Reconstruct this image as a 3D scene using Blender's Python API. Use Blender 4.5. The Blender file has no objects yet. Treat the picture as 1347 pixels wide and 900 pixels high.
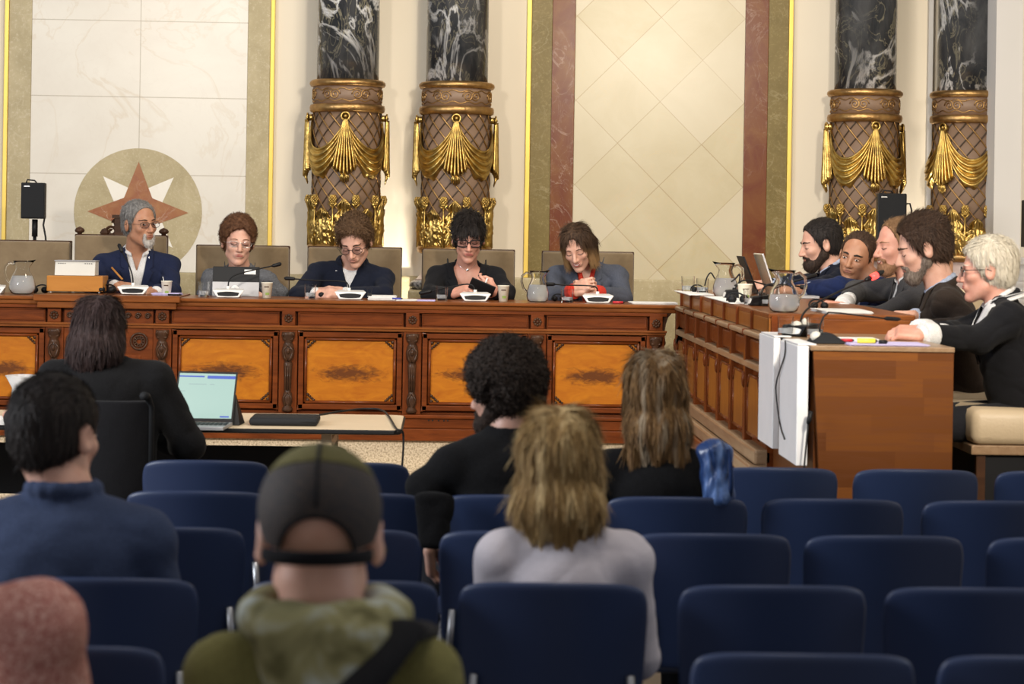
import bpy, bmesh, math, random
import numpy as np
from mathutils import Vector, Matrix
R = math.radians
PI = math.pi
random.seed(7)

# ------------------------------------------------------------------ camera, world, lights
FPX, CH, YAW, ROLL, PX0, PY0 = 3000.0, 1.58, R(1.62), R(0.9), 673.5, 303.0
scene = bpy.context.scene
COL = scene.collection
cam_d = bpy.data.cameras.new('camera')
cam = bpy.data.objects.new('camera', cam_d)
COL.objects.link(cam)
cam_d.sensor_width = 36.0
cam_d.lens = FPX * 36.0 / 1347.0
cam_d.shift_y = -(450.0 - PY0) / 1347.0
cam_d.clip_end = 60
cam_d.dof.use_dof = True
cam_d.dof.focus_distance = 12.4
cam_d.dof.aperture_fstop = 5.0
cam.matrix_world = Matrix.Translation((0, 0, CH)) @ (Matrix.Rotation(-YAW, 4, 'Z') @ Matrix.Rotation(R(90), 4, 'X') @ Matrix.Rotation(ROLL, 4, 'Z'))
scene.camera = cam
scene.view_settings.view_transform = 'Standard'
scene.view_settings.look = 'None'
scene.view_settings.gamma = 1
scene.view_settings.exposure = 0.0
scene.view_settings.use_curve_mapping = False

wd = bpy.data.worlds.new('world')
scene.world = wd
wd.use_nodes = True
wd.node_tree.nodes['Background'].inputs[0].default_value = (0.95, 0.93, 0.95, 1)
wd.node_tree.nodes['Background'].inputs[1].default_value = 0.33

def area(name, loc, target, size, power, color, sy=None):
    l = bpy.data.lights.new(name, 'AREA')
    l.energy = power; l.color = color; l.size = size
    if sy: l.shape = 'RECTANGLE'; l.size_y = sy
    o = bpy.data.objects.new(name, l); COL.objects.link(o)
    o.location = loc
    d = Vector(target) - Vector(loc)
    o.rotation_euler = d.to_track_quat('-Z', 'Y').to_euler()
    return o
def spot(name, loc, target, power, color, angle, soft):
    l = bpy.data.lights.new(name, 'SPOT'); l.energy = power; l.color = color; l.spot_size = R(angle); l.spot_blend = 0.6; l.shadow_soft_size = soft
    o = bpy.data.objects.new(name, l); COL.objects.link(o); o.location = loc
    o.rotation_euler = (Vector(target) - Vector(loc)).to_track_quat('-Z', 'Y').to_euler()
area('chandelier_light_dais', (0.9, 10.6, 5.2), (0.0, 14.6, 1.4), 0.9, 130, (1.0, 0.90, 0.76))
spot('hall_floodlight_right', (2.2, 4.2, 3.7), (0.3, 14.0, 1.2), 1420, (1.0, 0.90, 0.76), 56, 0.30)
spot('hall_floodlight_left', (-2.8, 4.6, 3.7), (-0.2, 14.0, 1.2), 760, (1.0, 0.91, 0.80), 56, 0.30)
area('chandelier_light_hall', (0.8, 4.5, 6.0), (0.8, 7.5, 0.6), 1.6, 85, (1.0, 0.92, 0.82))
area('window_daylight', (-6.5, 5.5, 3.4), (0.6, 8.2, 0.9), 2.4, 430, (0.90, 0.94, 1.0), 2.0)
area('window_daylight_right', (6.5, 5.0, 3.2), (0.0, 7.0, 0.8), 2.0, 60, (0.72, 0.84, 1.0), 2.0)

# ------------------------------------------------------------------ photo pixel to place
def _ray(x, y):
    a, b = x - PX0, y - PY0
    u = a * math.cos(ROLL) + b * math.sin(ROLL)
    v = -a * math.sin(ROLL) + b * math.cos(ROLL)
    return Vector((math.cos(YAW) * u + math.sin(YAW) * FPX, -math.sin(YAW) * u + math.cos(YAW) * FPX, -v))
def at(x, y, Y):
    d = _ray(x, y); t = Y / d.y
    return Vector((d.x * t, Y, CH + d.z * t))
def atX(x, y, X):
    d = _ray(x, y); t = X / d.x
    return Vector((X, d.y * t, CH + d.z * t))
def atZ(x, y, Z):
    d = _ray(x, y); t = (Z - CH) / d.z
    return Vector((d.x * t, d.y * t, Z))

# ------------------------------------------------------------------ materials
MATS = {}
class NT:
    def __init__(s, name, rough=0.5, metal=0.0, color=(0.5, 0.5, 0.5), **kw):
        s.m = bpy.data.materials.new(name); s.m.use_nodes = True
        s.t = s.m.node_tree; s.b = s.t.nodes['Principled BSDF']
        s.b.inputs['Roughness'].default_value = rough
        s.b.inputs['Metallic'].default_value = metal
        s.b.inputs['Base Color'].default_value = (*color, 1)
        for k, v in kw.items(): s.b.inputs[k.replace('_', ' ')].default_value = v
        MATS[name] = s.m
    def n(s, kind, **kw):
        nd = s.t.nodes.new('ShaderNode' + kind)
        for k, v in kw.items(): setattr(nd, k, v)
        return nd
    def l(s, a, b): s.t.links.new(a, b)
    def coord(s, scale=(1, 1, 1), rot=(0, 0, 0), loc=(0, 0, 0)):
        c = s.n('TexCoord'); m = s.n('Mapping')
        m.inputs['Scale'].default_value = scale; m.inputs['Rotation'].default_value = rot; m.inputs['Location'].default_value = loc
        s.l(c.outputs['Object'], m.inputs['Vector']); return m.outputs[0]
    def noise(s, vec, scale=5, detail=4, rough=0.5, dist=0.0):
        n = s.n('TexNoise'); n.inputs['Scale'].default_value = scale; n.inputs['Detail'].default_value = detail
        n.inputs['Roughness'].default_value = rough; n.inputs['Distortion'].default_value = dist
        s.l(vec, n.inputs['Vector']); return n.outputs['Fac']
    def ramp(s, fac, stops):
        r = s.n('ValToRGB'); e = r.color_ramp.elements
        while len(e) < len(stops): e.new(0.5)
        for q, (p, c) in zip(e, stops):
            q.position = p; q.color = (*c, 1) if len(c) == 3 else c
        s.l(fac, r.inputs[0]); return r.outputs[0]
    def mix(s, fac, a, b, mode='MIX'):
        m = s.n('Mix', data_type='RGBA', blend_type=mode)
        if isinstance(fac, float): m.inputs[0].default_value = fac
        else: s.l(fac, m.inputs[0])
        for v, i in ((a, 6), (b, 7)):
            if isinstance(v, tuple): m.inputs[i].default_value = (*v, 1)
            else: s.l(v, m.inputs[i])
        return m.outputs[2]
    def math(s, op, a, b=None):
        m = s.n('Math', operation=op)
        for v, i in ((a, 0), (b, 1)):
            if v is None: continue
            if isinstance(v, (int, float)): m.inputs[i].default_value = v
            else: s.l(v, m.inputs[i])
        return m.outputs[0]
    def base(s, c): s.l(c, s.b.inputs['Base Color'])
    def bump(s, h, strength=0.3, dist=0.01):
        b = s.n('Bump'); b.inputs['Strength'].default_value = strength; b.inputs['Distance'].default_value = dist
        s.l(h, b.inputs['Height']); s.l(b.outputs[0], s.b.inputs['Normal'])

def simple(name, color, rough=0.5, metal=0.0, **kw):
    s = NT(name, rough, metal, color, **kw); v = s.coord((1, 1, 1))
    n = s.noise(v, 9, 3); c2 = tuple(min(1, c * 0.86) for c in color)
    s.base(s.mix(n, color, c2)); return s.m
def cloth(name, color, weave=420, amt=0.25, rough=0.92, fold=True, var=0.6):
    s = NT(name, rough, 0, color); s.b.inputs['Sheen Weight'].default_value = 0.04
    s.b.inputs['Specular IOR Level'].default_value = 0.10
    v = s.coord(); n = s.noise(v, weave, 2); g = s.noise(v, 14, 3)
    s.base(s.mix(s.ramp(n, [(0.35, (0, 0, 0)), (0.65, (1, 1, 1))]), color, tuple(c * var for c in color)))
    s.bump(s.math('ADD', s.math('MULTIPLY', n, 0.15), g), amt, 0.02)
    return s.m
def marble(name, base, base2, vein, vscale=3.0, width=0.035, amount=0.7, rough=0.25, stretch=(1, 1, 1), rot=(0, 0, 0), cloud=2.2, vein2=None, speck=None):
    s = NT(name, rough); v = s.coord(stretch, rot); s.b.inputs['Specular IOR Level'].default_value = 0.22
    c = s.mix(s.ramp(s.noise(v, cloud, 5, 0.6, 0.6), [(0.35, (0, 0, 0)), (0.68, (1, 1, 1))]), base, base2)
    def ridge(scale, dist, w, seed):
        vv = s.coord(stretch, rot, (seed, seed * 1.7, seed * 0.6))
        n = s.noise(vv, scale, 6, 0.55, dist)
        a = s.math('ABSOLUTE', s.math('SUBTRACT', n, 0.5))
        return s.ramp(a, [(0.0, (1, 1, 1)), (w, (0, 0, 0))])
    r1 = ridge(vscale, 1.2, width, 1.3)
    mask = s.ramp(s.noise(v, vscale * 0.5, 3), [(0.38, (0, 0, 0)), (0.62, (1, 1, 1))])
    c = s.mix(s.math('MULTIPLY', s.math('MULTIPLY', r1, mask), amount), c, vein)
    r2 = ridge(vscale * 2.3, 1.8, width * 0.8, 4.1)
    c = s.mix(s.math('MULTIPLY', s.math('MULTIPLY', r2, mask), amount * 0.6), c, vein2 or vein)
    if speck:
        k = s.ramp(s.noise(v, 70, 3, 0.7), [(0.55, (0, 0, 0)), (0.75, (1, 1, 1))])
        c = s.mix(s.math('MULTIPLY', k, 0.55), c, speck)
    return s, c
def joints(s, c, jc, lines):
    """thin joints cut in a wall facing: list of ('X'|'Z', position)"""
    tc = s.n('TexCoord'); sp = s.n('SeparateXYZ'); s.l(tc.outputs['Object'], sp.inputs[0])
    for ax, p in lines:
        m = s.math('LESS_THAN', s.math('ABSOLUTE', s.math('SUBTRACT', sp.outputs['XYZ'.index(ax)], p)), 0.0028)
        c = s.mix(s.math('MULTIPLY', m, 0.7), c, jc)
    return c

# plaster
s = NT('plaster', 0.85); v = s.coord()
s.base(s.mix(s.noise(v, 1.5, 5), (0.76, 0.69, 0.56), (0.70, 0.62, 0.49))); s.bump(s.noise(v, 160, 3), 0.05, 0.01)
s = NT('plaster_daylight_grey', 0.8); v = s.coord()  # cool daylight on the pier is put into this greyer plaster colour
s.base(s.mix(s.noise(v, 1.5, 5), (0.62, 0.60, 0.58), (0.55, 0.54, 0.52)))
# olive stone
s, c = marble('olive_stone', (0.36, 0.30, 0.17), (0.45, 0.38, 0.23), (0.60, 0.53, 0.40), 6, 0.02, 0.35, 0.35, cloud=5, speck=(0.66, 0.58, 0.44)); s.base(c)
s, c = marble('dark_olive_stone', (0.145, 0.105, 0.028), (0.185, 0.135, 0.042), (0.45, 0.38, 0.22), 6, 0.02, 0.3, 0.35, cloud=5, speck=(0.36, 0.28, 0.12)); s.base(c)
# red marble
s, c = marble('red_marble', (0.130, 0.030, 0.010), (0.185, 0.068, 0.018), (0.45, 0.33, 0.26), 4.5, 0.012, 0.45, 0.25, stretch=(1, 1, 0.7), cloud=7); s.base(c)
s, c = marble('star_marble', (0.27, 0.095, 0.045), (0.34, 0.155, 0.065), (0.7, 0.6, 0.5), 3.0, 0.008, 0.7, 0.3, cloud=12); s.base(c)
# black column marble
s, c = marble('black_marble', (0.022, 0.025, 0.030), (0.075, 0.077, 0.080), (0.72, 0.72, 0.72), 3.4, 0.030, 1.0, 0.12, stretch=(1, 1, 0.5), rot=(0, R(32), 0), cloud=7, vein2=(0.42, 0.38, 0.26)); s.base(c)
oi = s.n('ObjectInfo'); mu = s.math('MULTIPLY', oi.outputs['Random'], 37.0)
for mp_ in [q for q in s.t.nodes if q.type == 'MAPPING']:
    lk = mp_.inputs['Vector'].links[0].from_socket; va = s.n('VectorMath', operation='ADD'); s.l(lk, va.inputs[0]); s.l(mu, va.inputs[1]); s.l(va.outputs[0], mp_.inputs['Vector'])
s, c = marble('white_inlay', (0.80, 0.77, 0.70), (0.74, 0.70, 0.62), (0.6, 0.55, 0.47), 4, 0.02, 0.3, 0.3); s.base(c)
simple('brass_strip', (0.80, 0.56, 0.10), 0.35, 0.25)
def gold(name, c1, c2, rough):
    s = NT(name, rough, 1.0); v = s.coord()
    s.base(s.mix(s.ramp(s.noise(v, 18, 4), [(0.35, (0, 0, 0)), (0.7, (1, 1, 1))]), c1, c2)); s.bump(s.noise(v, 45, 4), 0.25, 0.012); return s.m
gold('gilt', (0.68, 0.48, 0.15), (0.30, 0.19, 0.06), 0.32)
gold('antique_gold', (0.50, 0.31, 0.12), (0.30, 0.17, 0.07), 0.42)
s = NT('taupe_paint', 0.55); v = s.coord()
s.base(s.mix(s.noise(v, 12, 4), (0.24, 0.155, 0.10), (0.175, 0.11, 0.072)))
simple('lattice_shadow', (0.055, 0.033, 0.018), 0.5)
s, c = marble('mauve_marble', (0.42, 0.30, 0.28), (0.52, 0.40, 0.36), (0.7, 0.6, 0.55), 8, 0.02, 0.5, 0.3); s.base(c)
# woods
def wood(name, c1, c2, rough=0.32, scale=(1, 1, 1), gr=9.0, coat=0.10, axis='X'):
    s = NT(name, rough); s.b.inputs['Specular IOR Level'].default_value = 0.12; s.b.inputs['Coat Weight'].default_value = coat; s.b.inputs['Coat Roughness'].default_value = 0.15
    sc = {'X': (1.2, 9, 9), 'Z': (9, 9, 1.2), 'Y': (9, 1.2, 9)}[axis]
    v = s.coord(tuple(a * b for a, b in zip(sc, scale)))
    n = s.noise(v, gr * 0.4, 6, 0.6, 0.8); s.base(s.mix(s.ramp(n, [(0.3, (0, 0, 0)), (0.72, (1, 1, 1))]), c1, c2))
    s.bump(s.noise(v, gr, 3), 0.08, 0.005); return s
wood('mahogany', (0.175, 0.042, 0.009), (0.080, 0.019, 0.005))
wood('mahogany_upright', (0.175, 0.042, 0.009), (0.080, 0.019, 0.005), axis='Z')
wood('mahogany_top', (0.24, 0.075, 0.017), (0.125, 0.036, 0.009))
wood('carved_walnut', (0.075, 0.035, 0.018), (0.035, 0.017, 0.010), rough=0.35)
wood('amber_side_panel', (0.30, 0.115, 0.022), (0.20, 0.065, 0.014), axis='Z')
wood('honey_wood', (0.46, 0.20, 0.045), (0.40, 0.165, 0.035), gr=5)
wood('pale_rail_wood', (0.33, 0.22, 0.13), (0.24, 0.145, 0.08), axis='Y')
wood('birch_top', (0.66, 0.54, 0.38), (0.60, 0.48, 0.33), rough=0.4, gr=4)
# burl panel: amber veneer with a brown bloom figured in the wood itself
s = NT('burl_veneer', 0.3); s.b.inputs['Specular IOR Level'].default_value = 0.2; s.b.inputs['Coat Weight'].default_value = 0.15; s.b.inputs['Coat Roughness'].default_value = 0.12
v = s.coord((2.2, 6, 6)); n = s.noise(v, 3, 6, 0.62, 1.4)
c = s.mix(s.ramp(n, [(0.3, (0, 0, 0)), (0.7, (1, 1, 1))]), (0.47, 0.165, 0.012), (0.34, 0.098, 0.009))
uv = s.n('TexCoord'); mp = s.n('Mapping'); s.l(uv.outputs['UV'], mp.inputs[0])
mp.inputs['Location'].default_value = (-0.5, -0.46, 0)
sc2 = s.n('VectorMath', operation='MULTIPLY'); s.l(mp.outputs[0], sc2.inputs[0]); sc2.inputs[1].default_value = (2.6, 7.5, 1)
ln = s.n('VectorMath', operation='LENGTH'); s.l(sc2.outputs[0], ln.inputs[0])
nn = s.noise(s.coord((9, 9, 22)), 2.2, 5, 0.65, 0.8)
bl = s.ramp(s.math('SUBTRACT', 1.15, s.math('ADD', ln.outputs['Value'], s.math('MULTIPLY', s.math('SUBTRACT', nn, 0.5), 2.2))), [(0.0, (0, 0, 0)), (0.75, (1, 1, 1))])
s.base(s.mix(s.math('MULTIPLY', bl, 0.95), c, (0.10, 0.032, 0.010)))
# plank veneer end panel
s = NT('plank_panel', 0.45); s.b.inputs['Specular IOR Level'].default_value = 0.12; tc = s.n('TexCoord')
sp = s.n('SeparateXYZ'); s.l(tc.outputs['Object'], sp.inputs[0])
row = s.math('FLOOR', s.math('MULTIPLY', sp.outputs[2], 15.5))
wn = s.n('TexWhiteNoise', noise_dimensions='1D'); s.l(row, wn.inputs['W'])
colx = s.math('FLOOR', s.math('ADD', s.math('MULTIPLY', sp.outputs[0], 2.6), s.math('MULTIPLY', wn.outputs['Value'], 7)))
wn2 = s.n('TexWhiteNoise', noise_dimensions='2D'); cb = s.n('CombineXYZ'); s.l(row, cb.inputs[0]); s.l(colx, cb.inputs[1]); s.l(cb.outputs[0], wn2.inputs['Vector'])
gn = s.noise(s.coord((1.3, 6, 22)), 5, 5, 0.6, 0.7)
c = s.mix(s.ramp(wn2.outputs['Value'], [(0.0, (0, 0, 0)), (1.0, (1, 1, 1))]), (0.20, 0.068, 0.014), (0.105, 0.033, 0.008))
s.base(s.mix(s.math('MULTIPLY', s.ramp(gn, [(0.42, (0, 0, 0)), (0.70, (1, 1, 1))]), 0.65), c, (0.13, 0.045, 0.018)))
# terrazzo
s = NT('terrazzo', 0.6); v = s.coord(); n = s.noise(v, 95, 4, 0.8)
c = s.ramp(n, [(0.36, (0.16, 0.11, 0.06)), (0.48, (0.48, 0.38, 0.25)), (0.62, (0.66, 0.55, 0.39))]); s.base(c)
s = NT('floor_stone', 0.35); v = s.coord()
s.base(s.mix(s.noise(v, 3, 5), (0.16, 0.13, 0.10), (0.10, 0.08, 0.065)))
# fabrics
s = NT('suede', 0.95); s.b.inputs['Sheen Weight'].default_value = 0.3; v = s.coord()
s.base(s.mix(s.ramp(s.noise(v, 7, 5, 0.6, 0.4), [(0.35, (0, 0, 0)), (0.7, (1, 1, 1))]), (0.215, 0.155, 0.088), (0.165, 0.115, 0.063))); s.bump(s.noise(v, 12, 4), 0.3, 0.01)
s = NT('beige_leather', 0.5); v = s.coord()
s.base(s.mix(s.noise(v, 9, 4), (0.56, 0.44, 0.29), (0.50, 0.39, 0.25))); s.bump(s.noise(v, 90, 3), 0.1, 0.01)
s = NT('tan_leather', 0.38); v = s.coord()
s.base(s.mix(s.noise(v, 9, 4), (0.50, 0.26, 0.14), (0.44, 0.22, 0.115))); s.bump(s.noise(v, 90, 3), 0.1, 0.01)
s = NT('blue_plastic', 0.42, 0, (0.014, 0.028, 0.08)); v = s.coord(); s.b.inputs['Specular IOR Level'].default_value = 0.4
s.base(s.mix(s.noise(v, 3, 3), (0.017, 0.030, 0.078), (0.021, 0.038, 0.100))); s.bump(s.noise(v, 500, 2), 0.08, 0.003)
simple('steel_tube', (0.45, 0.46, 0.48), 0.3, 0.9)
simple('black_plastic', (0.008, 0.008, 0.009), 0.5, Specular_IOR_Level=0.25)
simple('dark_grille', (0.013, 0.014, 0.016), 0.7, Specular_IOR_Level=0.2)
simple('white_plastic', (0.78, 0.77, 0.74), 0.35)
simple('white_board', (0.86, 0.86, 0.87), 0.45)
simple('device_grey', (0.62, 0.60, 0.54), 0.45)
simple('tablet_grey', (0.36, 0.36, 0.37), 0.4, 0.3)
simple('paper', (0.84, 0.83, 0.80), 0.8)
simple('lilac_paper', (0.56, 0.50, 0.78), 0.8)
simple('paper_cup', (0.84, 0.80, 0.66), 0.7)
simple('red_plastic', (0.5, 0.02, 0.03), 0.4)
simple('blue_pen', (0.04, 0.05, 0.35), 0.4)
simple('yellow_marker', (0.85, 0.78, 0.08), 0.4)
simple('logo_green', (0.25, 0.35, 0.08), 0.6)
simple('logo_blue', (0.18, 0.22, 0.45), 0.5)
simple('silver', (0.8, 0.8, 0.8), 0.25, 1.0)
def emis(name, color, st):
    s = NT(name, 0.3, 0, tuple(0.1 * c for c in color)); s.b.inputs['Emission Color'].default_value = (*color, 1); s.b.inputs['Emission Strength'].default_value = st; return s
emis('screen_light', (0.42, 0.62, 0.56), 0.85)
emis('screen_blue', (0.06, 0.13, 0.62), 0.8)
emis('screen_line', (0.35, 0.50, 0.50), 0.8)
emis('red_glow', (1.0, 0.05, 0.04), 4.0)
# glass and water
s = NT('clear_glass', 0.03, 0, (0.97, 0.98, 0.98)); s.b.inputs['Transmission Weight'].default_value = 1; s.b.inputs['IOR'].default_value = 1.22
s = NT('water', 0.25, 0, (0.88, 0.90, 0.92)); s.b.inputs['Transmission Weight'].default_value = 0.62; s.b.inputs['IOR'].default_value = 1.12
s = NT('lens_glass', 0.05, 0, (0.95, 0.96, 1.0)); s.b.inputs['Transmission Weight'].default_value = 1; s.b.inputs['IOR'].default_value = 1.05

def skin(name, c, c2):
    s = NT(name, 0.5); s.b.inputs['Subsurface Weight'].default_value = 0.08; s.b.inputs['Subsurface Radius'].default_value = (0.012, 0.005, 0.003)
    v = s.coord(); s.base(s.mix(s.ramp(s.noise(v, 22, 4), [(0.35, (0, 0, 0)), (0.7, (1, 1, 1))]), c, c2)); return s.m
skin('skin_olive', (0.50, 0.27, 0.17), (0.42, 0.205, 0.125))
skin('skin_fair', (0.62, 0.36, 0.27), (0.55, 0.29, 0.205))
skin('skin_tan', (0.44, 0.22, 0.13), (0.37, 0.17, 0.095))
skin('skin_rosy', (0.60, 0.31, 0.23), (0.53, 0.24, 0.17))
simple('lip_rose', (0.38, 0.10, 0.085), 0.4)
simple('lip_brown', (0.32, 0.12, 0.085), 0.5)
simple('teeth', (0.75, 0.72, 0.66), 0.3)
simple('eye_white', (0.70, 0.68, 0.65), 0.2)
simple('iris', (0.03, 0.018, 0.012), 0.15)
def hairm(name, c1, c2, rough=0.5, stretch=(55, 55, 5), st=0.8, c3=None):
    s = NT(name, rough); s.b.inputs['Specular IOR Level'].default_value = 0.16
    v = s.coord(stretch); n = s.noise(v, 1.6, 5, 0.65, 0.3)
    c = s.mix(s.ramp(n, [(0.36, (0, 0, 0)), (0.64, (1, 1, 1))]), c1, c2)
    if c3: c = s.mix(s.ramp(s.noise(s.coord((26, 26, 3)), 1.0, 3), [(0.50, (0, 0, 0)), (0.62, (1, 1, 1))]), c, c3)
    s.base(c); s.bump(n, st, 0.008); return s.m
hairm('hair_grey', (0.12, 0.115, 0.11), (0.27, 0.26, 0.25))
hairm('hair_auburn', (0.075, 0.032, 0.016), (0.17, 0.080, 0.040), stretch=(40, 40, 40))
hairm('hair_brown_curly', (0.060, 0.032, 0.017), (0.16, 0.092, 0.048), stretch=(42, 42, 42))
hairm('hair_black', (0.012, 0.010, 0.010), (0.035, 0.028, 0.025))
hairm('hair_dark_brown', (0.030, 0.017, 0.011), (0.075, 0.042, 0.026))
hm_ = hairm('hair_bob', (0.030, 0.017, 0.011), (0.08, 0.045, 0.025))
nt_ = hm_.node_tree; tc_ = nt_.nodes.new('ShaderNodeTexCoord'); sp_ = nt_.nodes.new('ShaderNodeSeparateXYZ'); nt_.links.new(tc_.outputs['Object'], sp_.inputs[0])
rp_ = nt_.nodes.new('ShaderNodeValToRGB'); rp_.color_ramp.elements[0].position = 0.985; rp_.color_ramp.elements[0].color = (1, 1, 1, 1); rp_.color_ramp.elements[1].position = 1.0; rp_.color_ramp.elements[1].color = (0, 0, 0, 1)
ma_ = nt_.nodes.new('ShaderNodeMath'); ma_.operation = 'MULTIPLY_ADD'; nt_.links.new(sp_.outputs[2], ma_.inputs[0]); ma_.inputs[1].default_value = 0.25; ma_.inputs[2].default_value = 0.735
nt_.links.new(ma_.outputs[0], rp_.inputs[0]); mx_ = nt_.nodes.new('ShaderNodeMix'); mx_.data_type = 'RGBA'; nt_.links.new(rp_.outputs[0], mx_.inputs[0])
bs_ = nt_.nodes['Principled BSDF']; nt_.links.new(bs_.inputs['Base Color'].links[0].from_socket, mx_.inputs[6]); mx_.inputs[7].default_value = (0.30, 0.18, 0.08, 1); nt_.links.new(mx_.outputs[2], bs_.inputs['Base Color'])
hairm('hair_tips', (0.22, 0.12, 0.055), (0.34, 0.20, 0.10))
hairm('hair_light_brown', (0.16, 0.085, 0.04), (0.28, 0.16, 0.08))
hairm('hair_white', (0.72, 0.66, 0.54), (0.52, 0.46, 0.36))
hairm('hair_curly_black', (0.016, 0.012, 0.010), (0.060, 0.042, 0.032), stretch=(45, 45, 45))
hairm('hair_blond', (0.20, 0.115, 0.042), (0.42, 0.27, 0.105), stretch=(60, 60, 4), c3=(0.62, 0.45, 0.22))
hairm('hair_dark_blond', (0.12, 0.060, 0.024), (0.32, 0.185, 0.075), stretch=(60, 60, 4), c3=(0.38, 0.29, 0.19))
hairm('hair_plum', (0.020, 0.012, 0.012), (0.055, 0.035, 0.033), stretch=(60, 60, 5))
hairm('beard_grey', (0.42, 0.39, 0.36), (0.60, 0.57, 0.54), stretch=(90, 90, 30))
hairm('beard_dark', (0.018, 0.012, 0.010), (0.055, 0.035, 0.025), stretch=(90, 90, 30))
hairm('beard_salt', (0.10, 0.075, 0.06), (0.26, 0.21, 0.17), stretch=(90, 90, 30))
hairm('beard_sandy', (0.22, 0.11, 0.06), (0.33, 0.18, 0.10), stretch=(90, 90, 30))
cloth('navy_suit', (0.016, 0.022, 0.055))
cloth('grey_tweed', (0.15, 0.155, 0.17), weave=220, var=0.35)
cloth('midnight_jacket', (0.012, 0.015, 0.028))
cloth('black_blazer', (0.012, 0.012, 0.014))
cloth('slate_blazer', (0.085, 0.095, 0.125))
cloth('blue_suit', (0.014, 0.024, 0.080))
cloth('grey_suit', (0.055, 0.053, 0.056))
cloth('brown_jacket', (0.038, 0.027, 0.021))
cloth('denim_jacket', (0.050, 0.070, 0.135))
cloth('ivory_jacket', (0.60, 0.56, 0.60), amt=0.35, var=0.9)
cloth('white_shirt', (0.78, 0.77, 0.76))
cloth('blue_shirt', (0.42, 0.48, 0.62))
cloth('red_top', (0.62, 0.05, 0.03))
cloth('dark_trousers', (0.018, 0.018, 0.022))
cloth('black_knit', (0.010, 0.010, 0.011), weave=260)
cloth('olive_jacket', (0.22, 0.20, 0.070), amt=0.6)
cloth('olive_cap', (0.15, 0.135, 0.055))
cloth('blue_band', (0.02, 0.04, 0.12))
s = NT('hood_cloth', 0.9); v = s.coord((1, 1, 1)); n = s.noise(v, 9, 3, 0.5, 0.5)
s.base(s.ramp(n, [(0.40, (0.11, 0.10, 0.035)), (0.5, (0.26, 0.24, 0.11)), (0.60, (0.42, 0.46, 0.43))])); s.bump(n, 0.5, 0.02)
s = NT('blue_shell', 0.3); v = s.coord((8, 8, 3)); n = s.noise(v, 2, 3, 0.5, 0.8)
s.base(s.ramp(n, [(0.45, (0.02, 0.05, 0.16)), (0.62, (0.14, 0.25, 0.55))])); s.bump(n, 0.9, 0.03)
s = NT('pink_knit', 0.95); v = s.coord(); n = s.noise(v, 170, 3, 0.7)
s.base(s.ramp(n, [(0.38, (0.34, 0.09, 0.075)), (0.52, (0.60, 0.29, 0.24)), (0.66, (0.76, 0.50, 0.42))])); s.bump(n, 0.6, 0.004)
s = NT('cap_mesh', 0.8); v = s.coord(); vo = s.n('TexVoronoi'); vo.inputs['Scale'].default_value = 380; s.l(v, vo.inputs['Vector'])
s.base(s.ramp(vo.outputs['Distance'], [(0.25, (0.075, 0.045, 0.028)), (0.5, (0.014, 0.013, 0.015))]))

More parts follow.
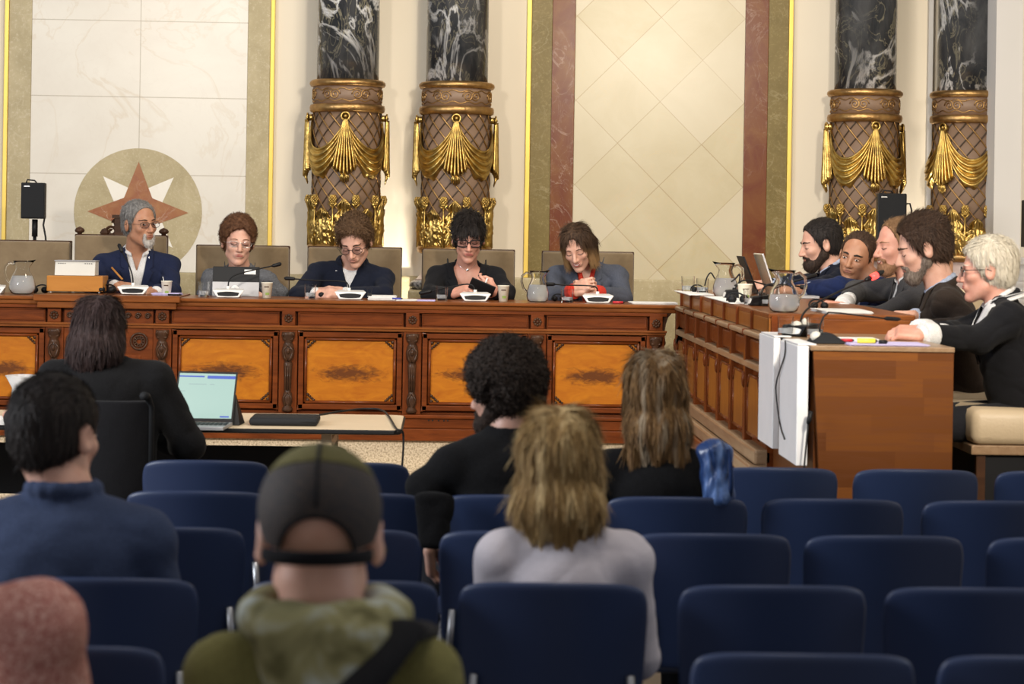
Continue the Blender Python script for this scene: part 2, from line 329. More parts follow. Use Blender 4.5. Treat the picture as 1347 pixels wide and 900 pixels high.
# ------------------------------------------------------------------ mesh builders
class MB:
    def __init__(s): s.v = []; s.f = []; s.uv = None
    def add(s, vs, fs):
        o = len(s.v); s.v += [tuple(p) for p in vs]; s.f += [tuple(i + o for i in f) for f in fs]; return s
    def box(s, x0, x1, y0, y1, z0, z1, M=None):
        vs = [Vector(p) for p in ((x0, y0, z0), (x1, y0, z0), (x1, y1, z0), (x0, y1, z0), (x0, y0, z1), (x1, y0, z1), (x1, y1, z1), (x0, y1, z1))]
        if M is not None: vs = [M @ p for p in vs]
        return s.add(vs, [(0, 3, 2, 1), (4, 5, 6, 7), (0, 1, 5, 4), (1, 2, 6, 5), (2, 3, 7, 6), (3, 0, 4, 7)])
    def hexa(s, pts): # 8 points bottom ring then top ring
        return s.add(pts, [(0, 3, 2, 1), (4, 5, 6, 7), (0, 1, 5, 4), (1, 2, 6, 5), (2, 3, 7, 6), (3, 0, 4, 7)])
    def tube(s, pts, r, n=8, caps=True, closed=False, flat=1.0):
        pts = [Vector(p) for p in pts]; m = len(pts)
        rs = r if isinstance(r, (list, tuple)) else [r] * m
        rings = []; up = None
        for i in range(m):
            if closed: t = pts[(i + 1) % m] - pts[i - 1]
            else: t = pts[min(i + 1, m - 1)] - pts[max(i - 1, 0)]
            if t.length < 1e-9: t = Vector((0, 0, 1))
            t.normalize()
            if up is None:
                up = Vector((0, 0, 1)) if abs(t.z) < 0.9 else Vector((0, 1, 0))
            a = up - t * up.dot(t)
            if a.length < 1e-6: a = t.orthogonal()
            a.normalize(); b = t.cross(a); up = a
            rings.append([pts[i] + a * (math.cos(2 * PI * k / n) * rs[i] * flat) + b * (math.sin(2 * PI * k / n) * rs[i]) for k in range(n)])
        vs = [p for q in rings for p in q]; fs = []
        for i in range(m if closed else m - 1):
            j = (i + 1) % m
            for k in range(n):
                fs.append((i * n + k, i * n + (k + 1) % n, j * n + (k + 1) % n, j * n + k))
        if caps and not closed:
            fs.append(tuple(reversed(range(n)))); fs.append(tuple((m - 1) * n + k for k in range(n)))
        return s.add(vs, fs)
    def lathe(s, prof, c=(0, 0, 0), n=32, sx=1, sy=1, cap=True):
        vs = [(c[0] + r * sx * math.cos(2 * PI * k / n), c[1] + r * sy * math.sin(2 * PI * k / n), c[2] + z) for r, z in prof for k in range(n)]
        fs = []
        for i in range(len(prof) - 1):
            for k in range(n):
                fs.append((i * n + k, i * n + (k + 1) % n, (i + 1) * n + (k + 1) % n, (i + 1) * n + k))
        if cap:
            fs.append(tuple(reversed(range(n)))); fs.append(tuple((len(prof) - 1) * n + k for k in range(n)))
        return s.add(vs, fs)
    def prism(s, poly, axis, a, b):
        """poly of 2D points extruded along axis from a to b (X: poly=(y,z); Y: (x,z); Z: (x,y))"""
        def P(p, t): return {'X': (t, p[0], p[1]), 'Y': (p[0], t, p[1]), 'Z': (p[0], p[1], t)}[axis]
        n = len(poly); vs = [P(p, a) for p in poly] + [P(p, b) for p in poly]
        fs = [tuple(range(n)), tuple(reversed(range(n, 2 * n)))] + [(i, i + n, (i + 1) % n + n, (i + 1) % n) for i in range(n)]
        return s.add(vs, fs)
    def grid(s, fn, nu, nv, closed_u=False):
        vs = [fn(i / (nu if closed_u else nu - 1), j / (nv - 1)) for i in range(nu) for j in range(nv)]; fs = []
        for i in range(nu if closed_u else nu - 1):
            for j in range(nv - 1):
                i2 = (i + 1) % nu
                fs.append((i * nv + j, i2 * nv + j, i2 * nv + j + 1, i * nv + j + 1))
        return s.add(vs, fs)
    def ball(s, c, r, n=12, M=None):
        rx, ry, rz = r if isinstance(r, (tuple, list)) else (r, r, r)
        vs = []; m = n // 2 + 1
        for i in range(m):
            a = PI * i / (m - 1)
            for k in range(n):
                p = Vector((rx * math.sin(a) * math.cos(2 * PI * k / n), ry * math.sin(a) * math.sin(2 * PI * k / n), rz * math.cos(a)))
                if M is not None: p = M @ p
                vs.append(Vector(c) + p)
        fs = [(i * n + k, (i + 1) * n + k, (i + 1) * n + (k + 1) % n, i * n + (k + 1) % n) for i in range(m - 1) for k in range(n)]
        return s.add(vs, fs)
def worg(p):
    v = Vector((0, 0, 0))
    while p is not None: v += p.location; p = p.parent
    return v
def link(name, me, mat, parent=None, smooth=False, bevel=0, solid=0, sub=0, local=False):
    """vertices are given in world space; below a parent they are stored relative to its base"""
    o = bpy.data.objects.new(name, me); COL.objects.link(o)
    if parent is not None:
        o.parent = parent
        if not local:
            w = worg(parent); me.transform(Matrix.Translation(-w))
    if mat: me.materials.append(MATS[mat] if isinstance(mat, str) else mat)
    if smooth:
        me.polygons.foreach_set('use_smooth', [True] * len(me.polygons))
    if solid:
        m = o.modifiers.new('solid', 'SOLIDIFY'); m.thickness = solid; m.offset = 0
    if bevel:
        m = o.modifiers.new('bevel', 'BEVEL'); m.width = bevel; m.segments = 2; m.limit_method = 'ANGLE'
    if sub:
        m = o.modifiers.new('sub', 'SUBSURF'); m.levels = sub; m.render_levels = sub
    return o
def obj(name, mb, mat, parent=None, fixn=True, **kw):
    me = bpy.data.meshes.new(name); me.from_pydata(mb.v, [], mb.f)
    if fixn:
        bm = bmesh.new(); bm.from_mesh(me); bmesh.ops.remove_doubles(bm, verts=bm.verts, dist=1e-6); bmesh.ops.recalc_face_normals(bm, faces=bm.faces); bm.to_mesh(me); bm.free()
    me.update()
    return link(name, me, mat, parent, **kw)
def tag(o, label=None, cat=None, group=None, kind=None):
    if label: o['label'] = label
    if cat: o['category'] = cat
    if group: o['group'] = group
    if kind: o['kind'] = kind
    return o
def thing(name, label, cat, loc=(0, 0, 0), group=None, kind=None):
    o = bpy.data.objects.new(name, None); COL.objects.link(o); o.location = loc
    o.empty_display_size = 0.1
    return tag(o, label, cat, group, kind)
def struct(name, mb, mat, label=None, **kw):
    o = obj(name, mb, mat, **kw); o['kind'] = 'structure'
    if label: o['label'] = label; o['category'] = name.split('_')[0]
    return o
def copy_tree(o, parent=None):
    c = o.copy(); COL.objects.link(c)
    if parent is not None: c.parent = parent
    for ch in list(o.children): copy_tree(ch, c)
    return c
# ------------------------------------------------------------------ the room
WY = 15.0                       # back wall plane
DZ = 0.43                       # dais level
TZ = 1.185                      # main desk top
SZ = 1.265                      # raised top of the side desk
def wx(x, y=150): return at(x, y, WY).x
def wz(y, x): return at(x, y, WY).z
struct('floor', MB().box(-6, 6, -1, 16, -0.1, 0), 'floor_stone', 'dark polished stone floor under the rows of chairs')
struct('wall_back', MB().box(-6, 5, WY, WY + 0.25, 0, 5.2), 'plaster', 'cream plaster back wall behind the council desk')
# dais: slab with terrazzo riser and a lower step
d = MB().box(-6, 5.0, 12.40, WY, 0, DZ); d.box(1.24, 5.0, 8.0, 12.40, 0, DZ)
struct('floor_dais', d, 'terrazzo', 'speckled terrazzo platform carrying the council desks')
d = MB().box(-6, 1.235, 12.05, 12.395, 0, 0.20)
struct('floor_step', d, 'terrazzo', 'low terrazzo step running along the foot of the platform')
# left marble field
zb = 1.27; zt = 5.0
def strip(name, xa, xb, y0, mat, label, z0=zb, z1=zt, yref=150):
    a, b = wx(xa, yref), wx(xb, yref)
    return struct(name, MB().box(a, b, WY - y0, WY - 0.001, z0, z1), mat, label, bevel=0.003)
s, c = marble('white_tile_marble', (0.72, 0.69, 0.62), (0.66, 0.62, 0.55), (0.56, 0.46, 0.33), 1.5, 0.016, 0.38, 0.25, cloud=1.6, rot=(0, R(35), 0), vein2=(0.62, 0.57, 0.5))
z1_, z2_, z3_ = wz(28, 184), wz(128, 184), wz(230, 184)
c = joints(s, c, (0.36, 0.31, 0.24), [('X', wx(184)), ('Z', z1_), ('Z', z2_), ('Z', z3_)]); s.base(c)
strip('trim_1', 5.5, 11, 0.035, 'brass_strip', 'yellow metal strip at the far left edge of the wall')
strip('trim_2', 11, 41, 0.022, 'olive_stone', 'olive stone band beside the leftmost yellow strip')
strip('wall_panel', 41, 325, 0.018, 'white_tile_marble', 'white veined marble tiles behind the star medallion')
strip('trim_3', 325, 355, 0.022, 'olive_stone', 'olive stone band right of the white marble tiles')
strip('trim_4', 355, 360.5, 0.035, 'brass_strip', 'yellow metal strip right of the white marble field')
# diamond marble field
s, c = marble('diamond_marble', (0.53, 0.465, 0.31), (0.46, 0.39, 0.235), (0.54, 0.42, 0.27), 2.2, 0.016, 0.5, 0.25, cloud=2.6, vein2=(0.62, 0.44, 0.16))
tc = s.n('TexCoord'); sp = s.n('SeparateXYZ'); s.l(tc.outputs['Object'], sp.inputs[0])
cx, cz = at(868, 134, WY).x, at(868, 134, WY).z
xx = s.math('SUBTRACT', sp.outputs[0], cx); zz = s.math('SUBTRACT', sp.outputs[2], cz); PD = 0.555
for op in ('ADD', 'SUBTRACT'):
    q = s.math('DIVIDE', s.math(op, xx, zz), PD); fr = s.math('ABSOLUTE', s.math('SUBTRACT', q, s.math('ROUND', q)))
    ln = s.math('LESS_THAN', fr, 0.0065); c = s.mix(s.math('MULTIPLY', ln, 0.75), c, (0.30, 0.20, 0.09))
    if op == 'ADD': fa = s.math('FLOOR', q)
    else: fb = s.math('FLOOR', q)
cb = s.n('CombineXYZ'); s.l(fa, cb.inputs[0]); s.l(fb, cb.inputs[1]); wn = s.n('TexWhiteNoise', noise_dimensions='2D'); s.l(cb.outputs[0], wn.inputs['Vector'])
c = s.mix(s.math('MULTIPLY', wn.outputs['Value'], 0.55), c, (0.62, 0.56, 0.44)); s.base(c)
strip('trim_5', 691.5, 697.5, 0.035, 'brass_strip', 'yellow metal strip left of the diamond marble field')
strip('trim_6', 697.5, 725, 0.022, 'dark_olive_stone', 'dark olive stone band left of the red marble', 1.2)
strip('trim_7', 725, 755, 0.026, 'red_marble', 'red veined marble band left of the diamond field', 1.2)
strip('wall_panel', 755, 978.5, 0.018, 'diamond_marble', 'golden marble tiles laid as diamonds', 1.25)
strip('trim_8', 978.5, 1009, 0.026, 'red_marble', 'red veined marble band right of the diamond field', 1.2)
strip('trim_9', 1009, 1035.5, 0.022, 'dark_olive_stone', 'dark olive stone band right of the red marble', 1.2)
strip('trim_10', 1035.5, 1041, 0.035, 'brass_strip', 'yellow metal strip right of the diamond marble field', 1.2)
struct('baseboard_back', MB().box(-6, 5, WY - 0.05, WY - 0.001, DZ, 1.27), 'olive_stone', 'olive stone dado along the foot of the back wall', bevel=0.01)
# right return wall and pier
xr = at(1309, 150, 14.3).x
struct('wall_right', MB().box(xr + 0.17, xr + 0.4, 5, WY, 0, 5.2), 'plaster', 'cream plaster wall at the right')
struct('wall_pier', MB().box(xr, xr + 0.4, 14.3, WY, DZ, 5.2), 'plaster_daylight_grey', 'plaster pier, coloured grey for daylight, beside the right column')
# recess behind right pair: reveal strip between third and fourth columns
a = wx(1218); struct('trim_11', MB().box(a, a + 0.03, WY - 0.05, WY - 0.001, DZ, 5), 'plaster_daylight_grey', 'pale vertical moulding between the two right columns')
# louvred cover low on right wall
r_ = thing('radiator_cover', 'white slatted radiator cover low on the right wall', 'radiator', (xr + 0.1, 13.6, DZ))
w0 = xr + 0.02
obj('case', MB().box(w0, w0 + 0.147, 13.2, 14.28, DZ, 1.42).box(w0 - 0.02, w0 + 0.147, 13.18, 14.29, 1.42, 1.46), 'white_board', r_, bevel=0.004)
m = MB()
for k in range(26): m.box(w0 - 0.006, w0 + 0.004, 13.24, 14.24, DZ + 0.08 + k * 0.034, DZ + 0.098 + k * 0.034).box(w0 + 0.01, w0 + 0.14, 13.192, 13.2, DZ + 0.08 + k * 0.034, DZ + 0.098 + k * 0.034)
obj('slats', m, 'white_board', r_)
p = at(1346, 293, 13.0)
t = thing('wall_monitor', 'black flat monitor at the right edge high on the wall', 'monitor', (p.x + 0.1, 13.0, p.z - 0.14))
obj('screen', MB().box(p.x, p.x + 0.05, 12.5, 13.05, p.z - 0.14, p.z + 0.13), 'black_plastic', t, bevel=0.004)
obj('wall_bracket', MB().box(p.x + 0.05, xr + 0.17, 12.7, 12.85, p.z - 0.06, p.z + 0.06), 'dark_grille', t)
# star medallion inlaid in the marble
c0 = at(181.5, 279, WY - 0.02); rad = 83.5 * 14.98 / 3000
med = thing('medallion', 'round olive stone medallion with a red and white eight-pointed star', 'medallion', (c0.x, WY - 0.02, c0.z), kind='structure')
def disc(poly, y0, y1): return MB().prism([(c0.x + rad * a, c0.z + rad * b) for a, b in poly], 'Y', y0, y1)
obj('disc', disc([(math.cos(2 * PI * k / 96), math.sin(2 * PI * k / 96)) for k in range(96)], WY - 0.019, WY - 0.021), 'olive_stone', med)
def star(r1, r2, a0): return [((r1 if k % 2 == 0 else r2) * math.cos(a0 + k * PI / 4), (r1 if k % 2 == 0 else r2) * math.sin(a0 + k * PI / 4)) for k in range(8)]
obj('white_star', disc(star(0.78, 0.31, PI / 4), WY - 0.0205, WY - 0.0222), 'white_inlay', med)
obj('red_star', disc(star(0.79, 0.312, PI / 2), WY - 0.0215, WY - 0.0238), 'star_marble', med)

# ------------------------------------------------------------------ gilded columns
def column(px_, ytop, label, rot=0.0, yc=14.72):
    c = at(px_, ytop, yc); z0 = c.z                     # z0: underside of the marble shaft
    root = thing('column', label, 'column', (c.x, yc, DZ), 'gilded marble columns along the back wall')
    C = (c.x, yc, 0)
    def ring(prof): return MB().lathe([(r, z0 + z) for r, z in prof], C, 64)
    obj('shaft', ring([(0.2, 0), (0.198, 1.0), (0.195, 2.2)]), 'black_marble', root, smooth=True)
    obj('upper_ring', ring([(0.2, 0.012), (0.228, 0.008), (0.243, -0.004), (0.245, -0.018), (0.236, -0.032), (0.222, -0.036)]), 'antique_gold', root, smooth=True)
    obj('frieze', ring([(0.221, -0.03), (0.221, -0.15)]), 'taupe_paint', root, smooth=True)
    m = MB()
    for k in range(14):                                  # scroll relief on the frieze
        a0 = 2 * PI * k / 14 + rot; sg = 1 if k % 2 else -1; pts = []
        for i in range(22):
            t = i / 21; ang = t * 3.6 * PI; rr = 0.036 * (1 - 0.8 * t)
            pts.append((a0 + sg * (0.036 - rr * math.cos(ang)) / 0.224 - 0.06 * sg, -0.09 + rr * math.sin(ang)))
        m.tube([(c.x + 0.224 * math.cos(a), yc + 0.224 * math.sin(a), z0 + z) for a, z in pts], 0.0042, 5)
    for zz in (-0.056, -0.128):
        m.tube([(c.x + 0.2225 * math.cos(2 * PI * i / 112), yc + 0.2225 * math.sin(2 * PI * i / 112), z0 + zz + 0.007 * math.sin(14 * PI * i / 56)) for i in range(112)], 0.0035, 5, closed=True)
    obj('scroll_relief', m, 'antique_gold', root, smooth=True)
    obj('lower_ring', ring([(0.221, -0.148), (0.238, -0.152), (0.243, -0.17), (0.240, -0.192), (0.228, -0.2), (0.212, -0.203)]), 'antique_gold', root, smooth=True)
    zlo = -1.055; rd = 0.213
    obj('drum', ring([(rd, -0.195), (rd + 0.004, -0.6), (rd, zlo)]), 'taupe_paint', root, smooth=True)
    for sg, nm, mt, hh in ((1, 'lattice', 'antique_gold', 0.0052), (-1, 'lattice', 'lattice_shadow', 0.0045)):  # gold bars one way; the dark crossing set is shadow modelled as bars
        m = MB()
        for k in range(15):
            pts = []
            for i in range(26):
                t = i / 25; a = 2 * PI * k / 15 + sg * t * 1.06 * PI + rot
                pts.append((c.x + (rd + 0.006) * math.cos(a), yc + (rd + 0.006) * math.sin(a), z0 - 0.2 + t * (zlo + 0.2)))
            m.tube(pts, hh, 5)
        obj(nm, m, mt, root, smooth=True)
    # swagged drapery: four rosettes a quarter turn apart
    for q in range(4):
        aq = -PI / 2 + rot + q * PI / 2
        def P(a, r, z): return Vector((c.x + r * math.cos(a), yc + r * math.sin(a), z0 + z))
        def swag(u, v):
            s_ = math.sin(PI * u); dip = s_ ** 0.8
            ztop = -0.235 - 0.20 * dip; thick = 0.04 + 0.15 * s_ ** 0.7
            z = ztop - thick * v
            r = rd + 0.012 + 0.034 * s_ * math.sin(PI * min(1, v * 0.95 + 0.05)) ** 0.6 + 0.010 * math.sin(v * 4.6 * 2 * PI + 1.2 * math.sin(PI * u)) * s_ ** 0.4
            if v > 0.9: z += 0.010 * math.sin(u * 30)
            return P(aq + u * PI / 2, r, z)
        obj('swag', MB().grid(swag, 44, 30), 'gilt', root, smooth=True, solid=0.006)
        def tail(u, v):
            wdt = 0.07 + 0.52 * v ** 0.85
            a = aq + (u - 0.5) * wdt * 1.05
            z = -0.245 - 0.315 * v + 0.03 * v * (abs((u * 7) % 1 - 0.5) - 0.25) - 0.05 * v * (1 - abs(2 * u - 1))
            r = rd + 0.052 + 0.014 * math.sin(u * 7 * 2 * PI) * (0.35 + 0.65 * v) - 0.016 * abs(2 * u - 1) ** 2
            return P(a, r, z)
        obj('drape_tail', MB().grid(tail, 64, 20), 'gilt', root, smooth=True, solid=0.006)
        m = MB(); rc = P(aq, rd + 0.042, -0.232); nrm = Vector((math.cos(aq), math.sin(aq), 0)); sd = Vector((-math.sin(aq), math.cos(aq), 0))
        m.tube([rc + sd * 0.026 * math.cos(2 * PI * i / 20) + Vector((0, 0, 0.026 * math.sin(2 * PI * i / 20))) for i in range(20)], 0.0065, 6, closed=True)
        m.ball(rc, 0.013); m.tube([rc - nrm * 0.05, rc - nrm * 0.004], [0.02, 0.022], 12)
        obj('rosette', m, 'gilt', root, smooth=True)
        m = MB(); pz = P(aq, rd + 0.035, -0.625)
        for k in range(-2, 3): m.tube([pz + Vector((0, 0, 0.05)), pz + sd * 0.012 * k + Vector((0, 0, 0.01)) + nrm * 0.012, pz + sd * 0.017 * k * 0.7 + Vector((0, 0, -0.035 + 0.006 * abs(k)))], [0.005, 0.009, 0.003], 6)
        obj('pendant', m, 'gilt', root, smooth=True)
    # crown of acanthus leaves
    obj('leaf_band', ring([(rd + 0.004, zlo + 0.17), (rd + 0.012, zlo + 0.13), (rd + 0.014, zlo)]), 'antique_gold', root, smooth=True)
    nl = 10
    for k in range(nl):
        a0 = -PI / 2 + rot + PI / 8 * 0 + 2 * PI * k / nl
        tall = k % 2 == 0
        H_ = 0.30 if tall else 0.24
        def leaf(u, v):
            w = (0.135 if tall else 0.145) * (0.9 - 0.35 * v + 0.25 * math.sin(PI * v)) * (1 + 0.20 * math.sin(v * 30)) * math.sqrt(max(0.0, 1 - v ** 5))
            if v > 0.985: w *= 0.3
            x = (2 * u - 1) * w / 2
            out = 0.012 + 0.020 * math.sin(PI * v) + 0.05 * max(0, v - 0.72) * 2.2 - 0.012 * abs(2 * u - 1) + 0.008 * math.cos(u * 5 * 2 * PI + 5 * v * abs(2 * u - 1)) + 0.004 * math.sin(v * 30) * abs(2 * u - 1)
            z = zlo + H_ * v - 0.020 * abs(2 * u - 1) * math.sin(PI * v)
            a = a0 + x / rd
            return Vector((c.x + (rd + out) * math.cos(a), yc + (rd + out) * math.sin(a), z0 + z))
        obj('acanthus_leaf', MB().grid(leaf, 21, 40), 'gilt', root, smooth=True, solid=0.007)
        # curling scroll pair and a bud on a stem between the leaves
        a1 = a0 + PI / nl; m = MB()
        for sg in (-1, 1):
            pts = []
            for i in range(26):
                t = i / 25; ang = t * 2.9 * PI; rr = 0.034 * (1 - 0.78 * t)
                pts.append((a1 + sg * (0.004 + 0.036 - rr * math.cos(ang)) / rd, zlo + 0.085 + 0.065 * min(1, t * 1.4) + rr * math.sin(ang) * 1.3))
            m.tube([(c.x + (rd + 0.024) * math.cos(a), yc + (rd + 0.024) * math.sin(a), z0 + z) for a, z in pts], [0.010 * (1 - 0.5 * i / 25) for i in range(26)], 6)
            m.tube([(c.x + (rd + 0.018) * math.cos(a1 + sg * b_ / rd), yc + (rd + 0.018) * math.sin(a1 + sg * b_ / rd), z0 + zlo + z) for b_, z in ((0.004, 0.0), (0.02, 0.04), (0.034, 0.09), (0.03, 0.14), (0.012, 0.18))], [0.012, 0.011, 0.009, 0.007, 0.004], 6)
        b0 = Vector((c.x + (rd + 0.026) * math.cos(a1), yc + (rd + 0.026) * math.sin(a1), z0 + zlo))
        m.tube([b0, b0 + Vector((0, 0, 0.27))], [0.009, 0.006], 6)
        obj('scrollwork', m, 'gilt', root, smooth=True)
        m = MB()
        for i in range(7):
            for j in range(7):
                ph = 2 * PI * (j + 0.5 * (i % 2)) / 7; rr = 0.021 * math.sin(PI * (i + 1) / 8.6) ** 0.7
                m.ball(b0 + Vector((rr * math.cos(ph), rr * math.sin(ph), 0.268 + i * 0.0085)), 0.0078, 6)
        for sg in (-1, 1): m.tube([b0 + Vector((0, 0, 0.24)), b0 + Vector((sg * 0.026 * math.sin(-a1), sg * 0.026 * math.cos(a1), 0.272))], [0.005, 0.008], 6)
        obj('bud', m, 'gilt', root, smooth=True)
    obj('base_collar', ring([(0.235, zlo + 0.01), (0.243, zlo - 0.006), (0.238, zlo - 0.03), (0.215, zlo - 0.04)]), 'antique_gold', root, smooth=True)
    obj('base_neck', ring([(0.205, zlo - 0.035), (0.20, zlo - 0.11), (0.215, zlo - 0.17), (0.24, zlo - 0.2), (0.26, zlo - 0.21)]), 'mauve_marble', root, smooth=True)
    obj('base_torus', ring([(0.25, zlo - 0.205), (0.285, zlo - 0.225), (0.29, zlo - 0.25), (0.275, zlo - 0.27)]), 'black_marble', root, smooth=True)
    zp = z0 + zlo - 0.27
    obj('pedestal', MB().box(c.x - 0.29, c.x + 0.29, yc - 0.29, WY - 0.06, zp - 0.09, zp).box(c.x - 0.26, c.x + 0.26, yc - 0.26, WY - 0.06, DZ, zp - 0.09), 'olive_stone', root, bevel=0.012)
column(457.5, 108, 'black marble column with gold drapery behind the young man in glasses')
column(601, 111, 'black marble column with gold drapery behind the woman in black-rimmed glasses')
column(1138, 121, 'black marble column with gold drapery behind the right loudspeaker', rot=R(6))
column(1273, 123, 'black marble column with a gold swag beside the plaster pier', rot=R(40))
# small uplights on the floor behind the chairs
for (x, y, nm) in ((538, 345, 'uplight'), (1205, 320, 'uplight')):
    p = at(x, y, 14.55)
    t = thing(nm, 'small floor uplight between the two left columns' if x < 900 else 'small floor uplight between the two right columns', 'lamp', (p.x, 14.45, DZ))
    obj('housing', MB().lathe([(0.05, DZ), (0.05, DZ + 0.1), (0.06, DZ + 0.16)], (p.x, 14.45, 0), 16), 'black_plastic', t)
    l = bpy.data.lights.new('uplight_lamp', 'SPOT'); l.energy = 120; l.color = (1, 0.93, 0.82); l.spot_size = R(75); l.spot_blend = 1; l.shadow_soft_size = 0.05
    o = bpy.data.objects.new('lamp', l); COL.objects.link(o); o.parent = t; o.location = (0, 0, 0.2)
    o.rotation_euler = (Vector((0, 0.34, 0.62))).to_track_quat('-Z', 'Y').to_euler()
# ------------------------------------------------------------------ main council desk
DY = 12.40                       # front plane of the desk
def dx(x, y=450): return at(x, y, DY).x
def dzz(y, x=300): return at(x, y, DY).z
zt_, z_top0 = TZ, dzz(405)
z_fr0, z_fr1 = dzz(428), dzz(407)
z_pf1, z_p1, z_p0, z_pf0 = dzz(435), dzz(443), dzz(529), dzz(537)
z_pl1, z_pl0 = dzz(542), dzz(571)
xl, xr_ = dx(-60), dx(872)
desk = thing('council_desk', 'long carved mahogany council desk with amber burl panels facing the hall', 'desk', (dx(400), DY + 0.4, DZ))
obj('carcass', MB().box(xl, xr_ - 0.03, DY + 0.03, DY + 0.10, DZ, z_top0).box(xl, xr_ - 0.03, DY + 0.1, DY + 0.52, z_top0 - 0.05, z_top0), 'mahogany', desk, bevel=0.003)
m = MB().box(xl, xr_ + 0.09, DY - 0.02, DY + 0.56, zt_ - 0.02, zt_)
m.box(xl, xr_ + 0.07, DY - 0.005, DY + 0.54, zt_ - 0.045, zt_ - 0.02).box(xl, xr_ + 0.04, DY + 0.01, DY + 0.5, z_top0 - 0.012, zt_ - 0.045)
obj('countertop', m, 'mahogany_top', desk, bevel=0.007)
xa, xb = dx(46, 392), dx(238, 392)
m = MB().box(xa, xb, DY - 0.06, DY - 0.01, zt_ - 0.025, zt_ + 0.010).box(xa + 0.02, xb - 0.02, DY - 0.045, DY, z_top0 - 0.012, zt_ - 0.025).box(xa + 0.01, xb - 0.01, DY - 0.02, DY + 0.55, zt_ - 0.001, zt_ + 0.008)
obj('centre_top', m, 'mahogany_top', desk, bevel=0.006)
# plinth, long rails
m = MB().box(xl, xr_ + 0.01, DY - 0.035, DY + 0.06, DZ, z_pl0 + 0.045).box(xl, xr_, DY - 0.015, DY + 0.06, z_pl0 + 0.045, z_pl1 - 0.02).box(xl, xr_ + 0.01, DY - 0.03, DY + 0.06, z_pl1 - 0.02, z_pl1)
obj('plinth', m, 'mahogany', desk, bevel=0.005)
obj('rail', MB().box(xl, xr_ + 0.015, DY - 0.012, DY + 0.05, z_fr0 - 0.022, z_fr0).box(xl, xr_ + 0.02, DY - 0.02, DY + 0.05, z_fr0 - 0.008, z_fr0 + 0.004), 'mahogany_top', desk, bevel=0.003)
obj('rail', MB().box(xl, xr_ + 0.02, DY - 0.012, DY + 0.05, z_fr1 - 0.006, z_top0 + 0.004), 'mahogany', desk, bevel=0.003)
def panel(x0, x1, mat, root):
    y = DY
    f = MB()
    for (a, b, c, d) in ((x0, x1, z_pf0, z_p0 - 0.004), (x0, x1, z_p1 + 0.004, z_pf1), (x0, x0 + 0.028, z_pf0, z_pf1), (x1 - 0.028, x1, z_pf0, z_pf1)):
        f.box(a, b, y - 0.004, y + 0.04, c, d)
    obj('panel_frame', f, 'mahogany', root, bevel=0.004)
    me = MB(); a, b, c, d = x0 + 0.04, x1 - 0.04, z_p0 + 0.006, z_p1 - 0.006
    me.v = [(a, y + 0.012, c), (b, y + 0.012, c), (b, y + 0.012, d), (a, y + 0.012, d), (a, y + 0.03, c), (b, y + 0.03, c), (b, y + 0.03, d), (a, y + 0.03, d)]
    me.f = [(0, 1, 2, 3), (4, 7, 6, 5), (0, 4, 5, 1), (1, 5, 6, 2), (2, 6, 7, 3), (3, 7, 4, 0)]
    o = obj('burl_panel', me, mat, root, fixn=False)
    uvl = o.data.uv_layers.new(name='uv'); q = {0: (0, 0), 1: (1, 0), 2: (1, 1), 3: (0, 1), 4: (0, 0), 5: (1, 0), 6: (1, 1), 7: (0, 1)}
    for lp in o.data.loops: uvl.data[lp.index].uv = q[lp.vertex_index]
    g = MB(); pts = [(a, y + 0.008, c), (b, y + 0.008, c), (b, y + 0.008, d), (a, y + 0.008, d)]
    for i in range(4): g.tube([pts[i], pts[(i + 1) % 4]], 0.009, 6)
    pts = [(a - 0.016, y + 0.002, c - 0.016), (b + 0.016, y + 0.002, c - 0.016), (b + 0.016, y + 0.002, d + 0.016), (a - 0.016, y + 0.002, d + 0.016)]
    for i in range(4): g.tube([pts[i], pts[(i + 1) % 4]], 0.0045, 6)
    obj('panel_moulding', g, 'mahogany', root, smooth=True)
    g = MB()
    for sx_, px__ in ((1, a), (-1, b)):
        for sz_, pz in ((1, c), (-1, d)):
            for i in range(4): g.ball((px__ + sx_ * (0.012 + 0.011 * i), y + 0.008, pz + sz_ * (0.012 + 0.011 * (3 - i) * 0.9)), 0.0085, 6)
            g.ball((px__ + sx_ * 0.012, y + 0.008, pz + sz_ * 0.012), 0.011, 6)
    obj('corner_carving', g, 'carved_walnut', root, smooth=True)
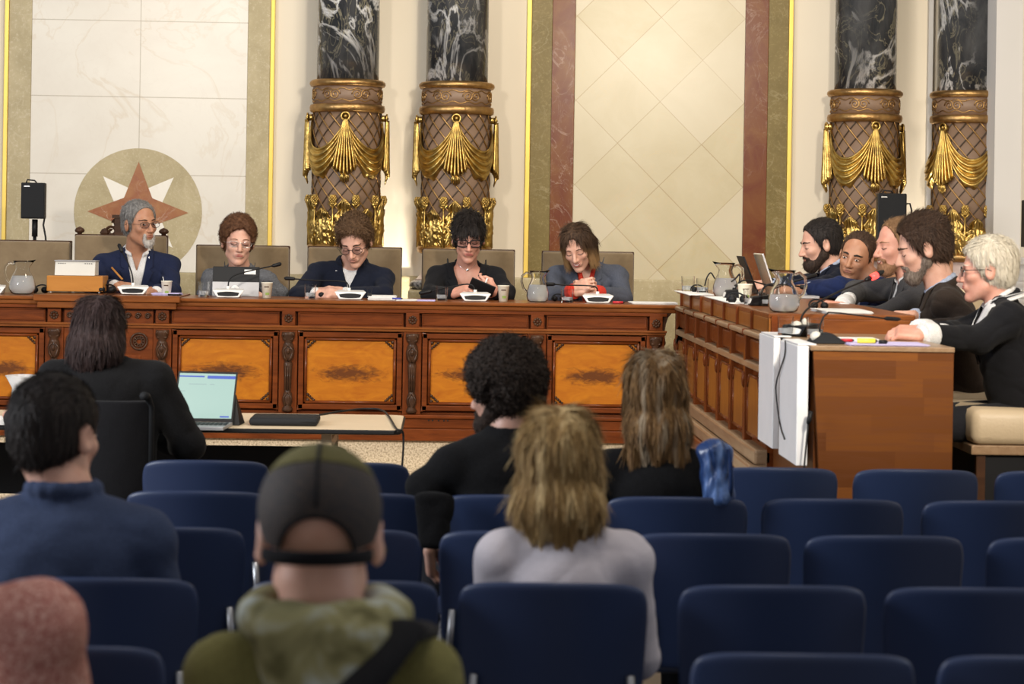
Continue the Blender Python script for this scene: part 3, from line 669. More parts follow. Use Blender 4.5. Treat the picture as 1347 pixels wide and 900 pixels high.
def pilaster(xc, root, w=0.075):
    y = DY - 0.004
    obj('pilaster_back', MB().box(xc - w / 2 - 0.012, xc + w / 2 + 0.012, y, y + 0.04, z_pl1, z_fr0 - 0.02), 'mahogany_upright', root, bevel=0.003)
    H0, H1 = z_pl1 + 0.008, z_fr0 - 0.03; H_ = H1 - H0
    # carved herm: scrolled head, swelling bust, fluted taper, leaf foot
    g = MB()
    prof = [(0.026, 0), (0.030, 0.03), (0.020, 0.07), (0.027, 0.12), (0.024, 0.22), (0.017, 0.25), (0.019, 0.30), (0.021, 0.48), (0.024, 0.60), (0.018, 0.63), (0.030, 0.68), (0.034, 0.76), (0.027, 0.84), (0.020, 0.87), (0.032, 0.91), (0.036, 0.97), (0.034, 1.0)]
    g.lathe([(r, H0 + t * H_) for r, t in prof], (xc, y - 0.004, 0), 14, 1, 0.75)
    for k in (-1, 0, 1): g.tube([(xc + k * 0.010, y - 0.024, H0 + 0.27 * H_), (xc + k * 0.012, y - 0.024, H0 + 0.58 * H_)], 0.0035, 5)
    for sg in (-1, 1):
        pts = [(xc + sg * (0.012 + 0.018 * math.cos(a)), y - 0.02, H0 + 0.945 * H_ + 0.018 * math.sin(a)) for a in [i * 0.5 for i in range(12)]]
        g.tube(pts, 0.006, 5)
        g.tube([(xc + sg * 0.006, y - 0.03, H0 + 0.83 * H_), (xc + sg * 0.026, y - 0.022, H0 + 0.77 * H_), (xc + sg * 0.018, y - 0.026, H0 + 0.68 * H_), (xc + sg * 0.004, y - 0.026, H0 + 0.64 * H_)], 0.007, 5)
        g.tube([(xc + sg * 0.004, y - 0.022, H0 + 0.24 * H_), (xc + sg * 0.022, y - 0.018, H0 + 0.17 * H_), (xc + sg * 0.01, y - 0.022, H0 + 0.08 * H_)], 0.006, 5)
    g.ball((xc, y - 0.03, H0 + 0.76 * H_), (0.011, 0.01, 0.018), 8)
    obj('carved_herm', g, 'carved_walnut', root, smooth=True)
    # square rosette block on the frieze above
    g = MB().box(xc - 0.036, xc + 0.036, DY - 0.018, DY + 0.04, z_fr0 + 0.004, z_fr1 - 0.004)
    obj('frieze_block', g, 'mahogany', root, bevel=0.004)
    g = MB(); zc = (z_fr0 + z_fr1) / 2
    for k in range(8): g.ball((xc + 0.017 * math.cos(k * PI / 4), DY - 0.02, zc + 0.017 * math.sin(k * PI / 4)), (0.0085, 0.006, 0.0085), 6)
    g.ball((xc, DY - 0.022, zc), 0.008, 6)
    obj('block_rosette', g, 'carved_walnut', root, smooth=True)
pil = [dx(v, 480) for v in (71, 213, 379, 542, 706, 862)]
for xc in pil: pilaster(xc, desk)
for a, b in ((dx(-60, 480), pil[0]), (pil[1], pil[2]), (pil[2], pil[3]), (pil[3], pil[4]), (pil[4], pil[5])):
    panel(a + 0.055, b - 0.055, 'burl_veneer', desk)
    zc0, zc1 = z_fr0 + 0.016, z_fr1 - 0.014
    f = MB(); pts = [(a + 0.055, DY - 0.0, zc0), (b - 0.055, DY - 0.0, zc0), (b - 0.055, DY - 0.0, zc1), (a + 0.055, DY - 0.0, zc1)]
    f.box(a + 0.05, b - 0.05, DY + 0.002, DY + 0.04, z_fr0, z_fr1)
    for i in range(4): f.tube([pts[i], pts[(i + 1) % 4]], 0.004, 6)
    obj('frieze_panel', f, 'mahogany', desk)
# centre bay with carved medallion
a, b = pil[0] + 0.05, pil[1] - 0.05
obj('centre_panel', MB().box(a, b, DY, DY + 0.04, z_pf0, z_fr1), 'mahogany', desk, bevel=0.004)
g = MB(); zc = (z_fr0 + z_fr1) / 2
for k in range(9):
    xk = a + 0.03 + k * (b - a - 0.06) / 8
    g.tube([(xk + 0.016 * (1 - t / 14) * math.cos(t * 0.8), DY - 0.006, zc + 0.018 * (1 - t / 14) * math.sin(t * 0.8)) for t in range(12)], 0.005, 5)
    g.ball((xk, DY - 0.006, zc), 0.007, 6)
obj('centre_frieze_carving', g, 'carved_walnut', desk, smooth=True)
for xk in (dx(99, 449), dx(183, 449)):
    g = MB(); zk = dzz(449, 183) - 0.0
    for rr, th in ((0.044, 0.006), (0.030, 0.004), (0.016, 0.004)):
        g.tube([(xk + rr * math.cos(2 * PI * i / 24), DY - 0.006, zk + rr * math.sin(2 * PI * i / 24)) for i in range(24)], th, 6, closed=True)
    for i in range(10): g.ball((xk + 0.023 * math.cos(i * PI / 5), DY - 0.006, zk + 0.023 * math.sin(i * PI / 5)), 0.006, 6)
    obj('carved_roundel', g, 'carved_walnut', desk, smooth=True)
g = MB().box(a + 0.06, b - 0.06, DY - 0.006, DY + 0.02, z_p0 + 0.02, dzz(468))
obj('centre_lower_panel', g, 'mahogany_upright', desk, bevel=0.012)
# vents in the plinth
g = MB()
for x in (564, 569, 577, 584, 589): g.ball((dx(x, 554), DY - 0.014, dzz(553, 564)), (0.006, 0.004, 0.005), 8)
obj('plinth_vent_holes', g, 'black_plastic', desk)
# scrolled console bracket at the right end: silhouette in the plane of the desk front
bx = lambda x: dx(x) - dx(868)
prof = [(868, 405), (893, 405), (893, 409), (884, 412), (879, 418), (876, 427), (874, 440), (876, 452), (872, 462), (873, 500), (874, 541), (868, 541)]
pp = [(dx(x, y), at(x, y, DY).z) for x, y in prof]
obj('end_bracket', MB().prism(pp, 'Y', DY + 0.0, DY + 0.54), 'carved_walnut', desk, bevel=0.004)

# ------------------------------------------------------------------ side council desk (runs towards the hall)
SX = 1.255; Y0, Y1 = 9.045, 12.40
side = thing('side_council_desk', 'panelled mahogany side desk running from the back wall towards the hall', 'desk', (SX + 0.3, 10.6, DZ))
LZ = TZ - 0.004
obj('carcass', MB().box(SX + 0.03, SX + 0.09, Y0, Y1, DZ, LZ - 0.02).box(SX + 0.04, SX + 0.07, Y0, Y1, LZ - 0.02, SZ - 0.01), 'mahogany', side)
obj('desk_top', MB().box(SX + 0.03, SX + 0.62, Y0 + 0.02, Y1 + 0.3, SZ - 0.022, SZ).box(SX + 0.05, SX + 0.60, Y0 + 0.03, Y1 + 0.28, SZ - 0.085, SZ - 0.022), 'mahogany_top', side, bevel=0.004)
m = MB(); m.box(SX - 0.012, SX + 0.05, Y0, Y1, LZ - 0.022, LZ)
obj('ledge', m, 'pale_rail_wood', side, bevel=0.008)
m = MB().box(SX - 0.005, SX + 0.04, Y0, Y1, LZ - 0.155, LZ - 0.125)
obj('ledge', m, 'pale_rail_wood', side, bevel=0.006)
nb_ = 7; st = (Y1 - Y0) / nb_
zl0 = 0.72
for k in range(nb_):
    a, b = Y0 + k * st, Y0 + (k + 1) * st
    obj('upright', MB().box(SX - 0.004, SX + 0.035, b - 0.030, b + 0.030, DZ + 0.1, LZ - 0.02).box(SX + 0.018, SX + 0.045, b - 0.012, b + 0.006, LZ, SZ - 0.004).box(SX - 0.015, SX + 0.05, b - 0.008, b + 0.006, LZ - 0.024, LZ + 0.003), 'mahogany_upright', side, bevel=0.003)
    obj('upper_panel', MB().box(SX + 0.012, SX + 0.035, a + 0.05, b - 0.05, LZ - 0.115, LZ - 0.035), 'mahogany', side, bevel=0.008)
    obj('rim_panel', MB().box(SX + 0.03, SX + 0.042, a + 0.01, b - 0.014, LZ + 0.002, SZ - 0.02), 'amber_side_panel', side, bevel=0.004)
    za, zb_ = zl0 + 0.035, LZ - 0.185
    poly = [(a + 0.065, za), (b - 0.065, za), (b - 0.065, zb_ - 0.05), (b - 0.11, zb_), (a + 0.11, zb_), (a + 0.065, zb_ - 0.05)]
    obj('tall_panel', MB().prism(poly, 'X', SX + 0.005, SX + 0.035), 'amber_side_panel', side, bevel=0.006)
    g = MB()
    for i in range(6): g.tube([(SX + 0.006, *poly[i]), (SX + 0.006, *poly[(i + 1) % 6])], 0.007, 6)
    g.ball((SX - 0.006, b, LZ - 0.21), (0.010, 0.014, 0.035), 8)
    obj('panel_moulding', g, 'mahogany', side, smooth=True)
m = MB().box(SX - 0.02, SX + 0.05, Y0, Y1, zl0 - 0.06, zl0)
m.box(SX - 0.045, SX + 0.05, Y0, Y1, 0.60, zl0 - 0.06)
obj('base_moulding', m, 'pale_rail_wood', side, bevel=0.01)
m = MB().box(SX - 0.06, SX + 0.05, Y0, Y1, DZ, 0.60)
obj('base', m, 'mahogany', side, bevel=0.008)
obj('near_end_panel', MB().box(SX + 0.03, SX + 0.60, Y0 + 0.012, Y0 + 0.04, DZ, SZ - 0.020), 'mahogany_top', side, bevel=0.004)
# dark scrolled bracket at its far end
prof = [(893, 404), (899, 404), (899, 500), (896, 500), (896, 463), (890, 456), (888, 448), (892, 440), (890, 432), (895, 424), (896, 412)]
obj('far_end_bracket', MB().prism([(at(x, y, Y1 - 0.02).x, at(x, y, Y1 - 0.02).z) for x, y in prof], 'Y', Y1 - 0.03, Y1 + 0.05), 'carved_walnut', side, bevel=0.003)

# extension desk with plank end
XD0, XD1 = 1.287, 1.785; YE = 8.03
ext = thing('extension_desk', 'plain wooden desk with a plank-pattern end panel at the near end of the side desk', 'desk', (1.53, 8.45, DZ))
tl, tr, bl, br = at(1070, 455, YE), at(1255, 457, YE), at(1077, 612, YE), at(1254, 650, YE)
k_ = (bl.x - tl.x) / (tl.z - bl.z)
zb2 = DZ
xb0 = tl.x + k_ * (tl.z - zb2)
m = MB().prism([(tl.x, TZ - 0.012), (tr.x, TZ - 0.012), (tr.x, zb2), (xb0, zb2)], 'Y', YE, YE + 0.03)
obj('end_panel', m, 'plank_panel', ext, bevel=0.002)
obj('desk_top', MB().box(SX + 0.034, tr.x + 0.002, YE - 0.006, Y0 + 0.002, TZ - 0.014, TZ + 0.004), 'pale_rail_wood', ext, bevel=0.003)
obj('modesty_panel', MB().box(SX + 0.055, SX + 0.075, YE + 0.031, Y0 - 0.001, DZ, TZ - 0.015), 'plank_panel', ext)
def board(ya, yb, z0, lab, thick=0.016):
    t = thing('white_board_panel', lab, 'panel', (SX - 0.02, (ya + yb) / 2, z0), 'white boards hung on the near end of the side desk')
    obj('board', MB().box(SX - 0.010, SX + thick, ya, yb, z0, TZ + 0.002), 'white_board', t, bevel=0.003)
    obj('hook', MB().box(SX - 0.005, SX + 0.06, ya + 0.02, yb - 0.02, TZ + 0.0045, TZ + 0.008), 'white_board', t)
board(8.63, 9.03, 0.765, 'farther of two white boards on the side desk, a thin cable across it')
board(8.04, 8.46, 0.762, 'white board beside the plank end panel, the nearer of the two', 0.0305)
# cables on the boards
def cable(name, pts, r, mat, label):
    # smooth through points
    P_ = [Vector(p) for p in pts]; out = []
    for i in range(len(P_) - 1):
        p0, p1, p2, p3 = P_[max(i - 1, 0)], P_[i], P_[i + 1], P_[min(i + 2, len(P_) - 1)]
        for k in range(8):
            t = k / 8; out.append(0.5 * ((2 * p1) + (p2 - p0) * t + (2 * p0 - 5 * p1 + 4 * p2 - p3) * t * t + (3 * p1 - 3 * p2 + p3 - p0) * t ** 3))
    out.append(P_[-1])
    return tag(obj(name, MB().tube(out, r, 6), mat, smooth=True), label, 'cable'), out
xw = SX - 0.014
cable('microphone_cable', [atX(1033, 448, xw - 0.002), atX(1032, 468, xw), atX(1022, 500, xw - 0.004), atX(1021, 520, xw - 0.004), atX(1026, 558, xw), atX(1032, 578, xw)], 0.0028, 'black_plastic', 'thin black cable hanging across the white board on the side desk')
pl = thing('power_plug', 'black plug on a cord hanging beside the plank end panel', 'plug', tuple(at(1063, 556, YE - 0.03)))
p0, p1 = at(1067, 541, YE - 0.03), at(1063, 558, YE - 0.03)
obj('plug_body', MB().tube([p0, p0.lerp(p1, .7), p1], [0.008, 0.009, 0.006], 8), 'black_plastic', pl, smooth=True)
obj('cord', MB().tube([p1, at(1061, 580, YE - 0.03), at(1058, 612, YE - 0.03), at(1056, 660, YE - 0.035)], 0.0035, 6), 'black_plastic', pl, smooth=True)

# ------------------------------------------------------------------ press table in front of the desk
TBZ = 0.74
tb = thing('press_table', 'long pale wooden folding table with a laptop on it in front of the council desk', 'table', (-2.6, 9.9, 0))
n0, n1, f1 = atZ(-80, 558, TBZ), atZ(527, 566, TBZ), atZ(523, 546, TBZ)
yn, yf, xe = n1.y, f1.y, n1.x
m = MB(); rr = 0.05
poly = [(-4.6, yn), (xe - rr, yn)] + [(xe - rr + rr * math.sin(a), yn + rr - rr * math.cos(a)) for a in (0.4, 0.8, 1.2)] + [(xe, yn + rr), (xe, yf - rr)] + [(xe - rr + rr * math.cos(a), yf - rr + rr * math.sin(a)) for a in (0.4, 0.8, 1.2)] + [(xe - rr, yf), (-4.6, yf)]
obj('table_top', MB().prism(poly, 'Z', TBZ - 0.022, TBZ), 'birch_top', tb, bevel=0.004)
obj('edge_band', MB().tube([(x, y, TBZ - 0.011) for x, y in poly[:-1]], 0.0075, 6, flat=1.3), 'black_plastic', tb)
xleg = at(433, 575, yn + 0.3).x
for lx in (xleg, -2.2, -3.9):
    obj('leg', MB().box(lx - 0.022, lx + 0.022, yn + 0.08, yn + 0.125, 0.02, TBZ - 0.023).box(lx - 0.022, lx + 0.022, yf - 0.125, yf - 0.08, 0.02, TBZ - 0.023).box(lx - 0.02, lx + 0.02, yn + 0.12, yf - 0.12, TBZ - 0.10, TBZ - 0.06).box(lx - 0.03, lx + 0.03, yn + 0.04, yf - 0.04, 0, 0.025), 'birch_top', tb, bevel=0.003)
a = at(214, 585, yf - 0.15); b = at(458, 625, yf - 0.15)
m = MB(); z0, z1 = b.z - 0.1, a.z
m.prism([(-3.7, z1), (b.x - 0.04, z1), (b.x - 0.012, z1 - 0.012), (b.x, z1 - 0.04), (b.x, z0), (-3.7, z0)], 'Y', yf - 0.16, yf - 0.145)
obj('modesty_screen', m, 'black_plastic', tb)
cable('table_cable', [atZ(420, 546, TBZ + 0.004), atZ(450, 541, TBZ + 0.006), atZ(480, 538, TBZ + 0.004), atZ(505, 541, TBZ + 0.004), (xe - 0.02, yn + 0.03, TBZ + 0.005), (xe + 0.012, yn + 0.01, TBZ - 0.03), (xe + 0.0, yn + 0.02, 0.45), (xe - 0.02, yn + 0.04, 0.02)], 0.0045, 'black_plastic', 'thin dark cable running off the end of the press table')
# ------------------------------------------------------------------ implicit surfaces
def _v(p): return np.array(p, dtype=np.float32)
def ev(p, X, Y, Z):
    T = p[0]
    if T == 'c':
        a, b, ra, rb = _v(p[1]), _v(p[2]), p[3], p[4]
        ab = b - a; L = float(ab @ ab) + 1e-9
        t = np.clip(((X - a[0]) * ab[0] + (Y - a[1]) * ab[1] + (Z - a[2]) * ab[2]) / L, 0, 1)
        return np.sqrt((X - a[0] - t * ab[0]) ** 2 + (Y - a[1] - t * ab[1]) ** 2 + (Z - a[2] - t * ab[2]) ** 2) - (ra + (rb - ra) * t)
    if T == 'e':
        c, r, M = _v(p[1]), _v(p[2]), np.array(p[3], dtype=np.float32)
        x, y, z = X - c[0], Y - c[1], Z - c[2]
        u = M[0, 0] * x + M[1, 0] * y + M[2, 0] * z; v = M[0, 1] * x + M[1, 1] * y + M[2, 1] * z; w = M[0, 2] * x + M[1, 2] * y + M[2, 2] * z
        k0 = np.sqrt((u / r[0]) ** 2 + (v / r[1]) ** 2 + (w / r[2]) ** 2)
        k1 = np.sqrt((u / r[0] ** 2) ** 2 + (v / r[1] ** 2) ** 2 + (w / r[2] ** 2) ** 2) + 1e-6
        return k0 * (k0 - 1) / k1
    if T == 'ec':   # elliptical tapered column a->b; (rx,ry) each end; side direction
        a, b = _v(p[1]), _v(p[2]); (ax, ay), (bx, by) = p[3], p[4]; sd = _v(p[5])
        ab = b - a; L = float(np.sqrt(ab @ ab)); n = ab / L
        sd = sd - n * float(sd @ n); sd /= np.sqrt(float(sd @ sd)); fd = np.cross(n, sd)
        x, y, z = X - a[0], Y - a[1], Z - a[2]
        h = x * n[0] + y * n[1] + z * n[2]; t = np.clip(h / L, 0, 1); ex = h - t * L
        u = x * sd[0] + y * sd[1] + z * sd[2]; v = x * fd[0] + y * fd[1] + z * fd[2]
        rx, ry = ax + (bx - ax) * t, ay + (by - ay) * t; rz = np.minimum(rx, ry)
        k0 = np.sqrt((u / rx) ** 2 + (v / ry) ** 2 + (ex / rz) ** 2)
        k1 = np.sqrt((u / rx ** 2) ** 2 + (v / ry ** 2) ** 2 + (ex / rz ** 2) ** 2) + 1e-6
        return k0 * (k0 - 1) / k1
    if T == 'b':
        c, hh, M, r = _v(p[1]), _v(p[2]), np.array(p[3], dtype=np.float32), p[4]
        x, y, z = X - c[0], Y - c[1], Z - c[2]
        q = [np.abs(M[0, i] * x + M[1, i] * y + M[2, i] * z) - (hh[i] - r) for i in range(3)]
        o = np.sqrt(np.maximum(q[0], 0) ** 2 + np.maximum(q[1], 0) ** 2 + np.maximum(q[2], 0) ** 2)
        return o + np.minimum(np.maximum(q[0], np.maximum(q[1], q[2])), 0) - r
    if T == 'v':    # open front: wedge from apex za up to zt, half width w0 -> w1
        o, sd, fd, up = _v(p[1]), _v(p[2]), _v(p[3]), _v(p[4]); za, zt, w0, w1 = p[5:9]
        x, y, z = X - o[0], Y - o[1], Z - o[2]
        s_ = x * sd[0] + y * sd[1] + z * sd[2]; f_ = x * fd[0] + y * fd[1] + z * fd[2]; h = x * up[0] + y * up[1] + z * up[2]
        w = w0 + (w1 - w0) * np.clip((h - za) / (zt - za), 0, 1.3)
        return np.maximum(np.maximum(np.abs(s_) - w, za - h), -f_)
    if T == 'h':    # half space: point, normal (inside where normal side negative)
        o, n = _v(p[1]), _v(p[2]); return (X - o[0]) * n[0] + (Y - o[1]) * n[1] + (Z - o[2]) * n[2]
def pbox(p):
    T = p[0]
    if T == 'c': a, b, r = _v(p[1]), _v(p[2]), max(p[3], p[4]); return np.minimum(a, b) - r, np.maximum(a, b) + r
    if T == 'e': c, r = _v(p[1]), float(max(p[2])); return c - r, c + r
    if T == 'ec': a, b, r = _v(p[1]), _v(p[2]), max(p[3] + p[4]); return np.minimum(a, b) - r, np.maximum(a, b) + r
    if T == 'b': c = _v(p[1]); r = float(np.linalg.norm(_v(p[2]))); return c - r, c + r
    return None
def smin(a, b, k):
    if k <= 0: return np.minimum(a, b)
    h = np.clip(0.5 + 0.5 * (b - a) / k, 0, 1); return b + (a - b) * h - k * h * (1 - h)
def smax(a, b, k):
    if k <= 0: return np.maximum(a, b)
    h = np.clip(0.5 - 0.5 * (b - a) / k, 0, 1); return b + (a - b) * h + k * h * (1 - h)
def evall(prims, X, Y, Z):
    D = np.full(np.broadcast(X, Y, Z).shape, 1.0, np.float32)
    for p, k, op in prims:
        d = ev(p, X, Y, Z)
        D = smin(D, d, k) if op == '+' else smax(D, -d if op == '-' else d, k)
    return D
def sdf_mesh(name, prims, vox, mat, parent=None, disp=None, smooth_it=1, fuzz=None):
    los, his = zip(*[pbox(p) for p, k, op in prims if op == '+'])
    lo = np.min(los, 0) - 3 * vox - 0.012; hi = np.max(his, 0) + 3 * vox + 0.012
    n = np.ceil((hi - lo) / vox).astype(int) + 1
    ax = [(lo[i] + vox * np.arange(n[i])).astype(np.float32) for i in range(3)]
    D = np.full(tuple(n), 0.2, np.float32)
    for p, k, op in prims:
        bb = pbox(p)
        if bb is None: sl = [slice(0, n[i]) for i in range(3)]
        else:
            pad = k + 3 * vox + 0.01
            sl = [slice(max(0, int((bb[0][i] - pad - lo[i]) / vox)), min(n[i], int((bb[1][i] + pad - lo[i]) / vox) + 2)) for i in range(3)]
        X = ax[0][sl[0]][:, None, None]; Y = ax[1][sl[1]][None, :, None]; Z = ax[2][sl[2]][None, None, :]
        d = ev(p, X, Y, Z); q = D[sl[0], sl[1], sl[2]]
        D[sl[0], sl[1], sl[2]] = smin(q, d, k) if op == '+' else smax(q, -d if op == '-' else d, k)
    if disp is not None:
        I = np.nonzero(np.abs(D) < 0.02 + 2 * vox)
        P = [ax[i][I[i]] for i in range(3)]; D[I] += disp(*P).astype(np.float32)
    S = D < 0
    cnt = np.zeros(tuple(x - 1 for x in n), np.int8)
    cor = [(a, b, c) for a in (0, 1) for b in (0, 1) for c in (0, 1)]
    for a, b, c in cor: cnt += S[a:n[0] - 1 + a, b:n[1] - 1 + b, c:n[2] - 1 + c]
    act = np.nonzero((cnt > 0) & (cnt < 8)); m = len(act[0])
    idx = np.full(cnt.shape, -1, np.int32); idx[act] = np.arange(m)
    A = np.stack(act, 1); ps = np.zeros((m, 3), np.float32); pc = np.zeros(m, np.float32)
    for i in range(8):
        for j in range(i + 1, 8):
            ci, cj = np.array(cor[i]), np.array(cor[j])
            if np.abs(ci - cj).sum() != 1: continue
            d1 = D[A[:, 0] + ci[0], A[:, 1] + ci[1], A[:, 2] + ci[2]]; d2 = D[A[:, 0] + cj[0], A[:, 1] + cj[1], A[:, 2] + cj[2]]
            mk = (d1 < 0) != (d2 < 0); t = d1[mk] / (d1[mk] - d2[mk])
            ps[mk] += ci + t[:, None] * (cj - ci); pc[mk] += 1
    V = (A + ps / pc[:, None]) * vox + lo
    F = []
    for axx in range(3):
        u, w = [(1, 2), (2, 0), (0, 1)][axx]
        s0 = [slice(1, n[i] - 1) for i in range(3)]; s0[axx] = slice(0, n[axx] - 1)
        s1 = list(s0); s1[axx] = slice(1, n[axx])
        s0 = [slice(s0[i].start, s0[i].stop) for i in range(3)]
        e0, e1 = S[s0[0], s0[1], s0[2]], S[s1[0], s1[1], s1[2]]
        I = np.nonzero(e0 != e1); B = np.stack(I, 1) + np.array([s.start for s in s0])
        flip = e0[I]
        du = np.zeros(3, int); du[u] = 1; dw = np.zeros(3, int); dw[w] = 1
        g = lambda Q: idx[Q[:, 0], Q[:, 1], Q[:, 2]]
        q = np.stack([g(B - du - dw), g(B - dw), g(B), g(B - du)], 1)
        q[~flip] = q[~flip][:, ::-1]; F.append(q)
    F = np.concatenate(F); F = F[(F >= 0).all(1)]
    for _ in range(smooth_it):
        s_ = np.zeros_like(V); c_ = np.zeros(m)
        for i in range(4):
            a, b = F[:, i], F[:, (i + 1) % 4]
            for q in range(3):
                s_[:, q] += np.bincount(a, V[b, q], m) + np.bincount(b, V[a, q], m)
            c_ += np.bincount(a, minlength=m) + np.bincount(b, minlength=m)
        V = V * 0.45 + 0.55 * s_ / np.maximum(c_, 1)[:, None]
    if fuzz is not None:
        V2, F2 = ribbons(V, F, **fuzz); F2 = F2 + m; V = np.concatenate([V, V2]); F = np.concatenate([F, F2]); m = len(V)
    me = bpy.data.meshes.new(name); nf = len(F)
    me.vertices.add(m); me.vertices.foreach_set('co', V.astype(np.float32).ravel())
    me.loops.add(nf * 4); me.loops.foreach_set('vertex_index', F.astype(np.int32).ravel())
    me.polygons.add(nf); me.polygons.foreach_set('loop_start', np.arange(0, nf * 4, 4, dtype=np.int32))
    me.update(calc_edges=True); me.validate()
    return link(name, me, mat, parent, smooth=True)
def ribbons(V, F, H, n, length, width, flow, jit=0.35, lift=0.12, curl=0.0, seg=4, seed=1, keep=None):
    """fine hair locks rooted on a hair surface; flow(x, y, z) gives the combing direction in head space"""
    rng = np.random.default_rng(seed)
    A, B, C = V[F[:, 0]], V[F[:, 1]], V[F[:, 2]]
    nr = np.cross(B - A, C - A); ar = np.linalg.norm(nr, axis=1) + 1e-12; nr = nr / ar[:, None]
    ct = (A + C) / 2
    i = rng.choice(len(F), n, p=ar / ar.sum()); p = ct[i] + rng.normal(0, 0.0015, (n, 3)); nn = nr[i]
    M = H.Mn.astype(float)
    out = []; side0 = None
    ln = length * rng.uniform(0.55, 1.25, n)[:, None]
    ph = rng.uniform(0, 6.28, n)[:, None]; jv = rng.normal(0, jit, (n, 3))
    lf = lift * rng.uniform(0.2, 1.6, n)[:, None]
    for k in range(seg + 1):
        l = (p - np.array(H.c)) @ M / H.k
        d = flow(l[:, 0], l[:, 1], l[:, 2]) @ M.T + jv
        d = d - nn * (d * nn).sum(1)[:, None] * 0.9; d /= np.linalg.norm(d, axis=1)[:, None] + 1e-9
        sd = np.cross(d, nn); sd /= np.linalg.norm(sd, axis=1)[:, None] + 1e-9
        if curl > 0: d = d * np.cos(ph) + sd * np.sin(ph); ph = ph + curl; sd = np.cross(d, nn)
        w = width * (1 - 0.8 * (k / seg) ** 2)
        out.append(p + sd * w / 2); out.append(p - sd * w / 2)
        p = p + (d + nn * lf) * ln / seg
    W = np.stack(out, 1); m2 = 2 * (seg + 1); b = np.arange(n)[:, None] * m2
    Q = np.concatenate([b + np.array([2 * k, 2 * k + 2, 2 * k + 3, 2 * k + 1]) for k in range(seg)])
    return W.reshape(-1, 3), Q
def wob(f, amp, seed=0.0, fz=None):
    fz = fz or f
    def g(X, Y, Z):
        a = np.sin(X * f + 1.3 * np.sin(Y * f * 0.7 + seed) + seed * 2) * np.sin(Y * f * 1.1 + 1.7 * np.sin(Z * fz * 0.8) + seed) * np.cos(Z * fz + 1.1 * np.sin(X * f * 0.9 + seed))
        b = np.sin(X * f * 2.1 + seed + 2) * np.sin(Y * f * 2.3 + seed) * np.sin(Z * fz * 2.2 + 1)
        return amp * (a + 0.4 * b)
    return g

def folds(f, amp, seed=0.0):
    g0 = wob(f, amp, seed)
    def g(X, Y, Z):
        q = np.sin(X * f * 1.3 + 2.2 * np.sin(Z * f * 0.55 + seed) + seed) * 0.6 + np.sin(Z * f * 1.7 + 1.9 * np.sin(X * f * 0.6 + Y * f * 0.5 + seed * 2)) * 0.7
        return g0(X, Y, Z) + amp * 1.5 * (1 - np.abs(np.tanh(q * 1.6))) - amp * 0.5
    return g
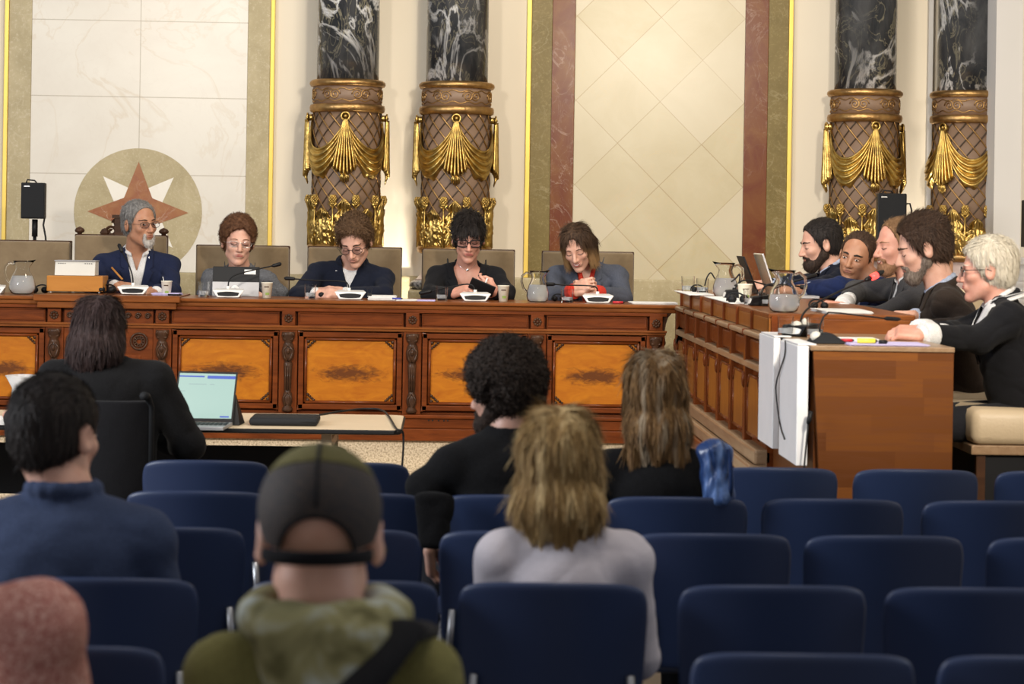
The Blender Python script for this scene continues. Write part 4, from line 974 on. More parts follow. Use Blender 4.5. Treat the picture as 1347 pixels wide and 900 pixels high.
# ------------------------------------------------------------------ people
def hv(h): a = R(h); return Vector((math.sin(a), math.cos(a), 0))
def rv(h): a = R(h); return Vector((math.cos(a), -math.sin(a), 0))
class Head:
    def __init__(s, c, h, pitch=0, roll=0, size=0.24, jaw=1.0):
        s.c = Vector(c); s.k = size / 0.235; s.jaw = jaw
        s.M = (Matrix.Rotation(-R(h), 3, 'Z') @ Matrix.Rotation(-R(pitch), 3, 'X') @ Matrix.Rotation(R(roll), 3, 'Y'))
        s.Mn = np.array(s.M, dtype=np.float32)
    def P(s, x, y, z): return s.c + s.M @ (Vector((x, y, z)) * s.k)
    def E(s, c, r, k=0.01, op='+', rot=None):
        M = s.Mn if rot is None else np.array(s.M @ rot, dtype=np.float32)
        return (('e', s.P(*c), tuple(q * s.k for q in r), M), k * s.k, op)
    def C(s, a, b, ra, rb=None, k=0.01, op='+'):
        return (('c', s.P(*a), s.P(*b), ra * s.k, (ra if rb is None else rb) * s.k), k * s.k, op)
    def H(s, p, n, k=0.005, op='-'): return (('h', s.P(*p), s.M @ Vector(n).normalized()), k * s.k, op)
    def local(s, X, Y, Z):
        x, y, z = X - s.c.x, Y - s.c.y, Z - s.c.z; M = s.Mn
        return ((M[0, 0] * x + M[1, 0] * y + M[2, 0] * z) / s.k, (M[0, 1] * x + M[1, 1] * y + M[2, 1] * z) / s.k, (M[0, 2] * x + M[1, 2] * y + M[2, 2] * z) / s.k)
    def prims(s, smile=False, closed=True):
        j = s.jaw
        p = [s.E((0, -0.012, 0.036), (0.074, 0.092, 0.080), 0),
             s.E((0, 0.028, -0.030), (0.058 * j, 0.062, 0.076), 0.03),
             s.C((-0.042 * j, 0.012, -0.062), (-0.012 * j, 0.064, -0.098), 0.020, 0.016, 0.025),
             s.C((0.042 * j, 0.012, -0.062), (0.012 * j, 0.064, -0.098), 0.020, 0.016, 0.025),
             s.C((-0.030, 0.071, 0.020), (0.030, 0.071, 0.020), 0.014, 0.014, 0.016),
             s.E((0.037, 0.060, -0.022), (0.022, 0.022, 0.020), 0.015), s.E((-0.037, 0.060, -0.022), (0.022, 0.022, 0.020), 0.015),
             s.E((0.031, 0.094, 0.003), (0.017, 0.014, 0.011), 0.012, '-'), s.E((-0.031, 0.094, 0.003), (0.017, 0.014, 0.011), 0.012, '-'),
             s.C((0, 0.084, 0.010), (0, 0.107, -0.030), 0.0075, 0.0115, 0.010),
             s.E((0.011, 0.096, -0.034), (0.009, 0.010, 0.007), 0.006), s.E((-0.011, 0.096, -0.034), (0.009, 0.010, 0.007), 0.006),
             s.E((0, 0.082, -0.060), (0.026, 0.014, 0.016), 0.012),
             s.C((-0.020, 0.098, -0.059), (0.020, 0.098, -0.059), 0.0035, 0.0035, 0.006, '-'),
             s.E((0, 0.078, -0.098), (0.018, 0.012, 0.014), 0.012)]
        for e in (-1, 1):
            p += [s.E((e * 0.031, 0.073, 0.002), (0.0145, 0.0125, 0.0115), 0.004),
                  s.E((e * 0.078, -0.008, -0.004), (0.011, 0.021, 0.033), 0.006, '+', Matrix.Rotation(e * R(-18), 3, 'Z')),
                  s.E((e * 0.088, -0.004, 0.000), (0.007, 0.012, 0.019), 0.005, '-')]
        return p
def hand(w, d, back, thumb, curl=(25, 30, 25), spread=0.06, s=1.0, tcurl=0.6, grip=False):
    d = Vector(d).normalized(); back = Vector(back); z = (back - d * back.dot(d)).normalized(); x = d.cross(z) * thumb
    w = Vector(w)
    def L(a, b, c): return w + (x * a + d * b + z * c) * s
    M = Matrix((x, d, z)).transposed(); out = []
    out.append((('b', L(0, 0.046, 0), (0.041 * s, 0.050 * s, 0.015 * s), np.array(M), 0.014 * s), 0.02, '+'))
    for i, (bx_, ln, r) in enumerate(((0.031, 0.074, 0.0092), (0.0105, 0.082, 0.0095), (-0.0105, 0.076, 0.0090), (-0.030, 0.060, 0.0080))):
        p = L(bx_, 0.088 - (0.006 if i == 3 else 0), 0.001); ang = 0
        for j, fr in enumerate((0.44, 0.31, 0.25)):
            ang += R(curl[j] * (1 + 0.08 * i))
            q = p + (d * math.cos(ang) - z * math.sin(ang) + x * spread * (1.5 - i)).normalized() * (ln * fr * s)
            out.append((('c', p, q, r * s * (1 - 0.10 * j), r * s * (0.93 - 0.10 * j)), 0.005, '+')); p = q
    a = L(0.026, 0.022, -0.004); b = L(0.050, 0.052, -0.012 - 0.012 * tcurl); c = L(0.052 - 0.016 * tcurl, 0.084, -0.02 - 0.016 * tcurl)
    d2 = L(0.044 - 0.03 * tcurl, 0.108, -0.022 - 0.018 * tcurl)
    out += [(('c', a, b, 0.015 * s, 0.0115 * s), 0.012, '+'), (('c', b, c, 0.0110 * s, 0.0100 * s), 0.004, '+'), (('c', c, d2, 0.0098 * s, 0.0085 * s), 0.004, '+')]
    return out
def person(name, label, head, nb, th, w, pelvis, arms, skin_m, jacket, jmat, hair, hmat, floor_z, shirt=None, smat=None, vee=None,
           face=None, beard=None, bmat=None, glasses=None, vox=0.0042, lean=None, group=None, shdrop=0.075, legs=True, bulk=1.0, brow=None, extra=None, sheight=None, vbody=None, collar=True, trousers='dark_trousers', cuffs=None, neck_r=0.054, fold=0.0034):
    """head=(centre, heading, pitch, roll, size, jaw); arms={'L':(elbow, wrist, hand dir, back dir, kw), 'R':...}"""
    H = Head(*head); nb = Vector(nb); pelvis = Vector(pelvis); f, r = hv(th), rv(th)
    up = (nb - pelvis).normalized(); f2 = (f - up * f.dot(up)).normalized(); r2 = f2.cross(up)
    root = thing(name, label, 'person', (pelvis.x, pelvis.y, floor_z), group)
    sh = {'R': nb + r2 * w - up * shdrop, 'L': nb - r2 * w - up * shdrop}
    if sheight:
        for q in 'RL': sh[q] = sh[q] + Vector((0, 0, sheight[q]))
    body = H.prims()
    body += [(('c', H.P(0, -0.022, -0.055), nb + Vector((0, 0, 0.01)), neck_r * H.k, (neck_r + 0.005) * H.k), 0.02, '+'),
             (('c', nb - r2 * (w * 0.5) - up * 0.07, nb + r2 * (w * 0.5) - up * 0.07, 0.048, 0.048), 0.05, '+'),
             (('ec', nb - up * 0.10, pelvis, (w * 0.62, 0.070), (w * 0.60, 0.075), r2), 0.04, '+')]
    for q in 'RL':
        e, wr, hd, bk, kw = arms[q]; e, wr = Vector(e), Vector(wr)
        body += [(('c', sh[q], e, 0.036, 0.032), 0.03, '+'), (('c', e, wr, 0.034, 0.025), 0.02, '+')]
        tdir = 1 if q == 'L' else -1
        if hd is not None: body += hand(wr, hd, bk, tdir, **kw)
    b = sdf_mesh('body', body, vbody or vox, skin_m, root)
    hp = body[:21]
    # clothing
    jk = [(('ec', nb - up * 0.14, pelvis + up * 0.03, (w * 0.93 * bulk, 0.118 * bulk), (w * 0.86 * bulk, 0.125 * bulk), r2), 0, '+'),
          (('c', nb - up * 0.035 - r2 * 0.03, sh['L'], 0.052, 0.060 * bulk), 0.04, '+'), (('c', nb - up * 0.035 + r2 * 0.03, sh['R'], 0.052, 0.060 * bulk), 0.04, '+')]
    jk.append((('c', nb - up * 0.085, nb - up * 0.012, 0.082, neck_r + 0.014), 0.035, '+'))
    jkt = list(jk)
    for q in 'RL':
        e, wr = Vector(arms[q][0]), Vector(arms[q][1])
        jk += [(('c', sh[q], e, 0.058 * bulk, 0.050 * bulk), 0.025, '+'), (('c', e, e.lerp(wr, 0.90), 0.053 * bulk, 0.039), 0.02, '+')]
    hole = [(('c', nb - up * 0.04, nb + up * 0.12, neck_r + 0.008, neck_r + 0.018), 0.006, '-')]
    shirtp = None
    if shirt:
        o_ = 0.0 if vee else 0.012
        shirtp = [(('ec', nb - up * 0.14, pelvis + up * 0.03, (w * 0.90, 0.108), (w * 0.82, 0.112), r2), 0, '+'),
                  (('c', nb - up * 0.04 - r2 * 0.03, sh['L'], 0.048, 0.05), 0.05, '+'), (('c', nb - up * 0.04 + r2 * 0.03, sh['R'], 0.048, 0.05), 0.05, '+')]
        for q in 'RL':
            e, wr = Vector(arms[q][0]), Vector(arms[q][1])
            shirtp += [(('c', e, e.lerp(wr, 0.95), 0.040, 0.036), 0.02, '+')]
        if collar:
            for i in range(12):
                a0, a1 = R(-150 + i * 25), R(-150 + (i + 1) * 25)
                g = lambda a: nb + up * (0.030 - 0.028 * (1 - math.cos(a)) / 2 * 1.6) + (r2 * math.sin(a) - f2 * math.cos(a)) * (neck_r + 0.013)
                shirtp.append((('c', g(a0), g(a1), 0.011, 0.011), 0.010, '+'))
        shirtp += [(('c', nb - up * 0.03, nb + up * 0.12, neck_r - 0.002, neck_r + 0.010), 0.004, '-')]
        if shirt != 'round':
            shirtp.append((('v', nb, r2, f2, up, -float(shirt), 0.02, 0.002, 0.040), 0.004, '-'))
        sdf_mesh('shirt', shirtp, vox, smat, root)
    if jacket == 'suit':
        for i in range(12):
            a0, a1 = R(-150 + i * 25), R(-150 + (i + 1) * 25)
            g = lambda a: nb + up * (0.014 - 0.035 * (1 - math.cos(a)) / 2 * 1.6) + (r2 * math.sin(a) - f2 * math.cos(a)) * (neck_r + 0.026)
            jk.append((('c', g(a0), g(a1), 0.012, 0.012), 0.012, '+')); jkt.append(jk[-1])
    elif jacket == 'collar':
        for i in range(14):
            a0, a1 = R(-175 + i * 25), R(-175 + (i + 1) * 25)
            g = lambda a: nb + up * 0.014 + (r2 * math.sin(a) - f2 * math.cos(a)) * (neck_r + 0.018)
            jk.append((('c', g(a0), g(a1), 0.016, 0.016), 0.012, '+'))
    jk += hole
    if vee:
        jk.append((('v', nb, r2, f2, up, -vee[0], 0.0, 0.003, vee[1]), 0.006, '-'))
    nf = folds(26, fold, w * 31)
    sdf_mesh('jacket' if jacket in ('suit', 'collar') else 'sweater', jk, vox, jmat, root, disp=nf)
    def onfront(prims, pts, dr, off):
        """slide points along -dr until they meet the surface"""
        P_ = np.array([tuple(p + dr * 0.30) for p in pts], np.float32); D_ = -np.array(dr, np.float32); t = np.zeros(len(P_), np.float32)
        for _ in range(60):
            q = P_ + D_ * t[:, None]; d = evall(prims, q[:, 0], q[:, 1], q[:, 2]); t += np.clip(d, -0.01, 0.05) * 0.8
            t = np.minimum(t, 0.42)
        q = P_ + D_ * (t - off)[:, None]
        return [Vector(p) for p in q.tolist()]
    if vee and jacket == 'suit':
        jk0 = jkt
        for sg in (-1, 1):
            nt, nu = 26, 7; pts = []
            for i in range(nt):
                t = i / (nt - 1)
                wl = 0.058 * (t / 0.66) ** 0.75 if t < 0.66 else (0.030 if t < 0.71 else 0.050 - 0.05 * (t - 0.71))
                we = 0.003 + (vee[1] - 0.003) * t
                for j in range(nu):
                    u = j / (nu - 1)
                    pts.append(nb + r2 * sg * (we - 0.003 + u * wl) + up * (-vee[0] * (1 - t) * 1.0 - 0.012 * u * (1 if t < 0.68 else -1) * 0 - 0.01 + 0.018 * u))
            q = onfront(jk0, pts, f2, 0.005); m = MB(); m.v = [tuple(p) for p in q]
            m.f = [(i * nu + j, (i + 1) * nu + j, (i + 1) * nu + j + 1, i * nu + j + 1) for i in range(nt - 1) for j in range(nu - 1)]
            obj('lapel', m, jmat, root, smooth=True, solid=0.005)
    if cuffs:
        for q in cuffs[1]:
            e, wr = Vector(arms[q][0]), Vector(arms[q][1]); m = MB()
            m.tube([e.lerp(wr, 0.80), e.lerp(wr, 0.99)], [0.044, 0.041] if len(cuffs) < 3 else [cuffs[2], cuffs[2] * 0.95], 16)
            obj('cuff', m, cuffs[0], root, smooth=True, bevel=0.003)
    # hair, beard
    if hair:
        hh = hair(H); pr, dsp = hh[0], hh[1]; fz = dict(H=H, n=5200, length=0.026, width=0.0026, flow=comb_back, jit=0.25, lift=0.10)
        if len(hh) > 2: fz.update(hh[2])
        if fz['n'] == 0: fz = None
        sdf_mesh('hair', pr, vox, hmat, root, disp=dsp, fuzz=fz)
    if beard:
        sdf_mesh('beard', beard(H), vox * 0.8, bmat, root, disp=wob(150, 0.0012, 3), fuzz=dict(H=H, n=1500, length=0.008, width=0.0018, flow=comb_down, jit=0.5, lift=0.5, seg=2))
    # face details
    face = face or {}
    F_ = H.M @ Vector((0, 1, 0))
    def fp(lst, off): return onfront(hp, [H.P(x, 0.0, z) for x, z in lst], F_, off)
    if not face.get('none'):
        for e in (-1, 1):
            if face.get('eyes', 'open') == 'open':
                p = fp([(e * 0.031, 0.002)], 0.0)[0]
                o = obj('eye', MB().ball(p, (0.0098 * H.k, 0.0028, 0.0038 * H.k), 12, H.M), 'eye_white', root, smooth=True)
                ix = face.get('gaze', 0) * 0.005
                p2 = fp([(e * 0.031 + ix, 0.0025)], 0.0022)[0]
                obj('iris', MB().ball(p2, (0.0056 * H.k, 0.0032, 0.0044 * H.k), 10, H.M), 'iris', o, smooth=True)
                pts = fp([(e * 0.031 + (t - 0.5) * 0.030, 0.0075 + 0.004 * (1 - (2 * t - 1) ** 2) - 0.002) for t in [i / 6 for i in range(7)]], 0.0015)
                obj('eyelid', MB().tube(pts, 0.0011, 5), 'iris', root, smooth=True)
            else:
                pts = fp([(e * 0.031 + (t - 0.5) * 0.030, -0.001 - 0.005 * (1 - (2 * t - 1) ** 2)) for t in [i / 6 for i in range(7)]], 0.0008)
                obj('eyelash', MB().tube(pts, 0.0018, 5), 'iris', root, smooth=True)
            bt = face.get('brow_t', 0.0032)
            pts = fp([(e * (0.014 + t * 0.036), 0.0225 + 0.004 * math.sin(PI * min(1, t * 1.1)) + face.get('brow_z', 0)) for t in [i / 7 for i in range(8)]], 0.001)
            obj('eyebrow', MB().tube(pts, [bt * q for q in (0.8, 1, 1.1, 1.1, 1, 0.9, 0.7, 0.4)], 6), brow or hmat, root, smooth=True)
        sm = face.get('smile', 0); lw = face.get('lipw', 0.023)
        up_ = fp([(lw * (2 * t - 1), -0.0565 + sm * (2 * t - 1) ** 2 * 0.012 + 0.0025 * (1 - abs(2 * t - 1))) for t in [i / 8 for i in range(9)]], 0.0010)
        lo_ = fp([(lw * 0.92 * (2 * t - 1), -0.0625 - 0.004 * sm + sm * (2 * t - 1) ** 2 * 0.014) for t in [i / 8 for i in range(9)]], 0.0012)
        lr = face.get('lipr', 0.0030)
        obj('lips', MB().tube(up_, [lr * (0.35 + 0.65 * math.sin(PI * i / 8)) for i in range(9)], 6).tube(lo_, [lr * 1.25 * (0.35 + 0.65 * math.sin(PI * i / 8)) for i in range(9)], 6), face.get('lip', 'lip_brown'), root, smooth=True)
        if sm > 0.7:
            tp = fp([(lw * 0.78 * (2 * t - 1), -0.0600 + sm * (2 * t - 1) ** 2 * 0.010) for t in [i / 8 for i in range(9)]], 0.0004)
            obj('teeth', MB().tube(tp, [0.003 * (0.4 + 0.6 * math.sin(PI * i / 8)) for i in range(9)], 6), 'teeth', root, smooth=True)
    if glasses:
        g = thing('glasses', None, None, (0, 0, 0)); g.parent = root
        gm, gw, gh, gr, pw = glasses[:5]
        yb = 0.098; m = MB(); ml = MB()
        for e in (-1, 1):
            ring_ = []
            for i in range(24):
                a = 2 * PI * i / 24; cx_, cz_ = math.cos(a), math.sin(a)
                xx_ = math.copysign(abs(cx_) ** pw, cx_) * gw; zz_ = math.copysign(abs(cz_) ** pw, cz_) * gh
                ring_.append(H.P(e * 0.034 + xx_, yb - 0.16 * (e * 0.034 + xx_) ** 2 * 10, 0.001 + zz_))
            m.tube(ring_, gr, 6, closed=True)
            ml.v += []; o = len(ml.v); ml.v += [tuple(p) for p in ring_]; ml.f.append(tuple(range(o, o + 24)))
            m.tube([H.P(e * (0.034 + gw), yb - 0.005, 0.006), H.P(e * 0.079, yb - 0.028, 0.006), H.P(e * 0.083, 0.0, 0.005), H.P(e * 0.083, -0.02, -0.005)], gr * 0.9, 6)
        m.tube([H.P(-0.034 + gw, yb - 0.001, 0.005), H.P(0, yb + 0.002, 0.008), H.P(0.034 - gw, yb - 0.001, 0.005)], gr, 6)
        bpy.data.objects.remove(g)
        g = obj('glasses', m, gm, root, smooth=True)
        obj('lenses', ml, 'lens_glass', g, solid=0.0012)
    if legs:
        kn = {q: pelvis + r * (0.11 if q == 'R' else -0.11) + f * 0.44 + Vector((0, 0, -0.02)) for q in 'RL'}
        tr = [(('ec', pelvis + r * 0.07, pelvis - r * 0.07, (0.11, 0.10), (0.11, 0.10), f), 0, '+')]
        for q in 'RL':
            hp_ = pelvis + r * (0.08 if q == 'R' else -0.08); an = kn[q] + f * 0.02; an.z = floor_z + 0.10
            tr += [(('c', hp_, kn[q], 0.085, 0.062), 0.04, '+'), (('c', kn[q], an, 0.062, 0.048), 0.02, '+')]
        sdf_mesh('trousers', tr, 0.012, trousers, root)
        for q in 'RL':
            an = kn[q] + f * 0.02; an.z = floor_z + 0.045
            obj('shoe', MB().ball(an + f * 0.06 - Vector((0, 0, 0.002)), (0.042, 0.135, 0.042), 12, Matrix.Rotation(-R(th), 3, 'Z')), 'black_plastic', root, smooth=True)
    if extra: extra(H, root, nb, r2, f2, up, sh, lambda pts, off: onfront(jkt, pts, f2, off), lambda pts, off: onfront(body, pts, f2, off))
    return root
# ---- combing directions in head space (x right, y forward, z up)
def _st(a, b, c): return np.stack([a + 0 * b, b, c + 0 * b], 1)
def comb_back(x, y, z):
    t = np.clip((z - 0.045) / 0.04, 0, 1); return np.stack([x * 3 * t, -1.0 * t - 0.35 * (1 - t), 0.15 * t - 1.0 * (1 - t)], 1)
def comb_fwd(x, y, z):
    t = np.clip((z - 0.06) / 0.04, 0, 1); f = np.clip((y + 0.03) / 0.04, 0, 1)
    return np.stack([x * 4 * t + 0.25 * t, (1.0 * f - 0.6 * (1 - f)) * t - 0.2 * (1 - t), -0.25 * t - 1.0 * (1 - t)], 1)
def comb_down(x, y, z):
    t = np.clip((z - 0.08) / 0.04, 0, 1); return np.stack([np.sign(x) * 1.0 * t, -0.4 * t + 0 * y, -0.5 * t - 1.0 * (1 - t)], 1)
# ---- hair styles: each returns (primitives, displacement)
def strands(H, n, amp, zf, wav=0.0):
    def g(X, Y, Z):
        x, y, z = H.local(X, Y, Z); th = np.arctan2(x, -y)
        return amp * (np.sin(th * n + zf * z + 1.6 * np.sin(z * 23 + th * 3)) + 0.5 * np.sin(th * n * 2.3 - z * 31 + 2)) + wav * np.sin(z * 60 + th * 4)
    return g
def cap(H, t=0.010, top=0.0, side=0.0, hl=0.055, nape=-0.055, fr=0.0):
    """short hair shell: hairline height hl, nape length"""
    return [H.E((0, -0.016, 0.038 + top / 2), (0.076 + t + side, 0.092 + t, 0.081 + t + top), 0),
            H.E((0, -0.045, -0.012), (0.066 + t * 0.7, 0.056 + t * 0.6, 0.060), 0.02),
            H.E((0, 0.098 + fr, hl - 0.105), (0.104, 0.104, 0.130), 0.010, '-'),
            H.C((0.089 + side, 0.0, -0.06), (0.089 + side, -0.012, 0.012), 0.020, 0.022, 0.006, '-'), H.C((-0.089 - side, 0.0, -0.06), (-0.089 - side, -0.012, 0.012), 0.020, 0.022, 0.006, '-'),
            H.C((0.07, 0.075, -0.08), (0.07, 0.040, -0.05), 0.045, 0.040, 0.006, '-'), H.C((-0.07, 0.075, -0.08), (-0.07, 0.040, -0.05), 0.045, 0.040, 0.006, '-'),
            H.H((0, 0, nape), (0, -0.25, 1), 0.008, '&-') if False else (('h', H.P(0, 0, nape), -(H.M @ Vector((0, -0.2, 1)).normalized())), 0.008, '&')]
def short(t=0.009, fz=None, **kw): return lambda H: (cap(H, t, **kw), strands(H, 40, 0.0011, 20), fz or {})
def curly(amp=0.005, f=70, seed=1.0, t=0.022, fz=None, **kw): return lambda H: (cap(H, t, **kw), wob(f, amp, seed), fz or dict(n=5500, length=0.030, width=0.003, curl=1.0, lift=0.30, jit=0.6, seg=5))
def bob(H):
    p = [H.E((0, -0.014, 0.038), (0.082, 0.102, 0.090), 0)]
    for e in (-1, 1): p += [H.C((e * 0.064, 0.010, 0.02), (e * 0.070, 0.020, -0.075), 0.024, 0.019, 0.02), H.C((e * 0.050, -0.05, 0.0), (e * 0.055, -0.035, -0.085), 0.045, 0.032, 0.02)]
    p += [H.E((0, 0.110, -0.022), (0.066, 0.082, 0.122), 0.008, '-'), H.C((0, -0.02, 0.138), (0, 0.10, 0.12), 0.008, 0.008, 0.010, '-'),
          (('h', H.P(0, 0, -0.100), -(H.M @ Vector((0, 0, 1)))), 0.01, '&')]
    return p, strands(H, 26, 0.0016, 12), dict(n=6500, length=0.055, flow=comb_down, jit=0.08, lift=0.03)
def bobtips(H): return None
def long_hair(wid=0.105, dep=0.085, ln=-0.17, flare=0.09, low=0.05, hem=0.02, seed=0.0, n=20, amp=0.0032, wav=0.0015):
    def f(H):
        p = [H.E((0, -0.016, 0.036), (0.086, 0.106, 0.094), 0),
             (('ec', H.P(0, -0.026, -0.035), H.P(0, -0.052, ln * 0.6), (wid * 0.93 * H.k, dep * 0.95 * H.k), (wid * 0.98 * H.k, dep * 0.85 * H.k), H.M @ Vector((1, 0, 0))), 0.04, '+'),
             (('ec', H.P(0, -0.055, ln * 0.55), H.P(0, -0.062, ln + 0.015), (wid * 0.95 * H.k, dep * 0.8 * H.k), (flare * H.k, low * H.k), H.M @ Vector((1, 0, 0))), 0.02, '+'),
             H.E((0, 0.112, -0.05), (0.070, 0.085, 0.120), 0.01, '-')]
        st = strands(H, n, amp, 10 + seed, wav)
        def g(X, Y, Z):
            x, y, z = H.local(X, Y, Z); th = np.arctan2(x, -y)
            d = st(X, Y, Z); low_ = np.clip((-0.06 - z) / 0.08, 0, 1)
            return d + low_ * hem * (0.5 + 0.5 * np.sin(th * 9 + seed * 3)) * 0.35
        return p, g, dict(n=14000, length=0.060, width=0.0030, flow=comb_down, jit=0.035, lift=0.010, seg=5)
    return f
def pixie(H):
    p = cap(H, 0.011, top=0.014, hl=0.058, nape=-0.062); p += []
    for x, z in ((-0.045, 0.050), (-0.015, 0.052), (0.018, 0.050), (0.046, 0.045)):
        p.insert(3, H.C((x * 0.6, 0.060, 0.095), (x, 0.088, z), 0.020, 0.010, 0.01))
    return p, strands(H, 24, 0.0024, 30), dict(n=6500, length=0.042, flow=comb_fwd, jit=0.28, lift=0.16)
def goatee(H):
    return [H.E((0, 0.080, -0.098), (0.026, 0.018, 0.022), 0), H.C((-0.026, 0.083, -0.052), (-0.026, 0.080, -0.085), 0.007, 0.009, 0.01), H.C((0.026, 0.083, -0.052), (0.026, 0.080, -0.085), 0.007, 0.009, 0.01),
            H.E((0, 0.10, -0.060), (0.019, 0.02, 0.010), 0.004, '-')]
def moustache(H): return [H.C((-0.024, 0.088, -0.053), (0, 0.098, -0.046), 0.005, 0.006, 0), H.C((0.024, 0.088, -0.053), (0, 0.098, -0.046), 0.005, 0.006, 0.004)]
def full_beard(t=0.006):
    def f(H):
        j = H.jaw
        return [H.C((-0.048 * j, 0.006, -0.050), (-0.014 * j, 0.062, -0.100), 0.020 + t, 0.018 + t, 0), H.C((0.048 * j, 0.006, -0.050), (0.014 * j, 0.062, -0.100), 0.020 + t, 0.018 + t, 0.02),
                H.E((0, 0.068, -0.088), (0.036 + t, 0.028 + t, 0.036), 0.015),
                H.C((-0.055 * j, 0.008, -0.050), (-0.062, 0.004, -0.005), 0.016, 0.008, 0.01), H.C((0.055 * j, 0.008, -0.050), (0.062, 0.004, -0.005), 0.016, 0.008, 0.01),
                H.C((-0.028, 0.082, -0.056), (0, 0.092, -0.046), 0.009, 0.007, 0.008), H.C((0.028, 0.082, -0.056), (0, 0.092, -0.046), 0.009, 0.007, 0.008),
                H.E((0, 0.106, -0.060), (0.020, 0.02, 0.007), 0.004, '-'), H.E((0.042, 0.088, -0.020), (0.026, 0.035, 0.026), 0.006, '-'), H.E((-0.042, 0.088, -0.020), (0.026, 0.035, 0.026), 0.006, '-')]
    return f
# ------------------------------------------------------------------ councillors at the main desk (facing the hall)
UPZ = Vector((0, 0, 1))
HY = 13.08
def hand0(**k): return k
def pen(p0, p1, mat, label, r=0.004):
    t = thing('pen', label, 'pen', tuple(Vector(p0)))
    obj('barrel', MB().tube([p0, Vector(p0).lerp(Vector(p1), 0.85)], r, 8), mat, t, smooth=True)
    obj('tip', MB().tube([Vector(p0).lerp(Vector(p1), 0.85), p1], [r, 0.001], 8), 'black_plastic', t, smooth=True)
PG = 'councillors seated along the long desk'
def pin(x, y, Y, kind):
    def f(H, root, nb, r, fw, up, sh, onj, onb):
        q = at(x, y, Y); rel = q - nb
        base = nb + r * rel.dot(r) + up * rel.dot(up)
        if kind == 'pin':
            p = onj([base], 0.004)[0]; obj('lapel_pin', MB().ball(p, (0.007, 0.004, 0.011), 8), 'silver', root, smooth=True)
        else:
            p = onb([base], 0.003)[0]; obj('pendant', MB().ball(p, (0.008, 0.003, 0.009), 8), 'silver', root, smooth=True)
            pts = []
            for i in range(13):
                t = i / 12 * 2 - 1; pts.append(nb + r * t * 0.052 + up * ((base - nb).dot(up) * (1 - t * t) + 0.012 * t * t))
            obj('necklace', MB().tube(onb(pts, 0.001), 0.0012, 5), 'silver', root, smooth=True)
    return f
person('person', 'man in navy blazer and open white shirt with grey goatee, writing before the star medallion',
       (at(184, 295, HY), 138, 2, 3, 0.255, 0.95), at(180, 330, HY + 0.08), 170, 0.19, at(177, 337, 13.25) - UPZ * 0.50,
       {'R': (at(124, 381, 13.0), at(152, 376, 12.82), Vector((1, -0.25, -0.1)), Vector((-0.2, -0.45, 1)), dict(curl=(35, 45, 35), tcurl=0.9)),
        'L': (at(226, 383, 13.05), at(205, 384, 12.85), Vector((-1, -0.3, 0)), Vector((0.2, -0.5, 1)), dict(curl=(20, 30, 20)))},
       'skin_tan', 'suit', 'navy_suit', short(0.009, hl=0.072, nape=-0.05), 'hair_grey', DZ, shirt=0.10, smat='white_shirt', vee=(0.30, 0.062), group=PG,
       face=dict(eyes='open', gaze=1, brow_t=0.0035), beard=goatee, bmat='beard_grey', glasses=('black_plastic', 0.026, 0.016, 0.0012, 0.8), brow='beard_dark', extra=pin(196, 341, HY, 'pin'), sheight={'R': -0.01, 'L': -0.005})
pen(at(147, 352, 12.80), at(164, 371, 12.74), 'honey_wood', 'light brown pen held by the man in the navy blazer', 0.0055)
person('person', 'woman with curly auburn hair and glasses in grey tweed jacket behind a dark tablet',
       (at(313, 319, HY), 168, 6, -3, 0.255, 0.98), at(315, 352, HY + 0.08), 176, 0.155, at(313, 357, 13.25) - UPZ * 0.46,
       {'R': (at(272, 386, 13.05), at(292, 386, 12.95), Vector((1, -0.3, 0)), Vector((-0.2, -0.5, 1)), {}),
        'L': (at(366, 386, 13.05), at(344, 386, 12.95), Vector((-1, -0.3, 0)), Vector((0.2, -0.5, 1)), {})},
       'skin_fair', 'suit', 'grey_tweed', curly(0.006, 75, 1.0, 0.017, hl=0.058, nape=-0.06, top=0.012, side=0.004, fz=dict(n=6000, length=0.026, width=0.003, curl=0.9, lift=0.25, jit=0.6, seg=5)), 'hair_auburn', DZ, shirt='round', smat='dark_trousers', vee=(0.20, 0.055), group=PG, collar=False,
       face=dict(eyes='closed', lip='lip_rose', brow_t=0.0022), glasses=('silver', 0.025, 0.015, 0.0010, 0.8), brow='hair_auburn', neck_r=0.050)
person('person', 'young man with wavy brown hair and round glasses in dark zip jacket, looking down',
       (at(467, 318, HY - 0.06), 192, 30, 4, 0.262, 0.93), at(463, 346, HY + 0.06), 184, 0.190, at(458, 350, 13.27) - UPZ * 0.47,
       {'R': (at(392, 388, 13.0), at(416, 386, 12.84), Vector((1, -0.5, 0)), Vector((-0.3, -0.7, 0.8)), dict(curl=(40, 50, 40))),
        'L': (at(505, 388, 13.0), at(452, 386, 12.84), Vector((-1, -0.4, 0.1)), Vector((0, -0.8, 0.7)), dict(curl=(40, 50, 40)))},
       'skin_fair', 'collar', 'midnight_jacket', curly(0.005, 52, 2.0, 0.011, hl=0.066, nape=-0.05, top=0.014, side=0.002, fr=0.004, fz=dict(n=6500, length=0.042, width=0.003, curl=0.55, lift=0.25, jit=0.4, seg=5, flow=comb_fwd)), 'hair_brown_curly', DZ, shirt='round', smat='white_shirt', vee=(0.13, 0.050), group=PG, collar=False,
       face=dict(eyes='closed', smile=0.5, brow_t=0.004), glasses=('black_plastic', 0.025, 0.020, 0.0016, 1.0), brow='hair_dark_brown')
